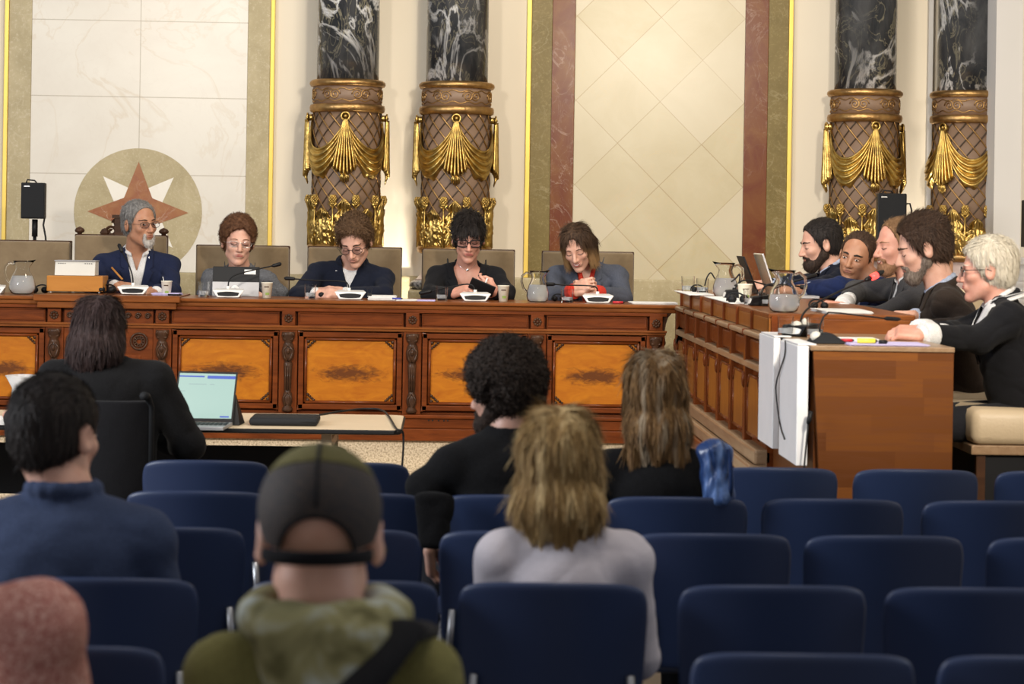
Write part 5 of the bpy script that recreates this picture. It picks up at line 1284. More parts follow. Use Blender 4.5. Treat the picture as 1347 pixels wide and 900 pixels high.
person('person', 'woman with short black hair and black-rimmed glasses in black blazer, reading a phone',
       (at(616, 314, HY - 0.02), 178, 16, 0, 0.258, 0.92), at(614, 348, HY + 0.08), 180, 0.170, at(612, 354, 13.25) - UPZ * 0.46,
       {'R': (at(566, 388, 13.02), at(597, 386, 12.84), Vector((0.7, -0.5, 0.25)), Vector((-0.4, -0.5, 0.8)), dict(curl=(25, 35, 30))),
        'L': (at(666, 386, 13.02), at(650, 385, 12.80), Vector((-0.75, -0.2, 0.45)), Vector((0.5, -0.5, -0.5)), dict(curl=(35, 45, 40)))},
       'skin_rosy', 'suit', 'black_blazer', lambda H: pixie(H), 'hair_black', DZ, shirt=None, vee=(0.25, 0.082), group=PG,
       face=dict(eyes='closed', lip='lip_rose', brow_t=0.0025), glasses=('black_plastic', 0.028, 0.019, 0.0032, 0.6), brow='hair_black', neck_r=0.048, extra=pin(615, 361, HY - 0.1, 'pendant'))
person('person', 'smiling woman with shoulder-length bob in slate blazer with red cuffs, hands clasped',
       (at(760, 325, HY - 0.10), 196, 28, 8, 0.252, 0.90), at(772, 347, HY + 0.06), 188, 0.175, at(776, 352, 13.27) - UPZ * 0.45,
       {'R': (at(728, 392, 12.98), at(756, 383, 12.80), Vector((0.65, -0.3, 0.35)), Vector((-0.5, -0.8, 0.3)), dict(curl=(35, 50, 35))),
        'L': (at(820, 392, 12.98), at(782, 385, 12.80), Vector((-0.85, -0.2, 0.3)), Vector((0.2, -0.9, 0.35)), dict(curl=(35, 50, 35)))},
       'skin_fair', 'suit', 'slate_blazer', bob, 'hair_bob', DZ, shirt=0.12, smat='red_top', vee=(0.26, 0.060), group=PG, collar=False,
       face=dict(eyes='closed', smile=1.0, lip='lip_rose', brow_t=0.002), brow='hair_dark_brown', neck_r=0.048, cuffs=('red_top', 'RL', 0.047))

# ------------------------------------------------------------------ councillors at the side desk (facing left)
SG = 'councillors seated along the side desk'
def side_p(label, c, Y, hd, pitch, roll, size, nbp, th, w, skin_m, jmat, hair, hmat, el, wr, hdir, Xw=None, **kw):
    C = at(c[0], c[1], Y); nb = at(nbp[0], nbp[1], Y + (nbp[2] if len(nbp) > 2 else 0))
    f = hv(th); pel = nb - UPZ * 0.47 - f * 0.12
    arms = {}
    for q, i in (('L', 0), ('R', 1)):
        arms[q] = (el[i], wr[i], hdir[i], Vector((0, -0.35 if q == 'L' else 0.35, 1)), kw.get('hk', dict(curl=(35, 45, 35))))
    kw.pop('hk', None)
    return person('person', label, (C, hd, pitch, roll, size, kw.pop('jaw', 1.0)), nb, th, w, pel, arms, skin_m, 'suit', jmat, hair, hmat, DZ, group=SG, **kw)
LW = Vector((-1, 0, 0))
def sd(x, Y, z): return Vector((x, Y, z))
side_p('man with black beard in dark suit, farthest from the camera at the side desk', (1079, 322), 12.45, -97, 12, 0, 0.262, (1092, 352), -92, 0.19, 'skin_fair', 'midnight_jacket',
       short(0.011, hl=0.068, nape=-0.055), 'hair_black', [sd(1.97, 12.10, 1.30), sd(2.0, 12.85, 1.30)], [sd(1.76, 12.22, 1.30), sd(1.76, 12.62, 1.30)], [LW, LW],
       shirt=0.10, smat='blue_shirt', vee=(0.28, 0.058), face=dict(eyes='closed', brow_t=0.004), beard=full_beard(0.009), bmat='beard_dark', brow='hair_black')
side_p('man with receding short dark hair in blue suit, turned to look at the camera', (1127, 338), 11.7, -150, 8, -14, 0.250, (1142, 368), -120, 0.185, 'skin_tan', 'blue_suit',
       short(0.005, hl=0.086, nape=-0.05), 'hair_dark_brown', [sd(1.95, 11.30, 1.32), sd(2.05, 12.05, 1.30)], [sd(1.76, 11.5, 1.30), sd(1.76, 11.85, 1.30)], [LW, LW],
       shirt=0.12, smat='blue_shirt', vee=(0.28, 0.058), face=dict(eyes='open', gaze=0, brow_t=0.0045), brow='hair_black', jaw=1.08)
side_p('smiling man with reddish blond hair in grey suit, hands clasped on the side desk', (1181, 324), 10.8, -104, 6, 0, 0.258, (1196, 362), -95, 0.195, 'skin_rosy', 'grey_suit',
       short(0.007, hl=0.080, nape=-0.05), 'hair_light_brown', [atX(1163, 417, 2.02), sd(2.0, 11.1, 1.31)], [at(1103, 411, 10.45), at(1108, 404, 10.62)], [Vector((-1, 0.15, 0.05)), Vector((-1, -0.1, 0.1))],
       shirt=0.10, smat='white_shirt', vee=(0.28, 0.058), face=dict(eyes='closed', smile=1.0, brow_t=0.003), beard=full_beard(0.004), bmat='beard_sandy', brow='hair_light_brown', hk=dict(curl=(30, 45, 35)), cuffs=('white_shirt', 'LR', 0.048))
side_p('man with thick dark hair and greying beard in brown jacket at the side desk', (1214, 328), 9.75, -86, 17, 0, 0.262, (1236, 376), -82, 0.205, 'skin_fair', 'brown_jacket',
       short(0.017, hl=0.068, nape=-0.06, top=0.008, fz=dict(length=0.036, lift=0.22, jit=0.35)), 'hair_dark_brown', [sd(2.20, 9.45, 1.20), sd(2.2, 10.02, 1.20)], [at(1196, 434, 9.25), sd(2.0, 9.70, 1.24)], [LW, LW],
       shirt=0.10, smat='blue_shirt', vee=(0.30, 0.058), face=dict(eyes='closed', brow_t=0.0042), beard=full_beard(0.005), bmat='beard_salt', brow='hair_dark_brown', bulk=1.06)
def white_collar(H, root, nb, r, fw, up, sh, onj, onb):
    for sg in (-1, 1):
        pts = []; nt, nu = 12, 5
        for i in range(nt):
            t = i / (nt - 1)
            for j in range(nu):
                u = j / (nu - 1); wl = 0.055 * (1 - t) ** 0.5 + 0.004
                pts.append(nb + r * sg * (0.070 * (1 - t) + 0.006 + u * wl) + up * (0.012 - 0.17 * t + 0.0 * u - u * 0.012))
        q = onj(pts, 0.008); m = MB(); m.v = [tuple(p) for p in q]
        m.f = [(i * nu + j, (i + 1) * nu + j, (i + 1) * nu + j + 1, i * nu + j + 1) for i in range(nt - 1) for j in range(nu - 1)]
        obj('shirt_collar', m, 'white_shirt', root, smooth=True, solid=0.005)
side_p('woman with short white hair and white collar in black jacket, nearest at side desk', (1299, 356), 8.85, -78, 4, 0, 0.243, (1313, 394), -84, 0.165, 'skin_rosy', 'black_blazer',
       lambda H: (cap(H, 0.012, hl=0.062, nape=-0.060, top=0.004, side=0.0, fr=0.006), strands(H, 30, 0.0016, 14), dict(n=7000, length=0.032, flow=comb_fwd, lift=0.04, jit=0.15)), 'hair_white', [at(1290, 446, 8.66), at(1262, 440, 9.05)], [at(1212, 441, 8.52), at(1208, 436, 8.72)],
       [Vector((-1, 0.2, 0.05)), Vector((-1, -0.2, 0.05))], shirt=0.12, smat='white_shirt', vee=(0.22, 0.060), face=dict(eyes='open', lip='lip_rose', brow_t=0.002), brow='hair_white', neck_r=0.050,
       glasses=('black_plastic', 0.027, 0.018, 0.0016, 0.8), cuffs=('white_shirt', 'LR', 0.051), extra=white_collar, jaw=0.92, bulk=1.08, hk=dict(curl=(25, 40, 30)), trousers='dark_trousers')

# ------------------------------------------------------------------ people seen from behind
def back_p(label, c, Y, hd, pitch, size, nbp, th, w, skin_m, jacket, jmat, hair, hmat, floor=0.0, pz=0.56, **kw):
    C = at(c[0], c[1], Y); nb = at(nbp[0], nbp[1], Y - 0.03); f = hv(th); r = rv(th)
    pel = Vector((nb.x, nb.y - 0.0, pz)) - f * 0.02
    arms = kw.pop('arms', None)
    if arms is None:
        arms = {}
        for q, sg in (('R', 1), ('L', -1)):
            e = nb + r * sg * (w + 0.032) - UPZ * 0.30 + f * 0.06; wr_ = pel + r * sg * 0.10 + f * 0.30 + UPZ * 0.10
            arms[q] = (e, wr_, f + r * (-sg) * 0.4, UPZ, dict(curl=(25, 30, 20)))
    return person('person', label, (C, hd, pitch, kw.pop('roll', 0), size, 1.0), nb, th, w, pel, arms, skin_m, jacket, jmat, hair, hmat, floor, fold=0.0018, face=kw.pop('face', dict(none=True)), vox=kw.pop('vox', 0.0055), **kw)
# clerk at the press table
nbk = at(140, 468, 8.55)
back_p('person with dark bobbed hair in black top, seated at the press table with a laptop', (131, 438), 8.66, 4, 6, 0.255, (140, 474), 4, 0.185, 'skin_fair', 'sweater', 'black_knit',
       long_hair(0.096, 0.088, -0.070, 0.092, 0.078, 0.01, 1.0, 22, 0.002), 'hair_plum', bulk=1.22, pz=0.60,
       arms={'R': (nbk + Vector((0.30, 0.10, -0.34)), Vector((-1.38, 9.28, 0.80)), Vector((0.1, 1, -0.05)), UPZ, dict(curl=(20, 25, 20))),
             'L': (nbk + Vector((-0.32, 0.10, -0.34)), Vector((-1.75, 9.28, 0.80)), Vector((0, 1, -0.05)), UPZ, dict(curl=(20, 25, 20)))})
# bearded man in black, second row
nbo = at(668, 560, 6.85)
back_p('man with bushy dark curly hair and beard in black sweater, head turned left', (662, 517), 6.88, -58, 8, 0.238, (672, 566), -14, 0.18, 'skin_fair', 'sweater', 'black_knit',
       curly(0.008, 62, 3.3, 0.026, hl=0.055, nape=-0.080, top=0.012, side=0.014, fz=dict(n=9000, length=0.038, width=0.004, curl=1.0, lift=0.35, jit=0.7, seg=6)), 'hair_curly_black', bulk=1.12, shdrop=0.11, beard=full_beard(0.012), bmat='beard_dark', face=dict(eyes='open'), brow='hair_black', pz=0.56,
       arms={'L': (at(560, 642, 6.80), at(564, 716, 6.84), Vector((0.1, 0.3, -1)), Vector((-1, 0, 0)), {}), 'R': (nbo + Vector((0.24, 0.08, -0.28)), nbo + Vector((0.10, 0.34, -0.32)), Vector((-0.3, 1, 0)), UPZ, {})})
back_p('woman with long dark blond hair in black leather jacket, beside a blue bag', (860, 520), 6.88, -6, 4, 0.245, (866, 590), 0, 0.150, 'skin_fair', 'sweater', 'black_knit',
       long_hair(0.096, 0.085, -0.165, 0.100, 0.055, 0.03, 2.0, 17, 0.0036, 0.002), 'hair_dark_blond', bulk=1.1, pz=0.56)
back_p('woman with straight blond hair in ivory jacket, seated in the fourth row of blue chairs', (737, 612), 5.24, 6, 3, 0.245, (742, 694), 2, 0.138, 'skin_fair', 'sweater', 'ivory_jacket',
       long_hair(0.100, 0.088, -0.140, 0.078, 0.05, 0.02, 3.0, 24, 0.0028), 'hair_blond', bulk=1.08, pz=0.54)
back_p('man with cropped dark hair in denim blue jacket at the left of the hall', (74, 573), 5.24, 26, 4, 0.262, (84, 650), 4, 0.185, 'skin_fair', 'collar', 'denim_jacket',
       short(0.010, hl=0.06, nape=-0.075), 'hair_black', bulk=1.18, shdrop=0.10, pz=0.56, face=dict(eyes='open'))
def cap_extra(H, root, nb, r, fw, up, sh, onj, onb):
    # mesh-backed cap: crown front in olive, rear panels in dark mesh with an arched opening over a strap
    T = 0.006
    def crown(op):
        return [H.E((0, -0.014, 0.040), (0.078 + T, 0.096 + T, 0.084 + T), 0), H.E((0, -0.014, 0.038), (0.075 + T - 0.006, 0.093 + T - 0.006, 0.081 + T - 0.006), 0.002, '-')] + op
    below = (('h', H.P(0, -0.1, -0.012), -(H.M @ Vector((0, -0.10, 1)).normalized())), 0.003, '&')
    back = crown([below, (('h', H.P(0, -0.055, 0.100), (H.M @ Vector((0, 0.35, 0.9)).normalized())), 0.002, '&'), H.C((0, -0.13, -0.010), (0, -0.07, -0.004), 0.047, 0.047, 0.004, '-')])
    c = sdf_mesh('baseball_cap', back, 0.0035, 'cap_mesh', root)
    front = crown([below, (('h', H.P(0, -0.055, 0.100), -(H.M @ Vector((0, 0.35, 0.9)).normalized())), 0.002, '&')])
    tag(sdf_mesh('cap_front', front, 0.0035, 'olive_cap', c), 'olive green front of the cap')
    m = MB(); pts = []
    for i in range(25):
        a = R(-62 + 124 * i / 24); pts.append(H.P(math.sin(a) * 0.0805, -0.014 - math.cos(a) * 0.1005, -0.016))
    m.tube(pts, 0.0055, 8, flat=2.0)
    pts = []
    for i in range(19):
        a = PI * i / 18; x = 0.049 * math.cos(a); z = -0.008 + 0.047 * math.sin(a); pts.append(H.P(x, -0.014 - 0.101 * math.sqrt(max(0.1, 1 - (x / 0.09) ** 2 - ((z - 0.04) / 0.098) ** 2)), z))
    m.tube(pts, 0.003, 6)
    for k in (0,):
        pts = [H.P(0, -0.014 - 0.1025 * math.cos(a), 0.040 + 0.0905 * math.sin(a)) for a in [R(8 + 76 * i / 12) for i in range(13)]]
        m.tube(pts, 0.0035, 6)
    obj('strap', m, 'black_blazer', c, smooth=True)
    m = MB()
    def brim(u, v):
        a = R(-50 + 100 * u); rr = 0.098 + 0.07 * v * math.cos(R(-50 + 100 * u)) ** 0.7
        return H.P(math.sin(a) * (0.095 + 0.02 * v), -0.014 + math.cos(a) * rr + 0.01, 0.004 - 0.012 * v - 0.02 * (2 * u - 1) ** 2 * v)
    obj('brim', m.grid(brim, 16, 6), 'olive_cap', c, smooth=True, solid=0.004)
def hooded(H, root, nb, r, fw, up, sh, onj, onb):
    cap_extra(H, root, nb, r, fw, up, sh, onj, onb)
    p = []
    pts = []
    for i in range(15):
        a = R(-128 + 256 * i / 14)
        pts.append(nb + r * math.sin(a) * 0.098 - fw * (math.cos(a) * 0.088) + up * (0.040 - 0.028 * math.cos(a / 1.6)))
    for i in range(14): p.append((('c', pts[i], pts[i + 1], 0.034, 0.034), 0.015, '+'))
    p.append((('ec', nb - fw * 0.105 + up * 0.005, nb - fw * 0.135 - up * 0.15, (0.105, 0.040), (0.055, 0.028), r), 0.04, '+'))
    p.append((('c', nb, nb + up * 0.1, 0.062, 0.075), 0.01, '-'))
    g1 = wob(30, 0.006, 5.0)
    sdf_mesh('hood', p, 0.005, 'hood_cloth', root, disp=g1)
    # dark strap across the back from the right shoulder
    q0 = nb + r * 0.125 - up * 0.005 - fw * 0.085; q1 = nb - r * 0.02 - up * 0.145 - fw * 0.185; q2 = nb - r * 0.10 - up * 0.26 - fw * 0.18
    m = MB(); m.tube([nb + r * 0.15 - up * 0.0 + fw * 0.03, q0 + up * 0.02, q0.lerp(q1, 0.5) - fw * 0.02, q1, q2], [0.03, 0.036, 0.042, 0.045, 0.045], 14, flat=0.55)
    obj('shoulder_strap', m, 'black_blazer', root, smooth=True)
back_p('man in reversed-out mesh cap and olive hooded jacket, nearest the camera', (421, 708), 3.56, 0, 2, 0.270, (426, 832), 0, 0.150, 'skin_fair', 'sweater', 'olive_jacket',
       None, 'hair_dark_brown', bulk=1.05, pz=0.56, extra=hooded, vox=0.005, shdrop=0.07)
for o in list(COL.objects):
    if o.get('label', '').startswith('man in reversed-out'): o['label'] = 'man in olive and dark mesh cap and olive hooded jacket, nearest the camera'
back_p('person in pink knitted top at the lower left edge, only shoulder and arm in frame', (-110, 670), 3.56, 6, 0, 0.250, (-100, 792), 2, 0.175, 'skin_fair', 'sweater', 'pink_knit',
       short(0.012, hl=0.05, nape=-0.075), 'hair_dark_brown', bulk=1.2, pz=0.56, vox=0.0065, shdrop=0.035)
# ------------------------------------------------------------------ suede chairs on the dais
def suede_chair(label, xa, xb, yt, Y, bottom=DZ, mat='suede', finials=False, group='suede council chairs'):
    a, b = at(xa, yt, Y), at(xb, yt, Y); cx = (a.x + b.x) / 2; hw = (b.x - a.x) / 2; zt_ = (a.z + b.z) / 2
    root = thing('council_chair', label, 'chair', (cx, Y - 0.3, DZ), group)
    obj('backrest', MB().box(cx - hw, cx + hw, Y, Y + 0.09, DZ + 0.40, zt_), mat, root, bevel=0.012)
    obj('back_trim', MB().box(cx - hw - 0.004, cx + hw + 0.004, Y + 0.03, Y + 0.075, DZ + 0.38, zt_ + 0.006), 'carved_walnut', root, bevel=0.006)
    obj('seat', MB().box(cx - hw + 0.01, cx + hw - 0.01, Y - 0.48, Y + 0.02, DZ + 0.38, DZ + 0.46), mat, root, bevel=0.03)
    obj('seat_rail', MB().box(cx - hw, cx + hw, Y - 0.485, Y + 0.04, DZ + 0.33, DZ + 0.385), 'carved_walnut', root, bevel=0.006)
    for sx_ in (-1, 1):
        for yy in (Y - 0.45, Y + 0.03):
            obj('leg', MB().tube([(cx + sx_ * (hw - 0.035), yy, DZ), (cx + sx_ * (hw - 0.035), yy, DZ + 0.34)], [0.018, 0.026], 8), 'carved_walnut', root)
    if finials:
        for sx_ in (-1, 1):
            obj('finial', MB().lathe([(0.014, zt_), (0.014, zt_ + 0.012), (0.026, zt_ + 0.017), (0.030, zt_ + 0.028), (0.022, zt_ + 0.040), (0.008, zt_ + 0.047), (0.001, zt_ + 0.050)], (cx + sx_ * (hw - 0.022), Y + 0.05, 0), 14), 'carved_walnut', root, smooth=True)
    return root, cx, hw, zt_
CY = 13.42
suede_chair('wide empty suede chair at the far left behind the glass jug', -50, 92, 317, CY + 0.05)
pr, pcx, phw, pzt = suede_chair('tall suede chair with carved crest behind the man in the navy blazer', 98, 219, 310, CY, finials=True)
g = MB()
ctr = at(151, 300, CY + 0.05)
for sg in (-1, 1):
    for (ox, oz, rr, tn, th) in ((0.0, -0.01, 0.045, 2.5, 0.010), (0.06, -0.02, 0.032, 2.3, 0.009), (0.10, -0.035, 0.022, 2.0, 0.008), (0.03, 0.03, 0.026, 2.4, 0.008)):
        g.tube([(pcx + sg * (ox + rr * (1 - t / 30) * math.cos(t * tn * PI / 20)), CY + 0.05, ctr.z + oz + rr * (1 - t / 30) * math.sin(t * tn * PI / 20)) for t in range(24)], th, 6)
    g.ball((pcx + sg * 0.10, CY + 0.05, ctr.z - 0.03), (0.026, 0.02, 0.03), 8)
g.box(pcx - 0.04, pcx + 0.04, CY + 0.03, CY + 0.07, pzt, ctr.z + 0.065)
g.box(pcx - 0.055, pcx + 0.055, CY + 0.025, CY + 0.075, ctr.z + 0.058, ctr.z + 0.078)
obj('carved_crest', g, 'carved_walnut', pr, smooth=False)
for (xa, xb, yt, lb) in ((258, 380, 324, 'suede chair behind the woman with curly auburn hair'), (405, 528, 326, 'suede chair behind the young man in the zip jacket'),
                         (556, 677, 329, 'suede chair behind the woman in the black blazer'), (714, 834, 332, 'suede chair behind the smiling woman in the slate blazer')):
    suede_chair(lb, xa, xb, yt, CY)
# leather chairs on the right
def leather_chair(label, X, Y, ztop, w, mat, heading=-90, arms=True, group='leather chairs behind the side desk', back_off=0.16, trim='carved_walnut', rake=0.06):
    root = thing('leather_chair', label, 'armchair', (X, Y, DZ), group)
    f, r = hv(heading), rv(heading); O = Vector((X, Y, DZ))
    def bk(u, v, d):
        a = 2 * u - 1; h = 0.38 + (ztop - DZ - 0.38) * v
        ww = w * (1 - 0.16 * max(0, v - 0.6) / 0.4) * (1 if v < 0.9 else math.sqrt(max(0.0, 1 - ((v - 0.9) / 0.1) ** 2 * 0.35)))
        return O + r * (a * ww / 2) - f * (back_off + rake * v - 0.05 * a * a + d) + UPZ * h
    def closed(nu=14, nv=16, th=0.075):
        m = MB()
        A = [bk(i / (nu - 1), j / (nv - 1), 0.0) - f * 0 for i in range(nu) for j in range(nv)]
        B = [bk(i / (nu - 1), j / (nv - 1), th) for i in range(nu) for j in range(nv)]
        n = nu * nv; fs = []
        for i in range(nu - 1):
            for j in range(nv - 1):
                q = (i * nv + j, (i + 1) * nv + j, (i + 1) * nv + j + 1, i * nv + j + 1); fs.append(q); fs.append(tuple(n + k for k in reversed(q)))
        for i in range(nu - 1):
            fs.append((i * nv, n + i * nv, n + (i + 1) * nv, (i + 1) * nv)); fs.append((i * nv + nv - 1, (i + 1) * nv + nv - 1, n + (i + 1) * nv + nv - 1, n + i * nv + nv - 1))
        for j in range(nv - 1):
            fs.append((j, j + 1, n + j + 1, n + j)); k = (nu - 1) * nv + j; fs.append((k, n + k, n + k + 1, k + 1))
        return m.add(A + B, fs)
    obj('backrest', closed(), mat, root, smooth=True, bevel=0.016)
    Mx = Matrix((r, f, UPZ)).transposed().to_4x4(); Mx.translation = O
    obj('seat', MB().box(-w / 2, w / 2, -0.16, 0.36, 0.36, 0.50, Mx), mat, root, bevel=0.035, smooth=True)
    obj('seat_rail', MB().box(-w / 2 + 0.01, w / 2 - 0.01, -0.18, 0.36, 0.325, 0.362, Mx), trim, root, bevel=0.005)
    obj('under_seat_block', MB().box(-w / 2 + 0.03, w / 2 - 0.03, -0.15, 0.33, 0.03, 0.326, Mx), 'black_plastic', root, bevel=0.01)  # black block filling the space below the seat rail
    for a in (-1, 1):
        for b in (-0.14, 0.32):
            obj('leg', MB().box(a * (w / 2 - 0.04) - 0.018, a * (w / 2 - 0.04) + 0.018, b - 0.018, b + 0.018, 0, 0.33, Mx), 'carved_walnut', root, bevel=0.004)
    return root
p = at(1150, 303, 11.9); leather_chair('tan leather chair with a rounded high back behind the man in the blue suit', 2.22, 11.62, at(1150, 302, 11.6).z, 0.56, 'tan_leather', heading=-118, rake=0.1)
leather_chair('cream leather chair between the grey suit and the brown jacket', 2.28, 10.55, at(1190, 377, 10.5).z, 0.52, 'beige_leather', heading=-60, rake=0.02)
leather_chair('beige leather chair under the man in the dark suit with black beard', 2.28, 12.5, 1.18, 0.5, 'beige_leather')
leather_chair('beige leather chair under the man in the brown jacket', 2.34, 9.78, 1.16, 0.5, 'beige_leather')
wc = leather_chair('beige leather chair with pale piping under the white-haired woman', 2.36, 8.86, at(1340, 372, 8.8).z, 0.54, 'beige_leather', back_off=0.13, trim='pale_rail_wood', rake=0.05)

# ------------------------------------------------------------------ blue hall chairs
def blue_chair():
    root = thing('hall_chair', 'x', 'chair', (0, 0, 0))
    def shell(x, z, yy): return (x, yy, z)
    W_, z0_, z1_ = 0.214, 0.45, 0.802
    def bk(u, v):
        a, b = 2 * u - 1, 2 * v - 1
        # rounded rectangle from the square
        k = 0.10; q = max(abs(a), abs(b)); n = 9.0
        d = (abs(a) ** n + abs(b) ** n) ** (1 / n); s_ = (q / d) if d > 0 else 1
        a2, b2 = a * s_, b * s_
        x = a2 * (W_ - 0.018 * (1 - b2) / 2 * 1.0); z = (z0_ + z1_) / 2 + b2 * (z1_ - z0_) / 2 + 0.010 * (1 - a2 * a2) * max(0, b2)
        y = -0.235 - 0.045 * (z - z0_) / 0.36 + 0.055 * a2 * a2
        return (x, y, z)
    obj('backrest', MB().grid(bk, 25, 19), 'blue_plastic', root, smooth=True, solid=0.016, sub=1, local=True)
    def st(u, v):
        a, b = 2 * u - 1, 2 * v - 1; n = 8.0; q = max(abs(a), abs(b)); d = (abs(a) ** n + abs(b) ** n) ** (1 / n); s_ = (q / d) if d > 0 else 1
        a2, b2 = a * s_, b * s_
        return (a2 * 0.215, 0.0 + b2 * 0.215, 0.445 - 0.016 * (1 - a2 * a2) * (1 - b2 * b2) - 0.035 * max(0, b2 - 0.7) / 0.3 * 0.6)
    obj('seat', MB().grid(st, 17, 17), 'blue_plastic', root, smooth=True, solid=0.014, sub=1, local=True)
    for sx_ in (-1, 1):
        x = sx_ * 0.20
        o = obj('leg', MB().tube([(x, 0.15, 0.425), (x + sx_ * 0.012, 0.20, 0.40), (x + sx_ * 0.02, 0.235, 0.012)], 0.0095, 8), 'steel_tube', root, smooth=True, local=True)
        obj('glide', MB().lathe([(0.014, 0), (0.014, 0.02), (0.010, 0.024)], (x + sx_ * 0.02, 0.235, 0), 10), 'black_plastic', o, local=True)
        o = obj('leg', MB().tube([(x, 0.15, 0.425), (x, -0.12, 0.425), (x + sx_ * 0.006, -0.17, 0.39), (x + sx_ * 0.02, -0.245, 0.012)], 0.0095, 8), 'steel_tube', root, smooth=True, local=True)
        obj('glide', MB().lathe([(0.014, 0), (0.014, 0.02), (0.010, 0.024)], (x + sx_ * 0.02, -0.245, 0), 10), 'black_plastic', o, local=True)
        obj('back_support', MB().tube([(x * 0.92, -0.05, 0.425), (x * 0.92, -0.18, 0.43), (x * 0.9, -0.222, 0.48), (x * 0.86, -0.235, 0.60)], 0.009, 8), 'steel_tube', root, smooth=True, local=True)
        obj('linking_bracket', MB().box(x - 0.012 + sx_ * 0.02, x + 0.012 + sx_ * 0.02, -0.14, 0.02, 0.405, 0.435), 'black_plastic', root, local=True, bevel=0.008)
    return root
proto = blue_chair(); first = True
rows = [  # (row distance, [(centre px, top px, label)])
    (7.50, 614, [(270, 601, 'blue chair at the front left, just behind the press table'), (457, 604, 'blue chair in the front row, half hidden by the olive cap'), (640, 607, 'blue front-row chair hidden before the man in the black sweater'),
            (830, 610, 'blue front-row chair hidden before the woman with long dark blond hair'), (1023, 613, 'blue front-row chair beside the blue bag'), (1210, 616, 'blue front-row chair before the plank end panel'), (1399, 620, 'blue front-row chair cut by the right edge')]),
    (6.63, 0, [(257, 0, 'blue second-row chair behind the frontmost left chair'), (467, 0, 'blue second-row chair right of the olive cap'), (675, 0, 'blue chair carrying the man in the black sweater'), (895, 0, 'blue chair carrying the woman with long dark blond hair'),
            (1102, 0, 'blue second-row chair below the two white boards'), (1312, 0, 'blue second-row chair at the right edge')]),
    (5.83, 0, [(210, 0, 'blue third-row chair right of the denim jacket'), (448, 0, 'blue third-row chair beside the cap wearer'), (687, 0, 'blue third-row chair just beyond the woman in the ivory jacket'), (938, 0, 'blue third-row chair below the blue bag'),
            (1166, 0, 'blue third-row chair, second from the right edge'), (1411, 0, 'blue third-row chair cut by the right edge')]),
    (4.98, 0, [(131, 0, 'blue chair carrying the man in the denim jacket'), (448, 0, 'blue fourth-row chair hidden by the olive hooded jacket'), (733, 0, 'blue chair carrying the woman in the ivory jacket'), (1019, 0, 'blue fourth-row chair right of the ivory jacket'), (1296, 0, 'blue fourth-row chair at the right edge')]),
    (4.17, 0, [(64, 0, 'blue chair at the lower left beside the pink top'), (1066, 0, 'blue chair cut by the bottom edge, left of the two'), (1393, 0, 'blue chair in the lower right corner')]),
    (3.35, 0, [(428, 0, 'blue chair carrying the man in the olive jacket'), (-85, 0, 'blue chair carrying the person in the pink top')])]
for Yb, _, lst in rows:
    for cx_, ty, lb in lst:
        o = proto if first else copy_tree(proto); first = False
        y_t = PY0 + (CH - 0.82) * FPX / Yb
        p = at(cx_, y_t, Yb)
        o.location = (p.x, Yb + 0.28, 0); o.rotation_euler = (0, 0, R(random.uniform(-1.5, 1.5)))
        o['label'] = lb; o['group'] = 'blue chairs in rows'
# ------------------------------------------------------------------ loudspeakers
def speaker(x0, x1, y0, y1, Y, label, zb_, side=-1):
    a, b = at(x0, y0, Y), at(x1, y1, Y); cx = (a.x + b.x) / 2; w = b.x - a.x; d = 0.16
    t = thing('loudspeaker', label, 'loudspeaker', (cx, Y + d / 2, b.z), 'black loudspeakers on stands')
    obj('cabinet', MB().hexa([(a.x, Y, b.z), (b.x, Y, b.z), (b.x - 0.02, Y + d, b.z), (a.x + 0.02, Y + d, b.z), (a.x, Y, a.z), (b.x, Y, a.z), (b.x - 0.02, Y + d, a.z), (a.x + 0.02, Y + d, a.z)]), 'black_plastic', t, bevel=0.006)
    obj('grille', MB().box(a.x + 0.008, b.x - 0.008, Y - 0.004, Y + 0.002, b.z + 0.008, a.z - 0.008), 'dark_grille', t, bevel=0.002)
    obj('badge', MB().box(a.x + 0.02, a.x + 0.055, Y - 0.006, Y - 0.003, a.z - 0.026, a.z - 0.019), 'silver', t)
    obj('carry_handle', MB().tube([(cx - 0.05, Y + 0.05, a.z), (cx - 0.045, Y + 0.05, a.z + 0.018), (cx + 0.0, Y + 0.05, a.z + 0.014), (cx + 0.012, Y + 0.05, a.z)], 0.005, 6), 'black_plastic', t, smooth=True)
    s_ = thing('speaker_stand', 'black pole stand under ' + label.split(' ', 1)[1] if False else 'black stand holding the ' + label, 'stand', (cx, Y + d / 2, DZ), 'black pole stands')
    obj('pole', MB().tube([(cx, Y + d / 2, DZ + 0.02), (cx, Y + d / 2, b.z - 0.10)], 0.011, 10), 'black_plastic', s_, smooth=True)
    obj('collar', MB().tube([(cx, Y + d / 2, b.z - 0.11), (cx, Y + d / 2, b.z - 0.003)], 0.018, 10), 'black_plastic', s_, smooth=True)
    obj('base', MB().lathe([(0.17, DZ), (0.17, DZ + 0.015), (0.03, DZ + 0.03)], (cx, Y + d / 2, 0), 24), 'black_plastic', s_)
    return t, cx, a, b
t, cx, a, b = speaker(27.5, 59, 240, 288, 14.0, 'loudspeaker left of the star medallion', 0)
obj('cable', MB().tube([(b.x - 0.02, 14.1, b.z), at(57, 296, 14.1), at(60, 312, 14.1), at(61, 330, 14.1), at(60, 380, 14.1)], 0.006, 6), 'black_plastic', t, smooth=True)
t, cx, a, b = speaker(1155, 1192, 254, 340, 13.6, 'loudspeaker before the two right columns', 0)
obj('cable', MB().tube([at(1192, 268, 13.7), at(1197, 268, 13.7), at(1199, 276, 13.7), at(1199, 292, 13.7), at(1197, 330, 13.7)], 0.005, 6), 'black_plastic', t, smooth=True)

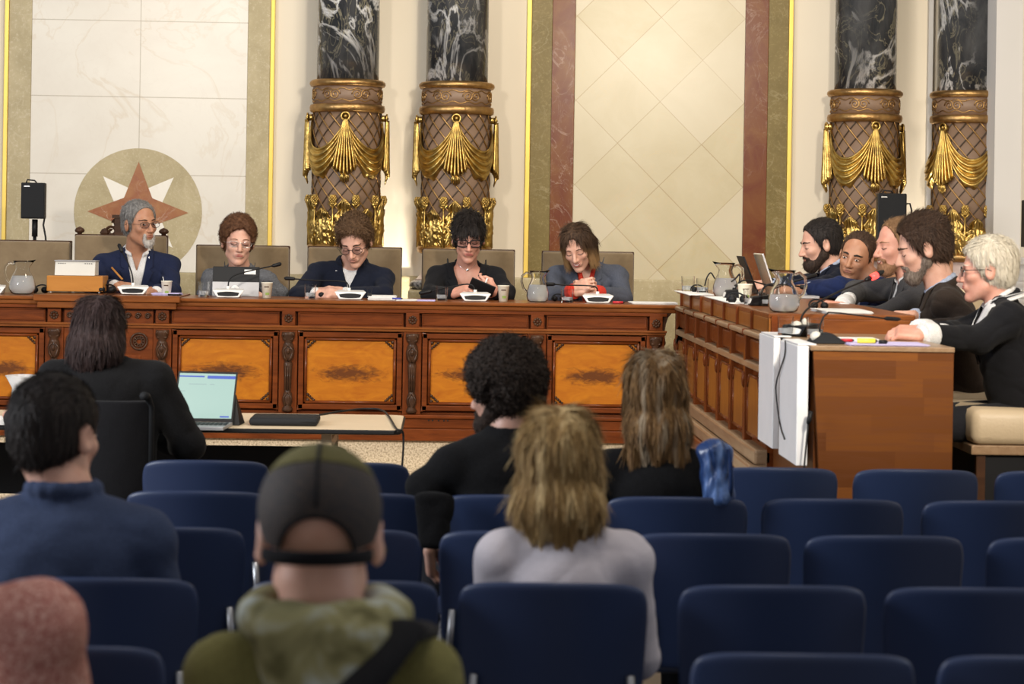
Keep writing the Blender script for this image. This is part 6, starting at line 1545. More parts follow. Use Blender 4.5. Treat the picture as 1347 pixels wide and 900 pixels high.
# ------------------------------------------------------------------ jugs, glasses, cups
def on(x, y, Z):
    p = at(x, y, 12.6); return Vector((p.x, 12.6, Z))
def jug(x, y, Z, label, h=0.168, rb=0.058, face=1, fill=0.45, Yfix=None):
    p = on(x, y, Z) if Yfix is None else Vector((at(x, y, Yfix).x, Yfix, Z))
    k = h / 0.168; t = thing('water_jug', label, 'jug', (p.x, p.y, Z), 'glass water jugs')
    z = Z + 0.001
    outer = [(0.040, 0), (0.054, 0.006), (rb, 0.030), (rb * 0.98, 0.055), (rb * 0.82, 0.088), (0.036, 0.118), (0.033, 0.132), (0.040, 0.155), (0.047, 0.168)]
    inner = [(r - 0.003, zz) for r, zz in reversed(outer[1:])] + [(0.036, 0.006), (0.0005, 0.006)]
    m = MB(); n = 32; C = (p.x, p.y, z); prof = [(0.0005, 0)] + outer + inner
    vs = []
    for r, zz in prof:
        for i in range(n):
            a = 2 * PI * i / n; rr = r * k; lift = 0
            if zz > 0.13:
                e = max(0, math.cos(a if face > 0 else a - PI)) ** 8 * (zz - 0.13) / 0.038; rr += 0.020 * k * e; lift = 0.006 * e
            vs.append((C[0] + rr * math.cos(a), C[1] + rr * math.sin(a), C[2] + zz * k + lift))
    fs = [(i * n + j, i * n + (j + 1) % n, (i + 1) * n + (j + 1) % n, (i + 1) * n + j) for i in range(len(prof) - 1) for j in range(n)]
    m.add(vs, fs); g = obj('jug_body', m, 'clear_glass', t, smooth=True)
    hx = -face
    pts = [Vector((p.x + hx * dx_ * k, p.y, z + zz * k)) for dx_, zz in ((0.040, 0.150), (0.062, 0.158), (0.084, 0.140), (0.088, 0.110), (0.078, 0.075), (0.058, 0.052))]
    obj('handle', MB().tube(pts, 0.006 * k, 8), 'clear_glass', t, smooth=True)
    wz_ = fill * h / k; wp = [(0.0005, 0.0065), (0.037, 0.0065)] + [(r - 0.0034, zz) for r, zz in outer[1:] if zz < wz_] + [(np.interp(wz_, [q[1] for q in outer], [q[0] for q in outer]) - 0.0034, wz_), (0.0005, wz_)]
    obj('water', MB().lathe([(r * k, zz * k) for r, zz in wp], C, 28, cap=False), 'water', t, smooth=True)
    return t
def tumbler(x, y, Z, label, h=0.082, r=0.033, Yfix=None):
    p = on(x, y, Z) if Yfix is None else Vector((at(x, y, Yfix).x, Yfix, Z))
    t = thing('glass_tumbler', label, 'glass', (p.x, p.y, Z), 'glass tumblers on the desks')
    obj('tumbler_body', MB().lathe([(0.0005, 0), (r * 0.9, 0), (r, h), (r - 0.0022, h), (r * 0.9 - 0.002, 0.012), (0.0005, 0.012)], (p.x, p.y, Z + 0.001), 24, cap=False), 'clear_glass', t, smooth=False)
    obj('water', MB().lathe([(0.0005, 0.0125), (r * 0.9 - 0.003, 0.0125), (r * 0.94 - 0.003, h * 0.4), (0.0005, h * 0.4)], (p.x, p.y, Z + 0.001), 24, cap=False), 'water', t)
def cup(x, y, Z, label, h=0.082, r=0.031, stir=False, Yfix=None):
    p = on(x, y, Z) if Yfix is None else Vector((at(x, y, Yfix).x, Yfix, Z))
    t = thing('paper_cup', label, 'cup', (p.x, p.y, Z), 'cream paper cups on the desks')
    obj('cup_body', MB().lathe([(0.0005, 0), (r * 0.74, 0), (r, h), (r + 0.002, h + 0.001), (r, h + 0.004), (r - 0.002, h), (r * 0.74 - 0.002, 0.004), (0.0005, 0.004)], (p.x, p.y, Z + 0.001), 24, cap=False), 'paper_cup', t, smooth=True)
    obj('printed_mark', MB().grid(lambda u, v: (p.x + (r * 0.93 + 0.0008) * math.sin((u - 0.5) * 0.9), p.y - (r * 0.93 + 0.0008) * math.cos((u - 0.5) * 0.9), Z + h * 0.72 + v * 0.006), 6, 2), 'carved_walnut', t)
    obj('leaf_print', MB().grid(lambda u, v: (p.x + (r * (0.80 + 0.06 * v) + 0.0012) * math.sin((u - 0.3) * 0.8), p.y - (r * (0.80 + 0.06 * v) + 0.0012) * math.cos((u - 0.3) * 0.8), Z + h * (0.22 + 0.16 * v)), 6, 3), 'logo_green', t)
    if stir: obj('stirrer', MB().tube([(p.x, p.y, Z + 0.02), (p.x - 0.022, p.y, Z + 0.11)], 0.002, 6), 'white_plastic', t)
jug(29, 388, TZ, 'glass jug of water at the left end of the long desk', 0.185, 0.066, 1, 0.55)
jug(707, 400, TZ, 'glass jug of water between the paper cup and the smiling woman', 0.172, 0.060, 1, 0.55)
tumbler(268, 391, TZ, 'glass tumbler left of the dark tablet', 0.085)
tumbler(408, 393, TZ, 'glass tumbler before the young man in the zip jacket', 0.080)
tumbler(581, 397, TZ, 'glass tumbler left of the woman reading a phone', 0.080)
tumbler(746, 400, TZ, 'glass tumbler right of the jug before the smiling woman', 0.074, 0.036)
cup(219, 386, TZ, 'paper cup with stirrer beside the man in the navy blazer', stir=True, r=0.030)
cup(351, 393, TZ, 'paper cup right of the dark tablet', r=0.031)
cup(662, 399, TZ, 'paper cup right of the woman reading a phone', r=0.032, h=0.085)
jug(954, 388, SZ, 'glass jug at the far end of the side desk', 0.170, 0.062, -1, 0.55, Yfix=11.25)
jug(1031, 412, SZ, 'glass jug on the near part of the side desk', 0.170, 0.064, -1, 0.42, Yfix=9.20)
tumbler(905, 381, SZ, 'glass tumbler at the far corner of the side desk', 0.085, 0.036, Yfix=12.1)
tumbler(924, 383, SZ, 'glass tumbler second from the far corner of the side desk', 0.078, 0.033, Yfix=11.9)
tumbler(990, 398, SZ, 'low glass tumbler in front of the white cup on the side desk', 0.070, 0.042, Yfix=10.1)
tumbler(1010, 401, SZ, 'glass tumbler left of the near jug on the side desk', 0.072, 0.030, Yfix=9.9)
cup(980, 389, SZ, 'paper cup between the two jugs of the side desk', h=0.078, r=0.034, Yfix=10.55)
tumbler(1033, 438, TZ + 0.004, 'glass tumbler below the near jug on the extension desk', 0.078, 0.032, Yfix=8.72)
tumbler(1072, 441, TZ + 0.004, 'glass tumbler beside the nearest microphone', 0.080, 0.034, Yfix=8.62)

# ------------------------------------------------------------------ conference microphones
def mic_unit(p, label, neck, head_to, w=0.18, yaw=0.0, group='white conference microphones', body='white_plastic', face_='black_plastic'):
    t = thing('conference_microphone', label, 'microphone', tuple(p), group)
    M = Matrix.Translation(p) @ Matrix.Rotation(yaw, 4, 'Z')
    def q(x, y, z): return M @ Vector((x, y, z))
    obj('base', MB().hexa([q(-w * 0.33, -0.055, 0.001), q(w * 0.33, -0.055, 0.001), q(w * 0.33, 0.07, 0.001), q(-w * 0.33, 0.07, 0.001), q(-w / 2, -0.04, 0.042), q(w / 2, -0.04, 0.042), q(w * 0.40, 0.06, 0.050), q(-w * 0.40, 0.06, 0.050)]), body, t, bevel=0.006)
    m = MB(); pts = []
    for i in range(13):
        u = i / 12 * 2 - 1; pts.append((u * w * 0.34, 0.027 + 0.006 * (1 - u * u)))
    for i in range(13):
        u = 1 - i / 12 * 2; pts.append((u * w * 0.30, 0.012 - 0.004 * (1 - u * u)))
    n = len(pts); f = lambda x, z, o: q(x, -0.055 + 0.37 * z - 0.0015 - o, z)
    m.v = [tuple(f(x, z, 0.0)) for x, z in pts]; m.f = [tuple(range(n))]
    obj('speaker_slot', m, face_, t, solid=0.003)
    nk = [Vector(v) for v in neck]
    out = []
    for i in range(len(nk) - 1):
        p0, p1, p2, p3 = nk[max(i - 1, 0)], nk[i], nk[i + 1], nk[min(i + 2, len(nk) - 1)]
        for k in range(6):
            tt = k / 6; out.append(0.5 * ((2 * p1) + (p2 - p0) * tt + (2 * p0 - 5 * p1 + 4 * p2 - p3) * tt * tt + (3 * p1 - 3 * p2 + p3 - p0) * tt ** 3))
    out.append(nk[-1])
    obj('socket', MB().tube([nk[0] - Vector((0, 0, 0.004)), nk[0] + Vector((0, 0, 0.014))], 0.010, 10), body, t, smooth=True)
    obj('gooseneck', MB().tube(out, 0.0042, 6), 'black_plastic', t, smooth=True)
    d = (Vector(head_to) - nk[-1])
    obj('capsule', MB().tube([nk[-1], nk[-1] + d * 0.15, nk[-1] + d * 0.85, nk[-1] + d], [0.006, 0.010, 0.011, 0.006], 10), 'black_plastic', t, smooth=True)
    return t
def dm(x, ybase, label, neck, head):
    p = atZ(x, ybase, TZ); p.y = 12.62; p.x = at(x, ybase, 12.62).x; p.z = TZ
    if 70 < x < 238: p.z = TZ + 0.010
    Y = 12.66
    nk = [at(a, b, Y + c) for a, b, c in neck]; nk[0] = Vector((at(neck[0][0], neck[0][1], Y).x, Y, p.z + 0.048))
    return mic_unit(p, label, nk, at(head[0], head[1], Y + head[2]), yaw=0.0)
dm(-12, 389, 'white microphone unit cut by the left edge of the long desk', [(-12, 376, 0), (-14, 350, 0.05), (-25, 330, 0.1)], (-30, 326, 0.12))
dm(176, 386, 'white microphone unit before the man in the navy blazer', [(175, 374, 0), (174, 362, 0.02), (168, 345, 0.06), (161, 332, 0.1)], (156, 321, 0.12))
dm(301, 391, 'white microphone unit before the dark tablet', [(300, 380, 0), (302, 368, 0), (312, 361, 0), (335, 355, 0.05), (358, 350, 0.1)], (370, 347, 0.12))
dm(461, 395, 'white microphone unit before the young man in the zip jacket', [(459, 383, 0), (457, 373, 0), (448, 370, 0), (415, 369, 0.02), (388, 367, 0.04)], (374, 366, 0.05))
dm(625, 398, 'white microphone unit before the woman reading a phone', [(625, 386, 0), (622, 376, 0), (612, 374, 0), (590, 378, 0.0), (568, 383, 0.0)], (551, 386, 0.0))
dm(786, 400, 'white microphone unit before the smiling woman', [(786, 388, 0), (785, 379, 0), (776, 376, 0), (745, 375, 0.02), (730, 374, 0.03)], (716, 374, 0.03))
# side microphones
p = Vector((at(1052, 430, 9.0).x, 9.0, SZ - 0.0)); p = Vector((at(1053, 441, 8.75).x, 8.75, TZ + 0.005))
t = mic_unit(p, 'microphone with a red-lit head on the side desk', [at(1053, 428, 8.78), at(1056, 414, 8.82), at(1070, 401, 8.9), at(1105, 383, 9.05), at(1138, 369, 9.2)], at(1162, 357, 9.3), w=0.13, yaw=R(-50), group='microphones on the side desk', face_='white_plastic', body='black_plastic')
h0, h1 = at(1147, 365, 9.22), at(1153, 362, 9.24)
obj('red_ring', MB().tube([h0, h1], [0.0135, 0.0135], 12), 'red_glow', t, smooth=True)
q = at(1048, 428, 8.74)
obj('grey_star_knob', MB().ball(q, (0.022, 0.02, 0.018), 8).ball(q + Vector((0.03, 0.0, 0.01)), (0.012, 0.012, 0.020), 6), 'device_grey', t, smooth=True)
p = Vector((at(1092, 450, 8.2).x, 8.22, TZ + 0.005))
t = thing('desk_microphone', 'black wedge microphone on the corner of the extension desk', 'microphone', tuple(p), 'microphones on the side desk')
a_, b_, c_, d_ = at(1066, 450, 8.2), at(1113, 452, 8.2), at(1078, 438, 8.2), at(1094, 438, 8.2)
zb_ = TZ + 0.0055
obj('wedge_base', MB().hexa([(a_.x, 8.15, zb_), (b_.x, 8.15, zb_), (b_.x, 8.32, zb_), (a_.x, 8.32, zb_), (c_.x, 8.18, c_.z), (d_.x, 8.18, c_.z), (d_.x, 8.28, c_.z), (c_.x, 8.28, c_.z)]), 'dark_grille', t, bevel=0.008)
obj('button_plate', MB().ball((a_.x + 0.02, 8.2, TZ + 0.030), (0.022, 0.03, 0.018), 10), 'device_grey', t, smooth=True)
obj('gooseneck', MB().tube([at(1078, 438, 8.22), at(1079, 428, 8.22), at(1083, 417, 8.26), at(1090, 411, 8.3), at(1104, 412, 8.4), at(1130, 415, 8.5), at(1163, 419, 8.62)], 0.0035, 6), 'black_plastic', t, smooth=True)
obj('capsule', MB().tube([at(1163, 419, 8.62), at(1166, 419, 8.63), at(1181, 420, 8.68), at(1184, 420, 8.69)], [0.004, 0.008, 0.008, 0.004], 8), 'dark_grille', t, smooth=True)
for (pts, hd, lb, bp) in (([(1003, 392, 9.95), (1004, 380, 9.95), (1012, 374, 9.95), (1030, 374, 9.95), (1052, 377, 10.0)], (1062, 379, 10.0), 'thin gooseneck microphone behind the near jug', (1001, 9.98)),
                          ([(968, 380, 11.0), (972, 372, 11.0), (985, 369, 11.0), (1020, 376, 11.1), (1060, 366, 11.3)], (1074, 362, 11.35), 'thin gooseneck microphone before the laptop on the side desk', (966, 11.0))):
    bpx = at(bp[0], 390, bp[1]); p = Vector((bpx.x, bp[1], SZ + 0.0005))
    P_ = [at(a, b, c) for a, b, c in pts]; P_[0] = Vector((p.x, p.y, SZ + 0.04))
    mic_unit(p, lb, P_, at(*hd), w=0.10, yaw=R(-90), group='microphones on the side desk', body='black_plastic', face_='white_plastic')
# headsets
def headset(x, y, Y, Z, label, s=1.0):
    c = at(x, y, Y); t = thing('headset', label, 'headset', (c.x, Y, Z), 'black earphone headsets lying on the desks')
    for i, (ox, oy) in enumerate(((-0.028, 0), (0.028, 0.01))):
        obj('ear_pad', MB().ball((c.x + ox * s, Y + oy, Z + 0.021 * s), (0.022 * s, 0.026 * s, 0.020 * s), 10), 'black_plastic', t, smooth=True)
    obj('headband', MB().tube([(c.x + 0.045 * s * math.cos(a), Y + 0.05 + 0.04 * math.sin(a), Z + 0.012 + 0.035 * s * math.sin(a)) for a in [PI * i / 12 for i in range(13)]], 0.004, 6), 'dark_grille', t, smooth=True)
headset(140, 381, 12.7, TZ + 0.010, 'black headset between the wooden box and the white microphone unit')
headset(52, 385, 12.8, TZ, 'black headset right of the leftmost jug')
headset(735, 396, 12.75, TZ, 'black headset right of the jug before the smiling woman', 0.8)
headset(428, 390, 12.8, TZ, 'black headset left of the young man\'s microphone unit', 0.8)
headset(919, 383, 12.0, SZ, 'black headset at the far corner of the side desk', 0.8)
headset(971, 395, 10.25, SZ, 'black headset left of the low tumbler on the side desk')
headset(1078, 405, 9.6, SZ, 'black headset beside the clasped hands on the side desk', 0.8)
cable('looped_cable', [at(927, 376, 11.7), at(930, 365, 11.7), at(935, 359, 11.7), at(940, 366, 11.7), at(946, 374, 11.7)], 0.004, 'black_plastic', 'black looped cord standing up left of the far jug')
cable('looped_cable', [at(962, 371, 11.1), at(968, 366, 11.1), at(973, 361, 11.1), at(972, 372, 11.1), at(966, 376, 11.1)], 0.004, 'black_plastic', 'black looped cord standing up right of the far jug')

# ------------------------------------------------------------------ boxes, tablet, papers, phone
def slab(name, pts, Z, th, mat, label, cat, group=None, bev=0.001):
    poly = [tuple(p) for p in pts]
    o = obj(name, MB().prism(poly, 'Z', Z, Z + th), mat, bevel=bev); return tag(o, label, cat, group)
YB = 12.68
a, b = at(61, 387, YB), at(135, 387, YB); zb0 = TZ + 0.012; ztop_ = at(98, 363, YB).z
t = thing('wooden_box', 'orange wooden box at the left of the long desk with a grey panel on top', 'box', ((a.x + b.x) / 2, YB + 0.1, zb0))
obj('case', MB().box(a.x, b.x, YB, YB + 0.2, zb0 + 0.006, ztop_), 'honey_wood', t, bevel=0.004)
for xx_ in (a.x + 0.02, b.x - 0.02):
    for yy_ in (0.02, 0.18): obj('foot', MB().lathe([(0.008, zb0), (0.008, zb0 + 0.007)], (xx_, YB + yy_, 0), 10), 'white_plastic', t)
c_, d_ = at(72, 362, YB + 0.03), at(125, 362, YB + 0.03); zt2 = at(98, 344, YB + 0.03).z
t = thing('control_panel', 'pale grey sloped control panel standing on the orange wooden box', 'device', ((c_.x + d_.x) / 2, YB + 0.1, ztop_))
obj('case', MB().hexa([(c_.x, YB + 0.02, ztop_ + .001), (d_.x, YB + 0.02, ztop_ + .001), (d_.x, YB + 0.16, ztop_ + .001), (c_.x, YB + 0.16, ztop_ + .001), (c_.x, YB + 0.04, zt2), (d_.x, YB + 0.04, zt2), (d_.x, YB + 0.16, zt2), (c_.x, YB + 0.16, zt2)]), 'device_grey', t, bevel=0.003)
obj('cover', MB().box(c_.x - 0.004, d_.x + 0.004, YB + 0.03, YB + 0.165, zt2, zt2 + 0.006), 'tablet_grey', t, bevel=0.002)
g = MB()
for i in range(8):
    xx_ = c_.x + 0.02 + i * 0.012 if i < 4 else d_.x - 0.02 - (i - 4) * 0.012
    g.box(xx_ - 0.002, xx_ + 0.002, YB + 0.034, YB + 0.04, zt2 - 0.014, zt2 - 0.009)
obj('vent_slots', g, 'black_plastic', t)
# tablet seen from behind
YT = 12.80; p0, p1 = at(279, 391, YT), at(341, 352, YT)
t = thing('tablet_computer', 'two-tone tablet computer standing before the woman with curly auburn hair', 'tablet', ((p0.x + p1.x) / 2, YT, TZ))
zm = at(310, 371, YT).z; zt3 = at(310, 351, YT).z
def lean(z): return YT + (z - TZ) * 0.18
def sheet(z0, z1, off=0, th=0.008, x0=p0.x, x1=p1.x):
    return MB().hexa([(x0, lean(z0) - off, z0), (x1, lean(z0) - off, z0), (x1, lean(z0) - off + th, z0), (x0, lean(z0) - off + th, z0), (x0, lean(z1) - off, z1), (x1, lean(z1) - off, z1), (x1, lean(z1) - off + th, z1), (x0, lean(z1) - off + th, z1)])
tag(obj('body', sheet(TZ + 0.001, zt3), 'black_plastic', t, bevel=0.002), 'black upper back of the tablet')
obj('kickstand', sheet(TZ + 0.001, zm, 0.004, 0.004), 'tablet_grey', t, bevel=0.001)
q0, q1 = at(321, 361, YT), at(336, 355, YT)
obj('white_sticker', sheet(q0.z, q1.z, 0.0015, 0.001, q0.x, q1.x), 'paper', t)
q = at(309, 380, YT); m = MB(); m.tube([(q.x, lean(q.z) - 0.006, q.z), (q.x, lean(q.z) - 0.003, q.z)], 0.021, 24); obj('round_sticker', m, 'paper', t)
m = MB()
for k, hh in ((-0.008, 0.012), (0, 0.018), (0.008, 0.012)): m.box(q.x + k - 0.0025, q.x + k + 0.0025, lean(q.z) - 0.0075, lean(q.z) - 0.006, q.z - 0.012, q.z - 0.012 + hh)
m.box(q.x - 0.012, q.x + 0.012, lean(q.z) - 0.0075, lean(q.z) - 0.006, q.z - 0.015, q.z - 0.012)
obj('sticker_emblem', m, 'logo_blue', t)
# phone
pc = at(634, 378, 12.76); f_ = Matrix.Translation(pc) @ Matrix.Rotation(R(22), 4, 'Y') @ Matrix.Rotation(R(-60), 4, 'X')
t = thing('mobile_phone', 'dark mobile phone held by the woman in the black blazer', 'phone', tuple(pc))
obj('case', MB().box(-0.072, 0.072, -0.036, 0.036, -0.005, 0.005, f_), 'black_plastic', t, bevel=0.004)
obj('screen', MB().box(-0.066, 0.066, -0.031, 0.031, 0.0051, 0.0056, f_), 'dark_grille', t)
t = pen(at(641, 366, 12.75), at(637, 377, 12.75), 'white_plastic', 'white stylus in the hand of the woman reading a phone', 0.005)
# papers on the long desk
def paper(x0, x1, yb, Y0_, Y1_, Z, lab, mat='paper', n=3, sk=0.0):
    a, b = at(x0, yb, Y0_), at(x1, yb, Y0_)
    t = thing('paper_stack', lab, 'papers', ((a.x + b.x) / 2, (Y0_ + Y1_) / 2, Z), 'papers on the desks')
    for i in range(n):
        dx_ = random.uniform(-0.006, 0.006); dy_ = random.uniform(-0.004, 0.004)
        obj('sheet', MB().prism([(a.x + dx_, Y0_ + dy_), (b.x + dx_, Y0_ + dy_ + sk), (b.x + dx_ + sk * 0.3, Y1_ + dy_), (a.x + dx_ - sk * 0.3, Y1_ + dy_)], 'Z', Z + 0.0006 + i * 0.0028, Z + 0.0028 + i * 0.0028), mat if i < n - 1 or mat != 'mix' else 'paper', t)
paper(200, 236, 389, 12.55, 12.72, TZ + 0.008, 'papers under the paper cup of the man in the navy blazer', 'lilac_paper', 4)
paper(484, 520, 393, 12.58, 12.85, TZ, 'thick sheaf of white papers right of the young man', 'paper', 7)
paper(522, 548, 397, 12.46, 12.64, TZ, 'loose sheets with a blue pen between the young man and the black blazer', 'paper', 2)
paper(548, 572, 398, 12.46, 12.60, TZ, 'lilac sheet left of the glass tumbler near the black blazer', 'lilac_paper', 2)
paper(832, 892, 402, 12.50, 12.75, TZ, 'sheets of paper at the right end of the long desk', 'paper', 3, 0.02)
def lying(x0, x1, y, Y, Z, mat, label, r=0.0045):
    a, b = at(x0, y, Y), at(x1, y, Y); a.z = b.z = Z + r + 0.0005; pen(a, b, mat, label, r)
lying(516, 530, 396, 12.50, TZ + 0.0062, 'blue_pen', 'blue pen on the loose sheets of the long desk')
lying(806, 822, 400, 12.52, TZ, 'red_plastic', 'red pen right of the smiling woman\'s microphone unit', 0.007)
lying(221, 240, 387, 12.52, TZ + 0.0085, 'black_plastic', 'black pen beside the paper cup with stirrer')
# binder clip
q = at(486, 392, 12.60); t = thing('binder_clip', 'black binder clip with wire arms beside the sheaf of papers', 'clip', (q.x, 12.60, TZ))
obj('clamp', MB().prism([(12.585, TZ + 0.021), (12.615, TZ + 0.021), (12.605, TZ + 0.036), (12.595, TZ + 0.036)], 'X', q.x - 0.012, q.x + 0.012), 'black_plastic', t)
for sg in (-1, 1): obj('wire_arm', MB().tube([(q.x + sg * 0.008, 12.60, TZ + 0.034), (q.x + sg * 0.015, 12.60, TZ + 0.060), (q.x + sg * 0.004, 12.60, TZ + 0.062)], 0.0015, 5), 'black_plastic', t)
# extension desk papers and markers
EZ = TZ + 0.0045
paper(1118, 1222, 452, 8.05, 8.28, EZ, 'lilac sheet near the white-haired woman on the extension desk', 'lilac_paper', 2, 0.0)
paper(1105, 1160, 449, 8.30, 8.55, EZ, 'white sheets before the hands of the white-haired woman', 'paper', 3, 0.02)
def mk(x0, x1, y, Y, mat, lb, r): a, b = at(x0, y, Y), at(x1, y, Y); a.z = b.z = EZ + 0.006 + r; pen(a, b, mat, lb, r)
mk(1128, 1155, 448, 8.12, 'yellow_marker', 'yellow highlighter on the extension desk', 0.009)
mk(1156, 1168, 448, 8.10, 'black_plastic', 'black pen cap beside the yellow highlighter', 0.007)
mk(1104, 1124, 447, 8.20, 'red_plastic', 'red pen left of the yellow highlighter', 0.006)
paper(1088, 1150, 428, 9.09, 9.45, SZ, 'white sheets on the near end of the side desk', 'paper', 4, 0.03)
paper(960, 1000, 394, 10.2, 11.2, SZ, 'white sheets under the headset of the side desk', 'paper', 2, 0.0)
paper(905, 940, 383, 11.5, 12.2, SZ, 'white sheets at the far corner of the side desk', 'paper', 2, 0.0)
# laptop on the side desk, seen edge on
a, b = at(986, 352, 11.5), at(1002, 383, 11.5)
t = thing('laptop', 'open silver laptop on the far part of the side desk', 'laptop', (1.62, 11.6, SZ))
x0 = at(1003, 380, 11.3).x; lid_top = at(1000, 352, 11.3)
tl_, tr_ = at(988, 352, 11.95), at(1022, 360, 11.2)
obj('lid', MB().hexa([(x0 + 0.05, 11.2, SZ + 0.01), (x0 + 0.06, 11.2, SZ + 0.01), (x0 + 0.06, 11.52, SZ + 0.01), (x0 + 0.05, 11.52, SZ + 0.01), (x0 - 0.02, 11.2, SZ + 0.215), (x0 - 0.01, 11.2, SZ + 0.22), (x0 - 0.01, 11.52, SZ + 0.22), (x0 - 0.02, 11.52, SZ + 0.215)]), 'silver', t, bevel=0.002)
obj('keyboard_deck', MB().box(x0 + 0.055, x0 + 0.27, 11.2, 11.52, SZ + 0.001, SZ + 0.014), 'tablet_grey', t, bevel=0.002)
t = thing('tablet_case', 'dark upright tablet case behind the silver laptop', 'tablet', (x0 - 0.05, 11.7, SZ))
obj('cover', MB().hexa([(x0 + 0.02, 11.62, SZ + 0.002), (x0 + 0.03, 11.62, SZ + 0.002), (x0 + 0.03, 11.88, SZ + 0.002), (x0 + 0.02, 11.88, SZ + 0.002), (x0 - 0.06, 11.62, SZ + 0.20), (x0 - 0.05, 11.62, SZ + 0.20), (x0 - 0.05, 11.88, SZ + 0.20), (x0 - 0.06, 11.88, SZ + 0.20)]), 'black_plastic', t, bevel=0.002)
obj('stand', MB().box(x0 + 0.03, x0 + 0.14, 11.64, 11.86, SZ + 0.001, SZ + 0.008), 'black_plastic', t)

# ------------------------------------------------------------------ things on the press table
sl, sr, stl, str_ = at(226, 554, 9.62), at(301, 552, 9.62), at(235, 488, 9.70), at(314, 490, 9.70)
t = thing('laptop', 'open laptop with a pale green screen on the press table', 'laptop', (sl.lerp(sr, .5).x, 9.6, TBZ))
kx0, kx1 = at(222, 552, 9.6).x, at(306, 552, 9.6).x
base = [(kx0, 9.36), (kx1 - 0.015, 9.36), (kx1, 9.60), (kx0 + 0.015, 9.60)]
obj('keyboard_deck', MB().prism(base, 'Z', TBZ + 0.001, TBZ + 0.016), 'tablet_grey', t, bevel=0.003)
kk = MB()
for i in range(13):
    for j in range(5): kk.box(kx0 + 0.018 + i * 0.0185, kx0 + 0.033 + i * 0.0185, 9.44 + j * 0.026, 9.46 + j * 0.026, TBZ + 0.016, TBZ + 0.018)
obj('keys', kk, 'black_plastic', t)
zs0 = TBZ + 0.016; A, B, C_, D_ = Vector((kx0 + 0.012, 9.60, zs0)), Vector((kx1, 9.60, zs0)), at(313, 490, 9.68), at(235, 488, 9.68)
def lidp(u, v, o=0.0):
    p = (A.lerp(B, u)).lerp(D_.lerp(C_, u), v); return p - Vector((0, 1, 0)) * o
def lidbox(u0, u1, v0, v1, o0, o1): return MB().hexa([lidp(u0, v0, o1), lidp(u1, v0, o1), lidp(u1, v0, o0), lidp(u0, v0, o0), lidp(u0, v1, o1), lidp(u1, v1, o1), lidp(u1, v1, o0), lidp(u0, v1, o0)])
obj('lid', lidbox(0, 1, 0, 1, -0.007, 0), 'black_plastic', t, bevel=0.002)
sc_ = obj('screen', lidbox(0.03, 0.97, 0.07, 0.96, 0, 0.0012), 'screen_light', t)
obj('title_bar', lidbox(0.03, 0.45, 0.885, 0.915, 0.0012, 0.0018), 'screen_blue', sc_)
obj('toolbar', lidbox(0.50, 0.97, 0.86, 0.92, 0.0012, 0.0018), 'screen_blue', sc_)
m = MB()
for (u0, u1, v) in ((0.2, 0.5, 0.74), (0.55, 0.63, 0.74), (0.08, 0.16, 0.60)):
    q = lidbox(u0, u1, v, v + 0.015, 0.0012, 0.0016); m.add(q.v, q.f)
obj('text_lines', m, 'screen_line', sc_)
obj('button', lidbox(0.78, 0.93, 0.09, 0.12, 0.0012, 0.0018), 'screen_blue', sc_)
obj('kickstand', MB().hexa([(kx1 - 0.03, 9.62, TBZ + 0.001), (kx1 + 0.028, 9.62, TBZ + 0.001), (kx1 + 0.04, 9.74, TBZ + 0.001), (kx1 - 0.03, 9.74, TBZ + 0.001), lidp(0.80, 0.55, -0.012), lidp(1.0, 0.55, -0.012), lidp(1.0, 0.56, -0.018), lidp(0.80, 0.56, -0.018)]), 'black_plastic', t, bevel=0.003)
a, b = at(331, 549, 9.75), at(423, 549, 9.75)
t = thing('keyboard_sleeve', 'dark grey padded sleeve lying on the press table right of the laptop', 'sleeve', ((a.x + b.x) / 2, 9.8, TBZ))
obj('case', MB().box(a.x, b.x - 0.01, 9.62, 9.86, TBZ + 0.001, TBZ + 0.034), 'dark_grille', t, bevel=0.012, smooth=True)
obj('zip', MB().tube([(a.x - 0.001, 9.64, TBZ + 0.018), (b.x - 0.02, 9.617, TBZ + 0.018), (b.x - 0.008, 9.70, TBZ + 0.018)], 0.0025, 5), 'black_plastic', t)
# plastic jug on the press table
pj = Vector((at(31, 530, 9.75).x, 9.75, TBZ))
t = thing('plastic_jug', 'faceted plastic jug half full on the press table at the left', 'jug', tuple(pj))
prof = [(0.0005, 0.0), (0.058, 0.0), (0.062, 0.01), (0.052, 0.12), (0.050, 0.135), (0.066, 0.165), (0.080, 0.188), (0.076, 0.19), (0.062, 0.165), (0.047, 0.135), (0.058, 0.012), (0.0005, 0.008)]
m = MB().lathe(prof, (pj.x, pj.y, TBZ + 0.001), 12, cap=False); obj('jug_body', m, 'water', t)
obj('milky_water', MB().lathe([(0.0005, 0.014), (0.055, 0.014), (0.048, 0.115), (0.0005, 0.115)], (pj.x, pj.y, TBZ + 0.001), 12, cap=False), 'white_shirt', t)
obj('handle', MB().tube([(pj.x + 0.062, pj.y, TBZ + 0.165), (pj.x + 0.10, pj.y, TBZ + 0.16), (pj.x + 0.11, pj.y, TBZ + 0.12), (pj.x + 0.095, pj.y, TBZ + 0.07), (pj.x + 0.056, pj.y, TBZ + 0.05)], 0.007, 8), 'clear_glass', t, smooth=True)
a, b = at(-30, 545, 9.55), at(24, 545, 9.55)
t = thing('paper_stack', 'white papers at the left end of the press table', 'papers', ((a.x + b.x) / 2, 9.6, TBZ), 'papers on the desks')
for i in range(5): obj('sheet', MB().prism([(a.x + i * .003, 9.50), (b.x + i * .003, 9.50), (b.x + i * .003, 9.72), (a.x, 9.72)], 'Z', TBZ + 0.001 + i * 0.004, TBZ + 0.004 + i * 0.004), 'paper', t)
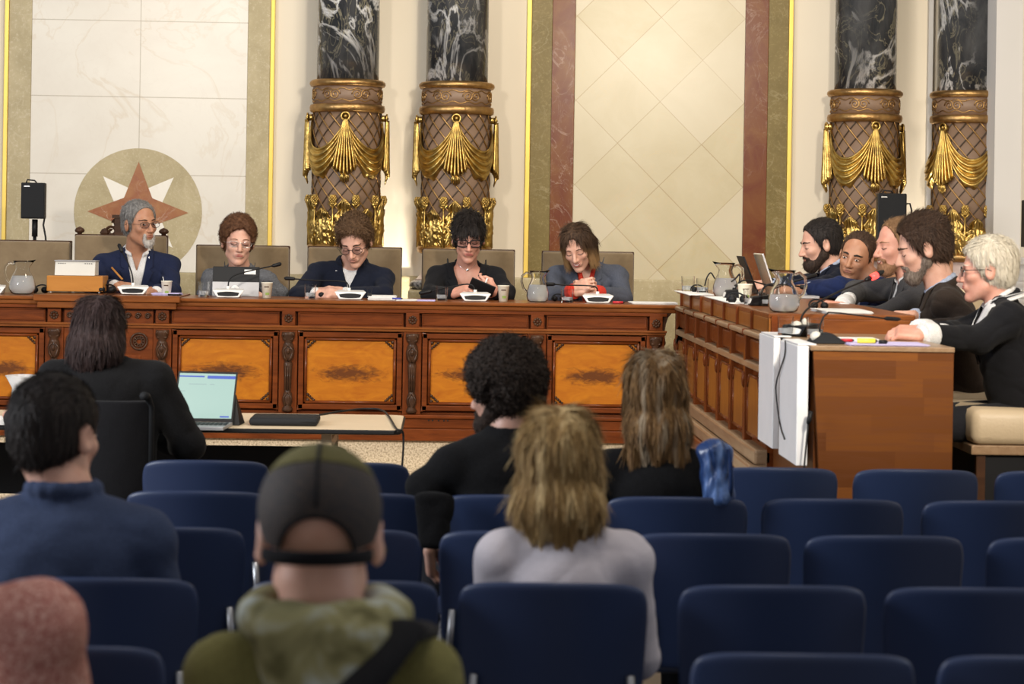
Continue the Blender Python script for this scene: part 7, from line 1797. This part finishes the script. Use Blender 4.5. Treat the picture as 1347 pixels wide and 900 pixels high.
# clerk's office chair
oc = Vector((at(150, 560, 8.32).x, 8.58, 0))
t = thing('office_chair', 'black high-backed office chair with armrests at the press table', 'chair', tuple(oc))
l_, r_2 = at(118, 545, 8.33).x, at(198, 545, 8.33).x; ztp = at(190, 528, 8.33).z
zb5 = 0.40
obj('backrest', MB().grid(lambda u, v: (l_ - 0.06 + (r_2 - l_ + 0.06) * u, 8.335 - 0.02 * v + 0.05 * (2 * u - 1) ** 2, zb5 + (ztp - zb5) * v), 10, 8), 'black_blazer', t, smooth=True, solid=0.04, bevel=0.008)
hp_ = at(193, 522, 8.30)
tag(obj('push_handle', MB().tube([(r_2 + 0.004, 8.34, 0.5), (r_2 + 0.004, 8.33, ztp - 0.02), (hp_.x, 8.31, hp_.z), (hp_.x - 0.004, 8.25, hp_.z + 0.006)], [0.010, 0.010, 0.014, 0.016], 10), 'dark_grille', t, smooth=True), 'grey rounded grip')
obj('seat', MB().box(l_ - 0.05, r_2 + 0.02, 8.36, 8.82, 0.42, 0.49), 'black_blazer', t, bevel=0.02)
q = at(222, 592, 8.45)
obj('armrest', MB().tube([(r_2 + 0.03, 8.36, 0.62), (q.x, 8.50, 0.63), (q.x, 8.74, 0.63)], [0.016, 0.022, 0.022], 10).tube([(q.x, 8.6, 0.62), (q.x - 0.02, 8.6, 0.45)], 0.012, 8), 'dark_grille', t, smooth=True)
obj('armrest', MB().tube([(l_ - 0.10, 8.50, 0.63), (l_ - 0.10, 8.74, 0.63)], [0.022, 0.022], 10).tube([(l_ - 0.10, 8.6, 0.62), (l_ - 0.06, 8.6, 0.45)], 0.012, 8), 'dark_grille', t, smooth=True)
cxo = (l_ - 0.03 + r_2) / 2
obj('pedestal', MB().tube([(cxo, 8.58, 0.08), (cxo, 8.58, 0.42)], 0.028, 12), 'steel_tube', t, smooth=True)
for k in range(5):
    a = 2 * PI * k / 5 + 0.3; e = (cxo + 0.27 * math.cos(a), 8.58 + 0.27 * math.sin(a), 0.07)
    o = obj('star_leg', MB().tube([(cxo, 8.58, 0.10), e], [0.022, 0.015], 8), 'black_plastic', t, smooth=True)
    obj('castor', MB().ball((e[0], e[1], 0.03), (0.02, 0.03, 0.03), 10), 'black_plastic', o, smooth=True)

# ------------------------------------------------------------------ blue bag on the second-row chair, coat over chair
q0, q1, q2 = at(925, 592, 6.62), at(960, 600, 6.62), at(944, 655, 6.62)
t = thing('blue_bag', 'glossy blue bag or folded jacket right of the woman with dark blond hair', 'bag', (q2.x, 6.7, q2.z))
pr_ = [(('ec', at(936, 596, 6.68), at(944, 655, 6.68), (0.040, 0.040), (0.045, 0.05), Vector((1, 0, 0))), 0, '+'), (('c', at(928, 594, 6.68), at(956, 592, 6.68), 0.016, 0.014), 0.03, '+'), (('c', at(955, 596, 6.68), at(956, 650, 6.68), 0.018, 0.022), 0.02, '+')]
sdf_mesh('shell', pr_, 0.005, 'blue_shell', t, disp=wob(45, 0.006, 2.0))
obj('strap', MB().tube([at(958, 592, 6.66), at(961, 610, 6.64), at(962, 640, 6.64), at(960, 656, 6.66)], 0.007, 8), 'blue_band', t, smooth=True)
cps = [at(545, 622, 6.60), at(560, 648, 6.58), at(564, 700, 6.58), at(560, 740, 6.6)]
t = thing('draped_coat', 'black coat hanging over the second-row chair beside the man in black', 'coat', tuple(cps[3]))
pr_ = [(('ec', at(572, 656, 6.60), at(570, 716, 6.59), (0.058, 0.020), (0.045, 0.018), Vector((1, 0, 0))), 0, '+')]
sdf_mesh('cloth', pr_, 0.006, 'black_knit', t, disp=folds(22, 0.003, 4.0))
